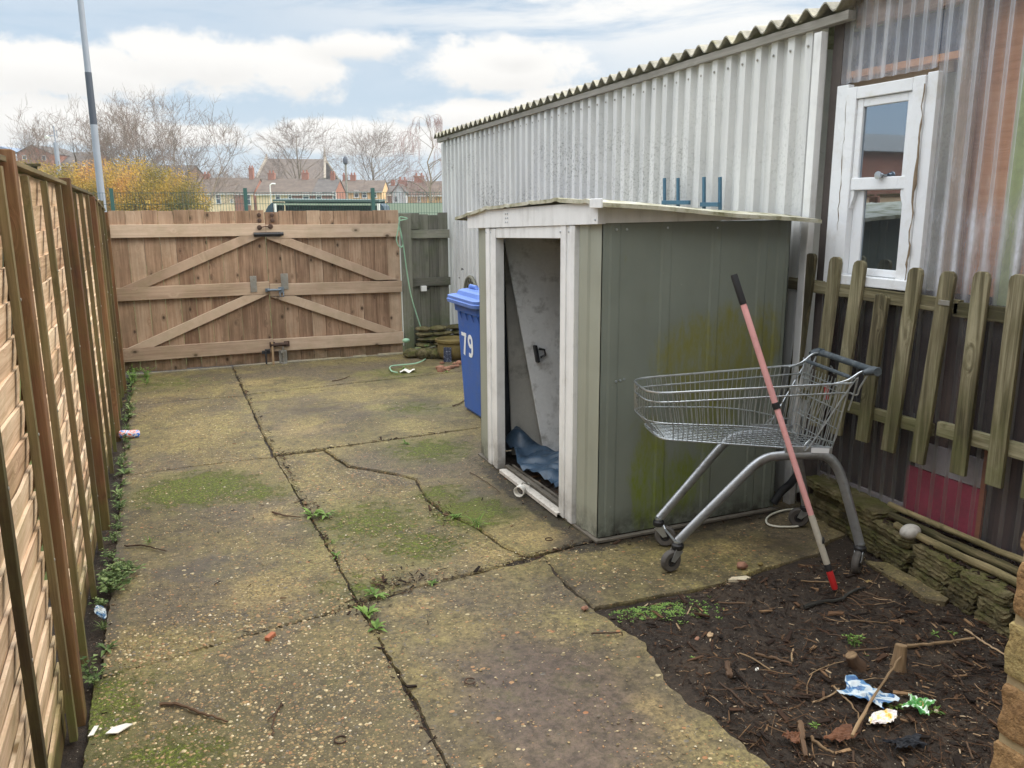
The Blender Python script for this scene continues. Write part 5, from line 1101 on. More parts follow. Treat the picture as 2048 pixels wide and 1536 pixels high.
# wooden trellis standing behind the bin
q = onX(938, 572, 3.38); W2 = 0.19; cx_ = q[1] - 0.05
te = thing("trellis", "small weathered lattice trellis with an arched top behind the blue bin", "trellis", (3.38, cx_, 0)); zt = onX(938, 553, 3.38)[2]
k = MB(); arc = [(3.38, cx_ + W2 * math.cos(a), zt - W2 + W2 * math.sin(a)) for a in np.linspace(math.pi, 0, 15)]
k.tube([(3.38, cx_ - W2, 0.0)] + arc + [(3.38, cx_ + W2, 0.0)], .02, 8); k.build("arched_frame", M_OLD, te)
k = MB()
for s in (1, -1):
    for i in range(-8, 16):
        y0 = cx_ - W2 + i * .075
        pts_ = [(3.38 + .006 * s, y0 + t_ * s * .6, zt - 1.0 + t_) for t_ in np.linspace(0, 1.0, 40)]
        ins = [p for p in pts_ if abs(p[1] - cx_) < W2 and (p[2] < zt - W2 or (p[1] - cx_) ** 2 + (p[2] - zt + W2) ** 2 < W2 ** 2)]
        if len(ins) > 2: k.beam(ins[0], ins[-1], .02, .006, (1, 0, 0))
k.build("lattice", M_OLD, te)

# ================================================================== TROLLEY
TF = np.array([2.265, 3.28, 0]); Td = nrm([0.825, -0.235, 0]); Tn = np.array([Td[1], -Td[0], 0])     # u along, v towards the camera
def T(u, v, w): return TF + Td * u + Tn * v + np.array([0, 0, w])
tl = thing("shopping_trolley", "wire shopping trolley on tubular legs standing beside the olive shed", "shopping trolley", T(.43, 0, 0))
def hb(u): return float(np.interp(u, [-.165, -.158, -.14, -.11, -.06, .8], [.06, .11, .145, .168, .180, .238]))       # half width at the rim
def hbb(u): return float(np.interp(u, [-.13, -.11, -.08, -.04, .74], [.06, .12, .148, .155, .205]))         # half width at the bottom
def wr(u): return .905 + .035 * u
def wbm(u): return .672 - .095 * (u + .10)
def rimline(ofs=0.0, inset=0.0, u1=.80):
    us = [u1, .6, .4, .2, .0, -.06, -.09, -.11, -.13, -.147, -.158, -.165]; side = [(u, hb(u) - inset) for u in us] + [(-.166, 0)]
    loop = side + [(u, -v) for u, v in side[-2::-1]]
    return [T(u, v, wr(u) + ofs + .018 * (v < 0) * 0) for u, v in loop]
k = MB(); k.tube(smooth(rimline(), 3), .0054, 7); k.tube(smooth(rimline(-.046, .004, .785), 3), .0042, 6); k.build("basket_rim", M_ZINC, tl)
k = MB(); low = [(.735, .205)] + [(u, hbb(u)) for u in (.5, .25, .05, -.04, -.065, -.085)]
lowl = low + [(-.098, .11), (-.104, .07), (-.106, 0)]; lowl = lowl + [(u, -v) for u, v in lowl[-2::-1]]
k.tube(smooth([T(u, v, wbm(u) ) for u, v in lowl], 3), .0038, 6)
ml = [(u, hb(u) - .012, .757 - .06 * (u + .16)) for u in (.3, .1, -.06, -.10, -.125, -.143, -.156)]; ml = [(.735, .21, .64), (.5, .205, .70)] + ml + [(-.163, .05, .757), (-.164, 0, .757)]
ml = ml + [(u, -v, w) for u, v, w in ml[-2::-1]]; k.tube(smooth([T(*q) for q in ml], 3), .0034, 6); k.build("basket_rail", M_ZINC, tl)
NS = 36
for sg_ in (1, -1):
    k = MB()
    for i in range(NS):
        f = i / (NS - 1); ub = -.085 + f * .815; ut = -.135 + f * .925
        if f < .03: continue
        mid = (ub * .8 + ut * .2, hbb(ub) * .45 + hb(ut) * .55 + .006, wbm(ub) + .075)
        k.tube([T(ub, sg_ * (hbb(ub) - .003), wbm(ub)), T(*(mid[0], sg_ * mid[1], mid[2])), T(ut, sg_ * (hb(ut) - .004), wr(ut))], .0024, 5)
    k.build("side_wires", M_ZINC, tl)
k = MB()
for i in range(11):
    v = -.14 + .28 * i / 10; vb = v * .82; e = abs(v) / .14; ut = -.166 + .022 * e ** 5; k.tube([T(-.09 + .02 * e ** 2, vb, wbm(-.09)), T(ut + .004, v, .757), T(ut, v, wr(-.15))], .0021, 5)
k.build("front_wires", M_ZINC, tl)
k = MB()
for i in range(11):
    s = -1 + 2 * i / 10; k.tube([T(u, s * hbb(u) * .97, wbm(u) + .002) for u in (-.10, .1, .3, .5, .735)], .0019, 5)
for i in range(21):
    u = -.09 + .82 * i / 20; h_ = hbb(u); k.tube([T(u, v * h_, wbm(u) - .001 - .006 * (j % 2)) for j, v in enumerate(np.linspace(-1, 1, 9))], .0021, 5)
k.build("bottom_wires", M_ZINC, tl)
k = MB()
for i in range(15):
    s = -1 + 2 * i / 14; k.tube([T(.738, s * .200, wbm(.735)), T(.765, s * .215, .76), T(.79, s * .228, .93)], .0024, 5)
for f in (.1, .33, .58, .82): w_ = wbm(.735) + (.93 - wbm(.735)) * f; k.tube([T(.737 + .055 * f, v, w_) for v in (-.205 - .025 * f, .205 + .025 * f)], .0027, 5)
k.tube(smooth([T(.738, -.2, wbm(.735)), T(.79, -.232, .93), T(.80, -.22, .955), T(.80, .22, .955), T(.79, .232, .93), T(.738, .2, wbm(.735))], 4), .0042, 6); k.build("rear_flap", M_ZINC, tl)
k = MB()
for i in range(9): s = -.16 + .32 * i / 8; k.tube([T(.70, s, .70), T(.735, s * 1.1, .80), T(.765, s * 1.2, .915)], .0022, 5)
for f in (.05, .5, .95): k.tube([T(.70 + .065 * f, v, .70 + .215 * f) for v in (-.17, .17)], .0027, 5)
k.build("child_seat", M_ZINC, tl)
for v in (-.225, .225):
    k = MB(); k.tube(smooth([T(.70, v * .97, .925), T(.775, v * 1.02, .945), T(.835, v * 1.06, .985), T(.875, v * 1.10, .992)], 5), .0052, 7); k.tube(smooth([T(.79, v * 1.03, .885), T(.825, v * 1.05, .875), T(.835, v * 1.06, .91), T(.865, v * 1.10, .972)], 5), .0046, 7); k.build("handle_arm", M_ZINC, tl)
    k = MB(); k.tube(smooth([T(.62, v * .93, .655), T(.595, v * .95, .632), T(.615, v * .965, .622), T(.80, v * 1.06, .935), T(.815, v * 1.06, .92), T(.79, v * 1.04, .80)], 5), .0042, 7); k.build("stay_rod", M_ZINC, tl)
k = MB(); k.tube([T(.893, v, .992) for v in (-.245, -.1, .1, .245)], .0165, 14); hd = k.build("handle", M_GREYPL, tl)
for v in (-.262, .262):
    k = MB(); k.tube([T(.835, v * .98, .985), T(.865, v, .992), T(.912, v, .992)], [.012, .020, .019], 12); k.tube([T(.893, v - .02, .992), T(.893, v + .02, .992)], .021, 12); k.build("end_cap", M_GREYPL, hd)
k = MB(); k.tube([T(.80, v, .955) for v in (-.21, .21)], .010, 8); k.build("flap_bar", M_GREYPL, tl)
k = MB(); k.tube(smooth([T(.812, .0, .97), T(.825, .0, .955), T(.83, .0, .935), T(.84, .0, .93), T(.848, .0, .945)], 4), .0035, 6); k.build("bag_hook", M_ZINC, tl)
k = MB(); k.tube([T(.80, .0, .87), T(.80, .004, .80)], .012, 8); k.build("coin_lock", M_REDPL, tl)
for sg_ in (1, -1):
    k = MB(); leg = [(.005, .153, .150), (.10, .162, .255), (.30, .185, .475), (.36, .190, .535), (.40, .193, .562), (.45, .196, .576), (.55, .20, .580), (.66, .205, .578), (.71, .21, .568), (.75, .217, .535), (.785, .225, .47), (.83, .25, .32), (.882, .278, .135)]
    k.tube(smooth([T(u, sg_ * v, w) for u, v, w in leg], 5), .0158, 14, flat=1.5); k.build("frame_leg", M_ALU, tl)
    k = MB()
    for (u0, u1, v0, v1) in ((.50, .735, .20, .208),): k.beam(T(u0, sg_ * v0, .612), T(u1, sg_ * v1, .598), .022, .034)
    k.build("basket_bracket", M_ALU, tl, 0.002)
k = MB(); k.box((0, 0, 0), (0.001, .001, .001)) if False else None
k = MB(); k.beam(T(.625, .2205, .606), T(.715, .2235, .600), .0015, .024); k.build("sticker", M_NUM, tl)
k = MB(); k.tube([T(.03, v, .10) for v in (-.12, 0, .12)], .006, 8); k.tube([T(.03, .12, .10), T(.02, .15, .13)], .006, 8); k.tube([T(.03, -.12, .10), T(.02, -.15, .13)], .006, 8); k.build("front_crossbar", M_ZINC, tl)
def caster(u, v, wtop, du, dv):
    a = T(u, v, wtop); b = T(u + du, v + dv, .056); ax = nrm(np.cross(b - a, [0, 0, 1])) if abs(du) + abs(dv) > 1e-6 else Tn
    cs = MB(); cs.lathe([(0, -.030), (.026, -.030), (.030, -.022), (.030, -.006), (.024, .0), (.022, .006), (0, .008)], a, 20); co_ = cs.build("caster", M_BLACKPL, tl)
    k = MB(); k.lathe([(0, .0), (.021, 0), (.021, .011), (0, .012)], a + np.array([0, 0, .004]), 16); k.build("leg_ferrule", M_ZINC, co_)
    k = MB()
    for s in (-1, 1):
        o = ax * s * .019; d2 = nrm(b - a); n2 = nrm(np.cross(ax, d2)) * 1.0
        k.hexa([b + o - n2 * .012 - ax * .0015, b + o + n2 * .012 - ax * .0015, b + o + n2 * .012 + ax * .0015, b + o - n2 * .012 + ax * .0015] + [a + np.array([0, 0, -.03]) + o - n2 * .024 - ax * .0015, a + np.array([0, 0, -.03]) + o + n2 * .024 - ax * .0015, a + np.array([0, 0, -.03]) + o + n2 * .024 + ax * .0015, a + np.array([0, 0, -.03]) + o - n2 * .024 + ax * .0015])
    k.beam(a + np.array([0, 0, -.033]) - ax * .02, a + np.array([0, 0, -.033]) + ax * .02, .03, .006); k.build("fork", M_ALU, co_, 0.001)
    k = MB(); k.lathe([(.026, -.0150), (.047, -.0165), (.0545, -.010), (.056, 0), (.0545, .010), (.047, .0165), (.026, .0150)], b, 28, ax, cap=False); k.build("tyre", M_RUBBER, co_)
    k = MB(); k.lathe([(0, -.0165), (.008, -.0165), (.009, -.012), (.018, -.009), (.021, -.0125), (.0262, -.0130), (.0262, .0130), (.021, .0125), (.018, .009), (.009, .012), (.008, .0165), (0, .0165)], b, 24, ax); k.build("hub", M_BLACKPL, co_)
caster(.004, .153, .140, -.036, .012); caster(.004, -.153, .140, .034, .012); caster(.884, .280, .128, -.028, .030); caster(.884, -.280, .128, -.030, -.01)

# ================================================================== POLE leaning on the trolley
p0, p1 = np.array([2.762, 2.638, 0.012]), np.array([2.474, 3.122, 1.438]); pd = p1 - p0
pl = thing("telescopic_pole", "long faded pink telescopic pole with a black grip leaning on the trolley rim", "pole", p0)
def pt_(f): return p0 + pd * f
for nm, f0, f1, r, m_ in (("grip", .905, 1.0, .0165, M_BLACKPL), ("upper_tube", .585, .905, .0145, M_PINK), ("collar", .572, .592, .0175, M_BLACKPL), ("lower_tube", .235, .575, .0135, M_PINK), ("grey_tube", .075, .235, .0150, M_GREYTUBE), ("joint_band", .055, .08, .0160, M_BLACKPL)):
    k = MB(); k.tube([pt_(f0), pt_(f0 + .006), pt_((f0 + f1) / 2), pt_(f1 - .006), pt_(f1)], [r * .93, r, r, r, r * .93], 16); k.build(nm, m_, pl)
k = MB(); k.tube([pt_(.0), pt_(.01), pt_(.06)], [.012, .0155, .0155], 14); k.build("red_tip", M_REDPL, pl)
k = MB(); k.lathe([(0, 0), (.017, 0), (.015, .006), (.008, .007), (.007, .003), (0, .003)], pt_(.155) + np.array([.009, -.012, .002]), 16, (.6, -.8, .1)); k.build("lock_knob", M_BLACKPL, pl)

# ================================================================== small things on the ground
cl = [G(x, y, .008) for x, y in ((1600, 1018), (1570, 1020), (1545, 1028), (1533, 1038), (1536, 1048), (1556, 1053), (1590, 1053), (1605, 1050))]
k = MB(); k.tube(smooth(cl, 6), .0055, 7); tag(k.build("white_cable", M_CABLE), "loop of white cable on the ground behind the trolley's far wheel", "cable")
k = MB(); hp = smooth([(3.335, 3.50, .50), (3.33, 3.53, .38), (3.335, 3.53, .25), (3.30, 3.545, .17), (3.24, 3.555, .12), (3.20, 3.57, .05)], 30); k.tube(hp, [.022 + .002 * (i % 2) for i in range(len(hp))], 10)
tag(k.build("ribbed_hose", M_BLACKPL), "black ribbed hose hanging in the dark gap beside the shed", "hose")
def stick(pts_px, r, m_, label, name="stick", z=0.008, taper=.5, cat="stick", group=None, jit=.004, fork=None):
    R = random.Random(int(pts_px[0][0])); ps = [np.array(p) if len(p) == 3 else G(p[0], p[1], z) for p in pts_px]; ps = smooth(ps, 5)
    ps = [p + np.array([R.uniform(-jit, jit), R.uniform(-jit, jit), R.uniform(0, jit)]) for p in ps]
    if m_ is not None:
        for p in ps:
            if p[0] > 1.66 and p[1] < 2.95: p[2] += max(0, soilz(p[0], p[1]) + .006) if False else soilz(p[0], p[1])
    k = MB(); n = len(ps); k.tube(ps, [r * (1 - (1 - taper) * i / n) * R.uniform(.85, 1.15) for i in range(n)], 7)
    if fork: fk = [G(x, y, z) for x, y in fork]; k.tube(smooth(fk, 4), r * .5, 5)
    return tag(k.build(name, m_), label, cat, group)
stick([(318, 1409), (360, 1410), (395, 1424), (430, 1435), (456, 1443)], .0065, M_STICK, "dark crooked stick lying on pebbly concrete near the left fence")
stick([(562, 1409), (553, 1424), (547, 1440), (543, 1472)], .004, M_STICK, "short forked twig on the pebbly concrete below the orange brick chip", "twig", fork=[(552, 1424), (535, 1440)])
stick([(250, 1092), (290, 1092), (315, 1099), (333, 1103)], .005, M_STICK, "thin dark stick across the concrete beside the fence weeds")
stick([(1610, 1212), (1640, 1200), (1680, 1193), (1705, 1180), (1730, 1172)], .010, M_BLACKSTICK, "dark frosted looking stick lying at the pole's red tip", z=.012)
stick([(1705, 1470), (1735, 1415), (1770, 1365), (1803, 1322)], .006, M_PALESTICK, "long pale straight stick leaning from the cut stump over blue litter", z=.05)
stick([(1812, 1290), (1860, 1284), (1900, 1280), (1950, 1276)], .008, M_PALESTICK, "pale curved branch lying on soil right of the cut stump", z=.015)
stick([(1930, 1262), (1960, 1280), (1985, 1293), (2012, 1308)], .005, M_PALESTICK, "slim pale stick pointing at the brick corner")
stick([(1668, 1375), (1690, 1398), (1712, 1422), (1717, 1440)], .004, M_PALESTICK, "slim bent twig on soil left of the blue wrapper", "twig", z=.02)
stick([(1510, 1307), (1545, 1315), (1582, 1328)], .007, M_STICK, "blunt brown stick on the mulch between stump and concrete edge")
stick([(1700, 1243), (1740, 1243), (1775, 1244)], .005, M_PALESTICK, "short straight pale stick on bare soil before the stones")
stick([(1600, 1450), (1605, 1480), (1612, 1510)], .012, M_STICK, "thick splintered stick near the bottom of the soil bed", z=.02)
stick([(1620, 1475), (1645, 1492), (1668, 1503)], .007, M_PALESTICK, "broken yellowish stick by the splintered thick stick", z=.015)
stick([(1455, 1325), (1458, 1350), (1462, 1338)], .012, M_STICK, "reddish upright root stub in mulch near the concrete edge", z=.03)
stick([(940, 945), (975, 965), (1000, 985)], .003, M_STICK, "fine twig on wet concrete before the shed doorway", "twig")
stick([(1183, 1268), (1230, 1266), (1250, 1265)], .004, M_STICK, "fine crooked twig at the ragged concrete edge by the soil", "twig")
for (x, y, xx, yy, lab) in ((665, 762, 700, 752, "short brown stick on the far concrete before the gate"), (545, 1025, 600, 1035, "thin twig left of the weed in the long paving joint"), (905, 812, 930, 800, "short dark twig left of the blue bin")):
    stick([(x, y), ((x + xx) / 2, (y + yy) / 2 + 2), (xx, yy)], .006, M_STICK, lab, "twig")
R = random.Random(99)
for i in range(70):
    while True:
        x, y = R.uniform(1.75, 3.1), R.uniform(1.1, 2.8)
        if R.random() < (1 if y < 2.25 else .35): break
    L = R.uniform(.06, .2); a = R.uniform(0, 6.28); n = 5; k = MB(); b = R.uniform(-.06, .06)
    ps = [np.array([x + math.cos(a + b * j) * L * j / n, y + math.sin(a + b * j) * L * j / n, 0]) for j in range(n + 1)]
    for p in ps: p[2] = soilz(p[0], p[1]) + .008 + R.uniform(0, .006)
    k.tube(ps, [R.uniform(.0015, .004)] * (n + 1), 5)
    tag(k.build("twig", R.choice((M_STICK, M_PALESTICK, M_STICK))), "thin dry twig scattered among the bark on the soil bed", "twig", "twigs scattered on the soil bed")
# two cut stumps
def stump(px_, py_, r, h, lean, seed, label, m_=M_PALESTICK):
    b = G(px_, py_, 0.0); b[2] = soilz(b[0], b[1]) - .02; R = random.Random(seed)
    root = thing("tree_stump", label, "stump", b)
    k = MB(); k.tube([b, b + np.array([0, 0, .03]), b + np.array([lean[0] * .6, lean[1] * .6, h * .6]), b + np.array([lean[0], lean[1], h])], [r * 1.5, r * 1.15, r, r * .9], 11); k.build("stump_bark", m_, root)
    k = MB(); tp_ = b + np.array([lean[0], lean[1], h]); k.lathe([(0, .004), (r * .8, .003), (r * .86, -.002)], tp_, 11, nrm([lean[0], lean[1], h])); k.build("cut_face", M_PALESTICK, root)
    return root
stump(1795, 1345, .025, .105, (.02, .012), 1, "pale split cut stump standing in the middle of the soil bed")
stump(1715, 1345, .026, .07, (-.03, .01), 2, "shorter rotten brown stump left of the pale split stump", M_STICK)
# litter
def film(q, w, h, rot, m_, amp, seed, lift=.02, shape=None, n=44):
    R = random.Random(seed); ph = [(R.uniform(4, 18), R.uniform(4, 18), R.uniform(0, 6)) for _ in range(7)]; cr, sr = math.cos(rot), math.sin(rot); k = MB()
    def f(u, v):
        a, b = (u - .5) * w, (v - .5) * h
        a *= 1 + .25 * math.sin(v * 5 + seed); b *= 1 + .2 * math.sin(u * 6 + seed)
        if shape: a, b = shape(u, v, a, b)
        z = sum(abs(math.sin(u * p + v * o + r)) for p, o, r in ph) / 7
        x, y = q[0] + a * cr - b * sr, q[1] + a * sr + b * cr
        return (x, y, q[2] + lift + amp * (z - .4) + .004)
    k.grid(f, n, n, None, True, 0, lambda u, v: (u * w * 3, v * h * 3, seed)); return k
def base(x, y): p = G(x, y, 0); p[2] = soilz(p[0], p[1]); return G(x, y, p[2])
film(base(1733, 1400), .115, .165, .35, M_LITBLUE, .026, 3).build("blue_wrapper", M_LITBLUE); o = bpy.data.objects["blue_wrapper"]; tag(o, "torn blue and white plastic wrapper on the soil left of green litter", "wrapper")
tag(film(base(1766, 1448), .11, .055, .1, M_LITYEL, .02, 5).build("white_wrapper", M_LITYEL), "white and yellow crumpled scrap at the foot of the blue wrapper", "wrapper")
tag(film(base(1836, 1424), .095, .075, .5, M_LITGREEN, .04, 8, .02).build("green_wrapper", M_LITGREEN), "crumpled green and white packet on the soil beside a seedling", "wrapper")
tag(film(base(1812, 1500), .12, .05, -.2, M_RAG, .03, 9).build("black_cloth", M_RAG), "dark wet cloth scrap pressed in the soil below the white scrap", "cloth")
tag(film(base(1683, 1483), .11, .055, .15, M_LEAFBR, .018, 10).build("dead_leaf", M_LEAFBR), "large curled brown dead leaf at the soil bed's bottom", "leaf")
tag(film(base(1583, 1487), .05, .05, .6, M_LEAFBR, .02, 13).build("dead_leaf", M_LEAFBR), "smaller brown dead leaf beside the thick splintered stick", "leaf")
tag(film(base(1735, 1172), .03, .016, .1, M_STONECHIP, .006, 14).build("dead_leaf", flat_paint("tan_leaf", c(140, 118, 76), .8, .2)), "tan dead leaf at the right end of the dark stick", "leaf")
tag(film(G(203, 1236, .02), .035, .13, .25, M_LITBLUE, .02, 11).build("blue_wrapper", M_LITBLUE), "blue and white wrapper caught in weeds at the fence foot", "wrapper")
cq = G(259, 868, .03); k = MB(); k.lathe([(0, -.075), (.022, -.075), (.031, -.066), (.033, -.03), (.029, .0), (.033, .03), (.031, .062), (.024, .072), (0, .074)], cq, 18, (.93, .15, -.12)); tag(k.build("crushed_can", M_LITRED), "crushed red and blue drink can on the concrete against the fence", "can")
for (x, y, lab, w, sd_) in ((186, 1463, "narrow white card shard close to the fence foot", .028, 1), (239, 1459, "wider white card shard on the pebbly concrete", .042, 2)):
    q = G(x, y, .006); k = MB(); o_ = [(-w, -.4 * w), (-.1 * w, -.55 * w), (w, .1 * w), (.5 * w, .5 * w), (-.5 * w, .35 * w)] if sd_ == 2 else [(-.5 * w, -w), (.1 * w, -.9 * w), (.6 * w, .8 * w), (.1 * w, w)]
    k.prism([q + np.array([a, b, abs(a) * .12]) for a, b in o_], (0, 0, .003)); tag(k.build("card_shard", M_PAPER), lab, "card shard")
q = G(541, 1273, .008); k = MB(); k.beam(q + np.array([-.018, -.018, 0]), q + np.array([.016, .018, .002]), .022, .018); tag(k.build("brick_chip", flat_paint("orange_brick", c(176, 110, 80), .9, .15), bevel=.003), "small oblong orange brick chip alone on the concrete", "brick chip")
for (x, y, s, m_, lab, nm) in ((1484, 1131, .028, M_BRICKBIT, "brown broken brick lump on concrete under the trolley", "brick_lump"), (1521, 1128, .014, M_TERRA, "small yellowish stone right of the brown brick lump", "stone"), (1170, 1216, .016, M_BRICKBIT, "small brown stone near the tip of the soil bed", "stone"), (1020, 870, .012, M_STONECHIP, "pale stone chip on the concrete near the shed corner", "stone")):
    if x == 1020: continue
    k = MB(); k.rock(G(x, y, s * .5), (s, s * .8, s * .65), int(x), 7, .22); tag(k.build(nm, m_), lab, nm.replace("_", " "))
q = G(1478, 1160, .006); k = MB(); o2 = jag([(q[0] - .055, q[1] + .01), (q[0], q[1] - .02), (q[0] + .06, q[1] - .012), (q[0] + .05, q[1] + .012), (q[0] - .02, q[1] + .028)], .004, .02, 6)
k.prism([(x, y, .0) for x, y in o2], (0, 0, .014)); tag(k.build("stone_flake", M_STONECHIP), "flat cream stone flake at the concrete edge by the soil", "stone flake")
for (x, y, s, m_, lab) in ((1394, 1279, .016, M_BRICKBIT, "pink brick flake on the mulch near the concrete edge"), (1420, 1273, .022, M_PALESTICK, "tan wood flake right of the pink brick flake"), (1514, 1340, .013, M_PAPER, "tiny white paper scrap on the dark mulch"), (1873, 1424, .016, M_STONECHIP, "pale triangular chip right of the green packet")):
    q = base(x, y); k = MB(); k.rock(q + np.array([0, 0, s * .3]), (s, s * .6, s * .3), int(x), 6, .3, rot=.6); tag(k.build("flake", m_), lab, "flake")
for (x, y, lab) in ((940, 1362, "rusty metal ring lying on the dark stained slab"), (681, 1479, "rusty metal ring lying near the bottom of the left slab"), (1098, 1078, "rusty metal ring lying by the shed's front corner")):
    q = G(x, y, .004); r = .020; k = MB(); k.tube([q + np.array([r * math.cos(a), r * math.sin(a), 0]) for a in np.linspace(.3, 5.6, 20)], .0028, 6); tag(k.build("metal_ring", M_RUST), lab, "metal ring", "rusty rings on the concrete")

# ================================================================== WEEDS
def leafquad(k, base_, d, L, w, droop, tone, wide=.5):
    d = np.array(d, float); s = nrm(np.cross(d, [0, 0, 1])) * w / 2; m1 = base_ + d * L * wide + np.array([0, 0, droop * .2]); tip = base_ + d * L + np.array([0, 0, -droop])
    k.add([base_, m1 - s, tip, m1 + s, m1 + np.array([0, 0, -w * .12])], [(0, 1, 4), (1, 2, 4), (2, 3, 4), (3, 0, 4)], tone)
def weed(x, y, size, kind, seed, label, m_=M_WEED, group=None, z0=0.0, n=None):
    R = random.Random(seed); k = MB(); b = np.array([x, y, z0])
    if kind == "rosette":
        for i in range(n or 12):
            a = R.uniform(0, 6.28); e = R.uniform(.15, .9); d = np.array([math.cos(a) * math.cos(e), math.sin(a) * math.cos(e), math.sin(e)]); leafquad(k, b, d, size * R.uniform(.6, 1), size * .24, size * .18, R.random())
    elif kind == "grass":
        for i in range(n or 26):
            a = R.uniform(0, 6.28); e = R.uniform(.5, 1.4); d = np.array([math.cos(a) * math.cos(e), math.sin(a) * math.cos(e), math.sin(e)]); leafquad(k, b + np.array([R.uniform(-.01, .01), R.uniform(-.01, .01), 0]), d, size * R.uniform(.5, 1.1), size * .05, size * .25, R.random(), .4)
    else:
        for i in range(n or 9):
            a = R.uniform(0, 6.28); e = R.uniform(.35, 1.3); h = size * R.uniform(.4, 1.0); tip = b + np.array([math.cos(a) * math.cos(e), math.sin(a) * math.cos(e), math.sin(e)]) * h
            k.tube([b + np.array([R.uniform(-.02, .02), R.uniform(-.03, .03), 0]), (b + tip) / 2 + np.array([0, 0, h * .12]), tip], .0014, 4, tone=.3)
            for j in range(7):
                f = R.uniform(.35, 1.05); p = b + (tip - b) * f + np.array([R.uniform(-.012, .012), R.uniform(-.012, .012), h * .1 * (1 - f)]); a2 = R.uniform(0, 6.28)
                leafquad(k, p, (math.cos(a2) * .9, math.sin(a2) * .9, R.uniform(-.1, .5)), size * R.uniform(.14, .3), size * R.uniform(.12, .22), size * .05, R.random(), .55)
    return tag(k.build("weed", m_), label, "weed", group)
R = random.Random(55); yy = 3.2
while yy < 9.5:
    weed(-.335 + R.uniform(-.02, .03), yy, R.uniform(.05, .11), R.choice(("bush", "bush", "rosette", "grass")), R.randint(0, 9999), "low green weed growing along the foot of the left fence", group="weeds along the fence foot"); yy += R.uniform(.09, .27)
for i in range(3): weed(-.32 + .03 * i, 4.02 + .1 * i, .125 - .015 * i, "bush", 300 + i, ("tallest leafy weed in the clump at the fence foot", "leafy weed in the clump just beyond the tallest fence weed", "smaller leafy weed at the far end of the fence clump")[i], n=14)
for i in range(7): weed(-.27 + R.uniform(-.06, .12), 9.0 + i * .09, .14, R.choice(("bush", "grass")), 320 + i, "bright weed in the corner between fence and gate", group="corner weeds by the gate", m_=M_SEEDL)
for i, (x, y, s, kd, lab) in enumerate(((625, 1032, .10, "rosette", "leafy weed sprouting in the long joint between slabs"), (652, 1030, .09, "rosette", "weed just right of the leafy joint weed"), (750, 1190, .085, "rosette", "weed in the debris where the two paving joints cross"), (735, 1232, .09, "rosette", "flat weed in the long joint below the crossing"), (752, 1258, .075, "rosette", "lower weed in the long joint nearest the camera"), (955, 1055, .12, "grass", "grass tuft in the crack before the shed doorway"), (912, 1035, .06, "rosette", "tiny weed at the bark pile in the shed crack"), (672, 1113, .05, "rosette", "tiny weed in the joint edge above the debris"), (665, 1088, .05, "grass", "small grass tuft on the joint by the mossy slab"), (300, 1088, .07, "grass", "small grass tuft beside the thin dark stick"), (865, 1168, .04, "rosette", "tiny weed in the cross joint toward the shed"), (808, 742, .12, "grass", "grass tuft under the green rope near the gate"), (848, 712, .2, "bush", "dark leafy plant against the corner stones"), (812, 888, .06, "rosette", "tiny weed in the middle cross joint"), (893, 745, .05, "grass", "small grass tuft near the brick rubble"))):
    q = G(x, y, 0); weed(q[0], q[1], s, kd, 400 + i, lab, M_SEEDL if i not in (12,) else M_WEED)
for i, (x, y, s, kd, lab) in enumerate(((1788, 1414, .055, "rosette", "bright seedling between the blue and green wrappers"), (1705, 1288, .06, "bush", "little green weed behind the shorter rotten stump"), (1870, 1270, .035, "rosette", "tiny seedling in soil beyond the pale curved branch"), (1905, 1268, .035, "rosette", "tiny seedling nearest the brick corner"), (1630, 1452, .03, "rosette", "tiny seedling at the bottom of the mulch"), (1385, 1318, .02, "rosette", "tiniest seedling on the mulch near the concrete"), (1868, 1425, .045, "rosette", "flat green leaves tucked under the green packet"), (1730, 1312, .02, "rosette", "tiny seedling between the two cut stumps"))):
    q = base(x, y); weed(q[0], q[1], s, kd, 500 + i, lab, M_SEEDL, z0=q[2])
R = random.Random(61); k = MB()
for i in range(420):
    q = G(R.gauss(1300, 55), R.gauss(1213, 12), 0); q[2] = soilz(q[0], q[1]); a = R.uniform(0, 6.28)
    if q[1] > 2.95: continue
    for j in range(3): leafquad(k, q, (math.cos(a + j * 2.1), math.sin(a + j * 2.1), .5), .013, .008, .002, R.random())
tag(k.build("seedling_cover", M_SEEDL), kind="stuff")
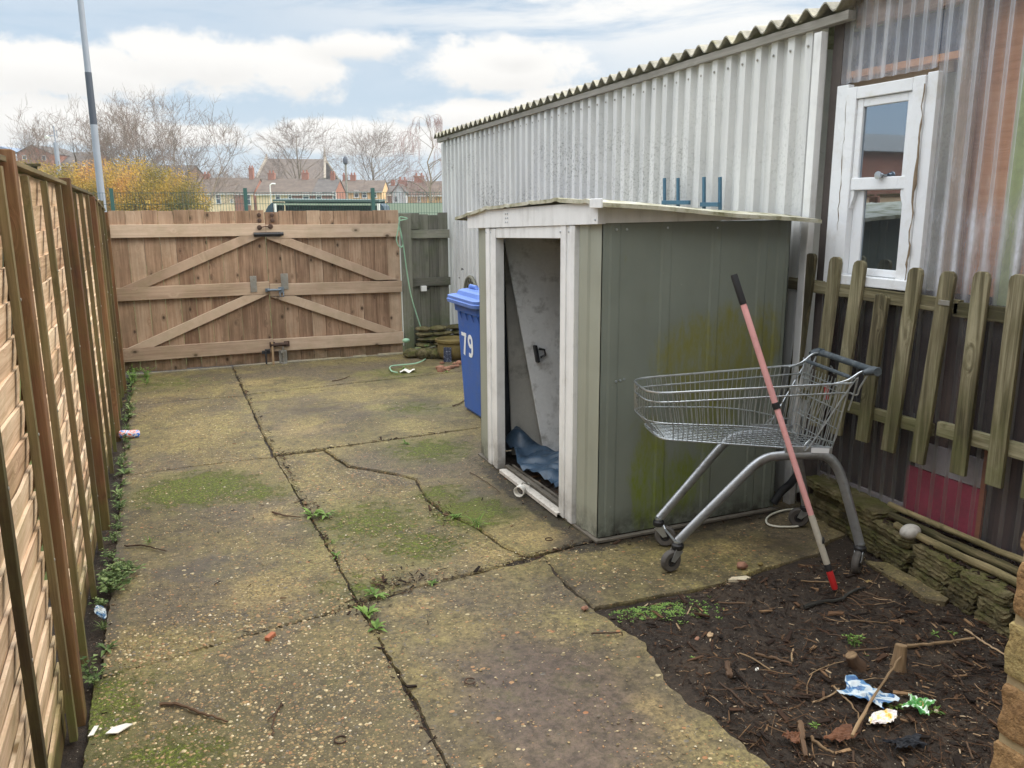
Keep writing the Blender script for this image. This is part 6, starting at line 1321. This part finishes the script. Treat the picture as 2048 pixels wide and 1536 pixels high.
# ================================================================== BRICK HOUSE CORNER beside the camera
bh = thing("brick_house", "rough tan brick house corner with sandy mortar at the right edge", "house", (2.1, -1.2, 0))
BXW, BYW = 0.868, 0.570
k = MB(); k.box((BXW + .0035, -4.0, -.1), (3.4, BYW - .0045, 4.2)); k.build("mortar_core", M_MORTAR, bh)
g = MB(); R = random.Random(19); hrow = 0.0765; kk = 0
for row in range(56):
    z = row * hrow - .02 + .012; y = BYW - (0 if row % 2 == 0 else .0)
    first = .215 if row % 2 == 0 else .1025
    if z > 1.9 or z < .2: pass
    yy = BYW; fl = first
    while yy > -3.9:
        Lb = fl; near = yy > -.4 and .6 < z < 1.7
        a = np.array([BXW - .002 + R.uniform(-.003, .002), yy - Lb + .011, z]); b = np.array([BXW + .08, yy + R.uniform(-.004, .002), z + .0645])
        if near:
            n = 14; cen = (a + b) / 2; hx = (b - a) / 2; tn = R.random()
            def pt(u, v, w_, cen=cen, hx=hx, sd_=R.uniform(0, 9)):
                q = np.array([u, v, w_]) * 2 - 1; m = max(abs(q)); rr = (abs(q) ** 24).sum() ** (1 / 24); q = q * (m / rr if rr else 1)
                p = cen + hx * q; wv_ = .0007 * math.sin(p[1] * 90 + sd_) * math.sin(p[2] * 110 + sd_ * 2) + .0009 * math.sin(p[1] * 210 + p[2] * 170 + sd_); return p + np.array([-1, .7, .3]) * wv_
            for ax in range(3):
                for s in (0, 1):
                    f = {0: lambda u, v: pt(s, u, v), 1: lambda u, v: pt(u, s, v), 2: lambda u, v: pt(u, v, s)}[ax]; g.grid(f, n, n, tn)
        else: g.box(a, b)
        yy -= Lb; fl = .225
bw = g.build("brick_wall", M_BRICK, bh)
g = MB(); R = random.Random(20)
for row in range(56):
    z = row * hrow - .02 + .012; x = BXW + .225 if row % 2 else BXW + .105
    while x < 3.3:
        g.box((x + .006, BYW - .06, z), (min(x + .219, 3.38), BYW + R.uniform(-.003, .003), z + .0645)); x += .225
g.build("brick_wall", M_BRICK, bh)
k = MB(); k.hexa([(BXW - .12, -4.1, 4.2), (3.5, -4.1, 4.2), (3.5, BYW + .12, 4.2), (BXW - .12, BYW + .12, 4.2), (1.4, -3.4, 5.0), (2.9, -3.4, 5.0), (2.9, -.2, 5.0), (1.4, -.2, 5.0)]); k.build("roof", M_SLATE, bh)
# plainer brick building seen mirrored in the window, beyond the left fence
nb = thing("brick_building", "brick building with grey arched roof standing left beyond the fence, mirrored in the sash window", "building", (-34, 44, -1))
k = MB(); k.box((-44, 38, -1.5), (-24, 50, 4.9)); k.build("wall", M_FBRICK, nb)
k = MB(); k.prism([(-44.3, 37.6 + 12.8 * i / 14, 4.9 + 1.6 * math.sin(math.pi * i / 14)) for i in range(15)], (20.6, 0, 0)); k.build("roof", flat_paint("grey_vault_sheet", c(120, 120, 118), .8, .12), nb)

# ================================================================== BEYOND THE GATE
lp = thing("lamp_column", "tall slender grey lamp column with a dark band behind the left fence", "lamp post", (*P(208, 430, 17.0)[:2], -.15))
a0, a1 = P(207, 430, 17.0), P(160, -40, 17.0); base0 = a0 + (a0 - a1) * (2.0 / np.linalg.norm(a0 - a1)) ; base0[2] = -.2
top0 = np.array([a0[0], a0[1], 9.5])
k = MB(); k.tube([(a0[0], a0[1], -.2), (a0[0], a0[1], 3.4)], [.074, .066], 16); k.tube([(a0[0], a0[1], 4.38), (a0[0], a0[1], 9.0)], [.0585, .045], 16); k.tube([(a0[0], a0[1], 3.4), (a0[0], a0[1], 4.38)], [.064, .060], 16); k.build("column", M_SLATEGR, lp)
k = MB(); k.lathe([(.0665, 0), (.0625, .98)], (a0[0], a0[1], 3.40), 16, cap=False); k.build("dark_band", M_DARKBAND, lp)
k = MB(); k.tube([(a0[0], a0[1], 9.0), (a0[0] + .3, a0[1], 9.15), (a0[0] + .9, a0[1], 9.2)], [.04, .03, .03], 8); k.box((a0[0] + .8, a0[1] - .1, 9.15), (a0[0] + 1.4, a0[1] + .1, 9.27)); k.build("lamp_head", M_SLATEGR, lp)

# green welded mesh fence
mf = thing("mesh_fence", "green welded mesh fence with square posts beyond the gate", "fence", (2.0, 17.6, -.2))
A_, B_ = P(222, 378, 16.6), P(745, 378, 17.4); A_[2] = B_[2] = 2.10; dm = (B_ - A_) / 2; posts = [A_ + dm * i for i in range(-3, 5)]
for p in posts:
    k = MB(); k.beam((p[0], p[1], -.3), (p[0], p[1], 2.16), .07, .07, (0, 1, 0)); k.build("post", M_MESHGR, mf)
for i in range(len(posts) - 1):
    k = MB(); p, q = posts[i], posts[i + 1]; n = 46
    for j in range(n + 1):
        r = p + (q - p) * j / n; k.beam((r[0], r[1], 0.0), (r[0], r[1], 2.08), .006, .006, (0, 1, 0))
    for z in [.25 + .2 * j for j in range(9)] + [2.07]: k.beam((p[0], p[1], z), (q[0], q[1], z), .007, .007)
    k.build("mesh_panel", M_MESHGR, mf)

# shelter on the pitch and pale boarding beside it
dg = thing("team_shelter", "low dark green team shelter with white end posts beyond the mesh fence", "shelter", P(650, 420, 30))
def PD(x, y, dist, back=0.0):
    p = P(x, y, dist); return p + DH * back
k = MB(); o = [PD(545, 403, 30), PD(758, 404, 30), PD(758, 404, 30, 1.6), PD(545, 402, 30, 1.6)]; o = [q + np.array([0, 0, .0]) for q in o]; o[2][2] += .04; o[3][2] += .04; k.prism(o, (0, 0, .07)); k.build("roof", M_DUGROOF, dg)
k = MB(); o = [PD(547, 408, 30, .02), PD(756, 409, 30, .02)]; k.beam(o[0], o[1], .05, .07); k.build("roof_trim", M_PALEGR, dg)
for x in (550, 757): k = MB(); p = PD(x, 408, 30, -.02); k.beam((p[0], p[1], -.8), (p[0], p[1], p[2] + .02), .09, .09, (0, 1, 0)); k.build("post", M_TRIM, dg)
k = MB(); a, b = PD(547, 410, 30, 1.55), PD(757, 410, 30, 1.55); k.prism([(a[0], a[1], -.8), (b[0], b[1], -.8), (b[0], b[1], a[2] + .15), (a[0], a[1], a[2] + .15)], tuple(DH * .04)); k.build("back_sheet", M_DUGIN, dg)
k = MB(); a, b = PD(530, 416, 30, .3), PD(545, 404, 30, .3); k.prism([PD(536, 412, 30, .0), PD(546, 404, 30, .0), PD(546, 425, 30, .0), PD(530, 425, 30, 0)], tuple(DH * 1.5)); k.prism([PD(758, 406, 30), PD(766, 412, 30), PD(770, 425, 30), PD(758, 425, 30)], tuple(DH * 1.5)); k.build("end_panel", M_DUGIN, dg)
k = MB(); o = [PD(758, 407, 36), PD(905, 406, 36), PD(905, 440, 36), PD(758, 440, 36)]; k.prism(o, tuple(DH * .08)); tag(k.build("pitch_boarding", M_PALEGR), "pale green boarding fence to the right of the dark shelter", "fence")
# neighbour's flat roofed outbuilding over the left fence
ns = thing("outbuilding", "dark flat-roofed outbuilding just showing above the left fence", "outbuilding", P(40, 350, 9.5))
k = MB(); o = [P(30, 352, 9.6), P(78, 352, 9.6)]; zt = P(50, 333, 9.6)[2]; wl = P(-220, 352, 9.6); wr_ = P(77, 352, 9.6); k.prism([(wl[0], wl[1], -.1), (wr_[0], wr_[1], -.1), (wr_[0], wr_[1], zt), (wl[0], wl[1], zt)], tuple(np.array([-.5, 1.0, 0]) * 1.6)); k.build("wall", M_FELT, ns)
k = MB(); k.prism([(wl[0], wl[1] - .05, zt), (wr_[0] + .04, wr_[1] - .05, zt), (wr_[0] + .04, wr_[1] - .05, zt + .03), (wl[0], wl[1] - .05, zt + .03)], tuple(np.array([-.5, 1.0, 0]) * 1.7)); k.build("roof", M_BATTEN, ns)

# yellow hedge
R = random.Random(71)
hd_ = thing("hedge", "broad rounded hedge covered in yellow and olive leaves beyond the mesh fence", "hedge", P(250, 420, 30))
HB = [(P(75, 405, 31), 1.6, 1.5, 1.42), (P(130, 405, 30), 1.8, 1.5, 1.35), (P(200, 405, 30.5), 2.0, 1.6, 1.36), (P(262, 404, 30), 1.9, 1.6, 1.40), (P(318, 406, 30), 1.6, 1.6, 1.32), (P(362, 418, 29.7), 1.0, 1.4, 1.12), (P(10, 410, 31), 1.4, 1.5, .9)]
k = MB(); RH = np.array([r0[0], r0[1], 0])
vs = []; fs = []; tn = []
for cen, rx, ry, rz_ in HB:
    ph = [(R.uniform(1, 4), R.uniform(0, 6)) for _ in range(6)]
    for i in range(int(19000 * rx * rz_ / 3.6)):
        d = nrm([R.gauss(0, 1), R.gauss(0, 1), R.gauss(0, 1)]); f = R.random() ** .32
        lump = 1 + .10 * sum(math.sin(d[j % 3] * q * 3 + o) for j, (q, o) in enumerate(ph)) / 2 + R.gauss(0, .035)
        if d[2] < -.5: continue
        p = cen + RH * d[0] * rx * f * lump + DH * d[1] * ry * f * lump + np.array([0, 0, d[2] * rz_ * f * lump])
        n_ = nrm([R.gauss(0, 1), R.gauss(0, 1), R.gauss(0, 1)]); a = nrm(np.cross(n_, [0.3, .5, .8])); b = np.cross(n_, a); L = R.uniform(.022, .05)
        q = len(vs); vs += [p - a * L, p - b * L * .45, p + a * L, p + b * L * .45]; fs.append((q, q + 1, q + 2, q + 3))
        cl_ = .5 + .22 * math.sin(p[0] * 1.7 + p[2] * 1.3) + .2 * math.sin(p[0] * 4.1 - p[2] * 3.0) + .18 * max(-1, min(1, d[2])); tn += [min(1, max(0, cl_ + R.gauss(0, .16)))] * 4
k.v = [np.array(vs)]; k.g = [np.array(vs)]; k.t = [np.array(tn)]; k.f = fs; k.sm = [False] * len(fs); k.mi = [0] * len(fs); k.build("foliage", M_HEDGE, hd_)
k = MB()
for cen, rx, ry, rz_ in HB:
    for i in range(70):
        b = cen + RH * R.uniform(-rx * .5, rx * .5) + DH * R.uniform(-.6, .6); b[2] = -.2
        d = nrm([R.gauss(0, 1), R.gauss(0, 1), abs(R.gauss(0, 1)) + .4]); e = cen + RH * d[0] * rx * 1.05 + DH * d[1] * ry + np.array([0, 0, d[2] * rz_ * 1.06])
        m_ = (b + e) / 2 + np.array([0, 0, .1]); k.tube([b, m_, e], [.02, .012, .004], 4)
k.build("branch", M_BARK, hd_)

# bare winter trees
def tree(name, label, base_, H, spread, seed, style="vase", mat=M_BARK, twig=M_TWIGFAR, stems=4, r0_=.14, depth=5, twk=1.35):
    R = random.Random(seed); root = thing(name, label, "tree", base_); K = MB(); Kt = MB(); base_ = np.array(base_, float)
    def grow(p, d, L, r, lev):
        n = 4; pts_ = [p]; dd = d
        for i in range(n):
            j = .055 + .028 * lev
            dd = nrm(dd + np.array([R.gauss(0, j), R.gauss(0, j), R.gauss(0, j) + (.07 if style == "vase" else .02 if style != "weep" else -.05 * lev)]))
            if style == "weep" and lev >= 3: dd = nrm(dd + np.array([0, 0, -.35]))
            pts_.append(pts_[-1] + dd * L / n)
        rr = [r * (1 - .45 * i / n) for i in range(n + 1)]
        (K if lev < 3 else Kt).tube(pts_, rr, 6 if lev < 2 else 4 if lev < 3 else 3, cap=False)
        if lev >= depth: return
        nb_ = (3 if style == "vase" else R.choice((3, 4))) if lev < 3 else R.choice((4, 5)) if lev < 5 else 4
        for i in range(nb_):
            f = R.uniform(.30, 1.0) if i else 1.0; idx = min(n - 1, int(f * n)); q = pts_[idx] + (pts_[idx + 1] - pts_[idx]) * (f * n - idx)
            tang = nrm(pts_[idx + 1] - pts_[idx]); ang = math.radians((R.uniform(16, 36) if lev < 3 else R.uniform(22, 58)) if i else R.uniform(3, 18)); az = R.uniform(0, 6.28)
            s1 = nrm(np.cross(tang, [0.2, .3, .9])); s2 = np.cross(tang, s1); nd = tang * math.cos(ang) + (s1 * math.cos(az) + s2 * math.sin(az)) * math.sin(ang)
            if nd[2] < -.15 and style != "weep": nd[2] *= -.3
            grow(q, nrm(nd), L * R.uniform(.55, .78), max(rr[idx] * R.uniform(.42, .6), .0065 * twk), lev + 1)
    if style == "vase":
        for i in range(stems):
            a = 6.28 * i / stems + R.uniform(-.3, .3); t_ = R.uniform(.25, .55) * spread
            grow(base_ + np.array([math.cos(a) * .15, math.sin(a) * .15, 0]), nrm([math.cos(a) * t_, math.sin(a) * t_, 1]), H * .42, r0_ * R.uniform(.7, 1), 1)
    else:
        pts_ = [base_ + np.array([0, 0, H * f]) + np.array([R.gauss(0, .12), R.gauss(0, .12), 0]) * f * 2 for f in np.linspace(0, 1, 9)]
        K.tube(pts_, [r0_ * (1 - .93 * f) for f in np.linspace(0, 1, 9)], 8)
        for i in range(26):
            f = R.uniform(.22, .97); idx = min(7, int(f * 8)); p = pts_[idx] + (pts_[idx + 1] - pts_[idx]) * (f * 8 - idx); a = R.uniform(0, 6.28)
            shape = math.sin(min(1, (1.05 - f) / .8) * math.pi * .5) if style == "cone" else math.sin(math.pi * (f * .8 + .12))
            L = H * .30 * spread * max(.12, shape); up_ = .75 if style != "weep" else .9
            grow(p, nrm([math.cos(a), math.sin(a), up_]), L, r0_ * .42 * (1.1 - f), 2)
    K.build("trunk", mat, root); Kt.build("crown", twig, root); return root
def ground_at(x, y, dist): p = P(x, y, dist); p[2] = terrain(p[0], p[1]); return p
tree("bare_tree", "wide bare multi-stemmed tree behind the hedge on the left", ground_at(205, 400, 52), 9.2, 1.7, 12, stems=6, r0_=.19, depth=6, twk=1.15)
tree("bare_tree", "bare spreading tree behind the hedge to the right of the wide one", ground_at(345, 400, 50), 8.8, 1.35, 25, stems=5, r0_=.19, depth=6, twk=1.15)
tree("bare_tree", "slender bare tree standing between the two spreading trees", ground_at(285, 400, 56), 7.0, .8, 33, stems=3, depth=5)
tree("bare_tree", "thin bare tree left of the wide tree near the red brick house", ground_at(120, 400, 58), 6.6, 1.0, 41, stems=4)
tree("bare_tree", "cone shaped bare tree rising in front of the church roof", ground_at(600, 400, 135), 15.5, 1.15, 52, "cone", r0_=.3, twk=3.0)
tree("bare_tree", "broad bare tree behind the roofs left of the weeping birch", ground_at(746, 400, 135), 13.2, 1.3, 63, "round", r0_=.3, twk=2.6)
tree("weeping_birch", "pale weeping birch before the houses beside the white workshop", ground_at(862, 400, 88), 12.6, .95, 77, "weep", twig=M_TWIGBIRCH, r0_=.17, depth=5, twk=1.4)
for i, (x, d, h, lab) in enumerate(((440, 150, 9.2, "hazy bare tree behind the left terrace chimneys"), (470, 155, 8.6, "reddish bare tree by the tall terrace chimney"), (790, 140, 7.5, "low bare tree left of the white gable house"), (140, 110, 8.0, "bare bushy tree before the long dark roof"), (165, 112, 7.0, "lower bushy bare tree by the lamp column"))):
    tree("bare_tree", lab, ground_at(x, 400, d), h, 1.3, 90 + i, "round", r0_=.16, depth=4, twk=3.2)

# houses: each in its own frame, wall facing the yard; c = pixel measured at the wall's distance
def far(x, y, dist, back=0.0): return P(x, y, dist) + DH * back
def house(label, x0, x1, ye, yr, dist, wall, roof=M_TILE, wins=(), chims=(), depth=7.0, name="terraced_house", extra=(), gable=None, hip=0.0, ext=0.0):
    p0, p1 = far(x0, ye, dist), far(x1, ye, dist); zb = -1.7; ze = p0[2]; rd = depth / 2
    root = thing(name, label, "house", (p0 + p1) / 2 * np.array([1, 1, 0]) + np.array([0, 0, zb])); zr = P((x0 + x1) / 2, yr, dist + rd)[2]
    a, b = np.array([p0[0], p0[1], 0]), np.array([p1[0], p1[1], 0]); back = DH * depth
    def at(q, z): return np.array([q[0], q[1], z])
    m = MB(); m.hexa([at(a, zb), at(b, zb), at(b + back, zb), at(a + back, zb), at(a, ze), at(b, ze), at(b + back, ze), at(a + back, ze)])
    for q, s in ((a, 1), (b, -1)): m.prism([at(q, ze), at(q + back, ze), at(q + back / 2, zr - .05)], tuple(RH * .06 * s))
    m.build("wall", wall, root)
    for (xa, xb, mt) in extra: k = MB(); qa, qb = far(xa, ye, dist, -.03), far(xb, ye, dist, -.03); k.prism([at(qa, zb), at(qb, zb), at(qb, ze), at(qa, ze)], tuple(DH * .05)); k.build("wall_panel", mt, root)
    ov = RH * .10; k = MB(); th = np.array([0, 0, .10])
    f0, f1 = at(a - ov - DH * .25, ze - .12), at(b + ov - DH * .25, ze - .12); r_0, r_1 = at(a - ov + back / 2, zr), at(b + ov + back / 2, zr); g0, g1 = at(a - ov + back + DH * .25, ze - .12), at(b + ov + back + DH * .25, ze - .12)
    k.hexa([f0, f1, r_1, r_0, f0 + th, f1 + th, r_1 + th, r_0 + th]); k.hexa([r_0, r_1, g1, g0, r_0 + th, r_1 + th, g1 + th, g0 + th]); rf_ = k.build("roof", roof, root)
    k = MB(); k.beam(f0 + np.array([0, 0, -.05]), f1 + np.array([0, 0, -.05]), .10, .12); k.build("gutter", M_TRIM, root)
    for (xc, yb_, yt_, wpx) in chims:
        q = P(xc, yt_, dist + rd); w = wpx / FPX * (dist + rd); zt_ = q[2]; zb_ = min(P(xc, yb_, dist + rd)[2], zr) - .5
        k = MB(); q0 = np.array([q[0], q[1], 0]); o = [q0 - RH * w / 2 - DH * .35, q0 + RH * w / 2 - DH * .35, q0 + RH * w / 2 + DH * .35, q0 - RH * w / 2 + DH * .35]
        k.hexa([at(p, zb_) for p in o] + [at(p, zt_ - .35) for p in o]); o2 = [q0 + (p - q0) * 1.12 for p in o]; k.hexa([at(p, zt_ - .348) for p in o2] + [at(p, zt_ - .22) for p in o2]); ch = k.build("chimney", M_FBRICK, rf_)
        for f in (-.28, .28): k = MB(); k.lathe([(.13, -.218), (.10, .1), (.12, .12), (0, .13)], q0 + RH * w * f + np.array([0, 0, zt_]), 10); k.build("chimney_pot", M_FBRICK, rf_)
    for (xc, yc, w, h) in wins:
        q = far(xc, yc, dist, -.02); W_, H_ = w / FPX * dist, h / FPX * dist; up_ = np.array([0, 0, 1.0]); k = MB()
        for (u, v, ww, hh) in ((-.5, 0, .09, H_), (.5, 0, .09, H_), (0, .5, W_ + .09, .09), (0, -.5, W_ + .2, .12), (0, 0.03, W_, .07)):
            cc_ = q + RH * u * W_ + up_ * v * H_; k.beam(cc_ - RH * ww / 2 - DH * .03, cc_ + RH * ww / 2 - DH * .03, .08, hh)
        wf = k.build("window", M_TRIM, root); k = MB(); o = [q - RH * W_ / 2 - up_ * H_ / 2, q + RH * W_ / 2 - up_ * H_ / 2, q + RH * W_ / 2 + up_ * H_ / 2, q - RH * W_ / 2 + up_ * H_ / 2]; k.prism(o, tuple(DH * .012)); k.build("pane", M_GLASSFAR, wf)
    return root
house("left cream terraced house with two windows beside the yellow hedge", 380, 468, 386, 357, 112, M_CREAM, wins=((408, 398, 8, 18), (437, 398, 9, 18), (464, 402, 5, 6)), chims=((413, 374, 345, 11),))
house("red brick terraced house with one window and a tall chimney", 469.5, 506, 386, 358, 112, M_FBRICK, wins=((495, 399, 12, 20),), chims=((502, 374, 333, 8),), extra=((500, 506, M_CREAM),))
house("cream terraced house with pale gable left of the dark shelter", 512, 583, 387, 359, 108, M_CREAM, wins=((556, 393, 9, 12), (580, 393, 6, 12)), chims=((543, 360, 343, 12),), depth=8)
house("red brick terraced house with one window above the shelter", 584.5, 622, 387, 359, 108, M_FBRICK, wins=((612, 393, 12, 14),), chims=((610, 361, 342, 12),), depth=8)
house("red brick and slate terraced house at the terrace's right end", 623.5, 668, 387, 360, 108, M_FBRICK, M_SLATE, wins=((638, 393, 10, 14), (669, 392, 6, 14)), chims=((665, 365, 344, 8),), depth=8)
house("ochre terraced house behind the thin lamp column", 677, 722, 382, 361, 118, M_OCHRE, wins=((690, 390, 5, 12), (713, 388, 9, 13)), chims=((690, 360, 347, 8), (706, 360, 347, 10)))
house("ochre terraced house with two narrow windows right of the lamp column", 723, 764, 382, 362, 118, M_OCHRE, wins=((729, 389, 9, 13), (750, 389, 6, 11)))
house("brown brick house with dark roof left of the white gable", 765, 786, 388, 371, 122, M_FDARK, M_SLATE, wins=((772, 398, 4, 9),), chims=((786, 376, 361, 7),))
house("long dark-roofed terrace behind the hedge and spreading trees", 235, 372, 352, 332, 140, M_FDARK, M_SLATE, name="long_terrace", depth=9)
house("dark roofed house among bare trees left of the lamp column", 104, 178, 330, 306, 128, M_FBRICK, M_SLATE, name="brick_house", depth=9)
house("distant ochre house behind the birch branches", 812, 905, 389, 364, 96, M_OCHRE, wins=((838, 397, 5, 13),), chims=((805, 374, 356, 16), (838, 372, 348, 18)), name="detached_house", depth=6)
# gable-fronted houses
def gable_house(label, x0, xa, x1, ye, ya, dist, wall, wins, name, depth=8, roof=M_SLATE):
    p0, pa, p1 = far(x0, ye, dist), far(xa, ya, dist), far(x1, ye, dist); zb = -1.7
    root = thing(name, label, "house", (pa[0], pa[1], zb)); o = [np.array([p0[0], p0[1], zb]), np.array([p1[0], p1[1], zb]), p1, pa, p0]
    k = MB(); k.prism(o, tuple(DH * depth)); k.build("wall", wall, root)
    k = MB(); th = np.array([0, 0, .06]); e = -DH * .2; L = DH * (depth + .4)
    for s, q in ((-1, p0), (1, p1)):
        a = q + e + RH * .2 * s - np.array([0, 0, .12]); b = pa + e; k.hexa([a, b, b + L, a + L, a + th, b + th, b + L + th, a + L + th])
    k.build("roof", roof, root)
    for (xc, yc, w, h) in wins:
        q = far(xc, yc, dist, -.03); W_, H_ = w / FPX * dist, h / FPX * dist; u = np.array([0, 0, 1.0]); k = MB(); k.prism([q - RH * W_ / 2 - u * H_ / 2, q + RH * W_ / 2 - u * H_ / 2, q + RH * W_ / 2 + u * H_ / 2, q - RH * W_ / 2 + u * H_ / 2], tuple(DH * .025)); f_ = k.build("window", M_TRIM, root)
        k = MB(); W_ *= .8; H_ *= .84; q = q - DH * .02; k.prism([q - RH * W_ / 2 - u * H_ / 2, q + RH * W_ / 2 - u * H_ / 2, q + RH * W_ / 2 + u * H_ / 2, q - RH * W_ / 2 + u * H_ / 2], tuple(DH * .015)); k.build("pane", M_GLASSFAR, f_)
    return root
gable_house("white rendered gable house beside the pale green boarding", 784, 797, 811, 386, 368, 94, M_PALEBLUE, ((792, 398, 4, 12),), "gabled_house", 5)
gable_house("red brick gable end with two small windows far left", 33, 64, 101, 306, 290, 126, M_FBRICK, ((49, 315, 8, 9), (88, 316, 8, 9)), "gabled_house", 9)
cb = thing("curved_roof_block", "pale clad block with a dark curved roof at the far left", "building", ground_at(-20, 400, 150))
k = MB(); a, b = far(-90, 304, 150), far(34, 304, 150); k.prism([(a[0], a[1], -1.7), (b[0], b[1], -1.7), b - np.array([0, 0, 1.0]), a], tuple(DH * 12)); k.build("wall", M_PALECLAD, cb)
k = MB(); arc = [far(-95 + 138 * i / 12, 306 - 16 * math.sin(math.pi * (i / 12)) + 0 * i, 150, -.5) for i in range(13)]; k.prism(arc + [q - np.array([0, 0, .35]) for q in arc[::-1]], tuple(DH * 13)); k.build("roof", M_CURVROOF, cb)
for x, y, w, h in ((16, 306, 7, 14),): k = MB(); q = far(x, y, 150, -.05); W_, H_ = w / FPX * 150, h / FPX * 150; k.beam(q - RH * W_ / 2, q + RH * W_ / 2, .06, H_); k.build("window", M_GLASSFAR, cb)
# church
chd = 190; ch = thing("church", "large church roof with stone gable copings above the terrace", "church", ground_at(575, 400, chd))
a, b, rA, rB = far(513, 360, chd), far(650, 360, chd), far(513, 316, chd, 8), far(634, 317, chd, 8)
a2, b2 = np.array([a[0], a[1], a[2]]), np.array([b[0], b[1], b[2]])
k = MB(); k.hexa([a2 - np.array([0, 0, 9]), b2 - np.array([0, 0, 9]), b2 + DH * 16 - np.array([0, 0, 9]), a2 + DH * 16 - np.array([0, 0, 9]), a2, b2, b2 + DH * 16, a2 + DH * 16]); k.build("wall", M_CHURCH, ch)
k = MB(); t_ = np.array([0, 0, .3]); k.hexa([a2, b2, rB, rA, a2 + t_, b2 + t_, rB + t_, rA + t_]); k.hexa([rA, rB, b2 + DH * 16, a2 + DH * 16, rA + t_, rB + t_, b2 + DH * 16 + t_, a2 + DH * 16 + t_]); k.build("roof", M_TILE, ch)
for q0, q1 in ((a2, rA), (b2, rB)): k = MB(); k.beam(q0 + t_, q1 + t_ * 2, .5, .5); k.beam(q1 + t_, q0 + DH * 16 + t_, .4, .4); k.build("gable_coping", M_CHURCH, ch)
k = MB(); k.tube([rA, rA + np.array([0, 0, 1.4])], [.35, .15], 6); k.build("finial", M_CHURCH, ch); k = MB(); k.tube([rB + np.array([0, 0, -.5]), rB + np.array([0, 0, 1.2]), rB + np.array([0, 0, 3.0])], [.55, .3, .05], 6); k.build("finial", M_CHURCH, ch)
# lamp columns, camera mast
ms = thing("camera_mast", "grey mast carrying a small camera above the yellow hedge", "camera mast", ground_at(118, 400, 40))
q = P(118, 345, 40); k = MB(); k.tube([(q[0], q[1], -1.0), (q[0], q[1], P(110, 285, 40)[2])], [.13, .10], 10); k.build("mast", M_SLATEGR, ms)
z = P(110, 285, 40)[2]; k = MB(); k.tube([(q[0], q[1], z), (q[0], q[1], z + .75)], .03, 6); k.tube([(q[0], q[1], z + .3), (q[0] - .3, q[1], z + .3)], .025, 6); k.tube([(q[0] + .1, q[1], z + .2), (q[0] + .1, q[1], z + .55)], .02, 6); k.build("bracket", M_SLATEGR, ms)
k = MB(); k.tube([(q[0] - .35, q[1] - .1, z + .22), (q[0] - .3, q[1] + .15, z + .26)], .08, 10); k.build("camera", M_TRIM, ms)
for (x, yt, dist, lab, r) in ((540, 370, 80, "slim white street light before the cream gable house", .05), (691, 327, 82, "tall thin lamp column with dark head over the ochre houses", .085)):
    q = P(x, yt, dist); rt_ = thing("street_light", lab, "street light", (q[0], q[1], -1.3)); k = MB(); k.tube([(q[0], q[1], -1.4), (q[0], q[1], q[2])], [r * 1.3, r], 8); k.build("column", M_TRIM if r < .06 else M_GALV, rt_)
    k = MB()
    if r < .06: k.tube([(q[0], q[1], q[2]), (q[0] + .2, q[1], q[2] + .12), (q[0] + .5, q[1], q[2] + .1)], [.05, .06, .09], 8)
    else: k.lathe([(.1, 0), (.22, .1), (.24, .5), (.12, .75), (0, .8)], q - np.array([0, 0, .1]), 12)
    k.build("lamp_head", M_TRIM if r < .06 else M_DARKBAND, rt_)

def _haze():
    mt = bpy.data.materials.new("winter_haze"); mt.use_nodes = True; t = NT(mt.node_tree); t.n.clear()
    v = t.node("ShaderNodeVolumePrincipled", {"Color": (0.92, 0.94, 0.97, 1), "Density": 0.0008, "Anisotropy": 0.3})
    t.l.new(v.outputs[0], t.node("ShaderNodeOutputMaterial").inputs["Volume"]); return mt
k = MB(); k.box((-150, -10, -2.6), (190, 290, 19)); tag(k.build("haze", _haze()), kind="stuff")
for o in list(SC.objects):
    if "_abs" in o: del o["_abs"]
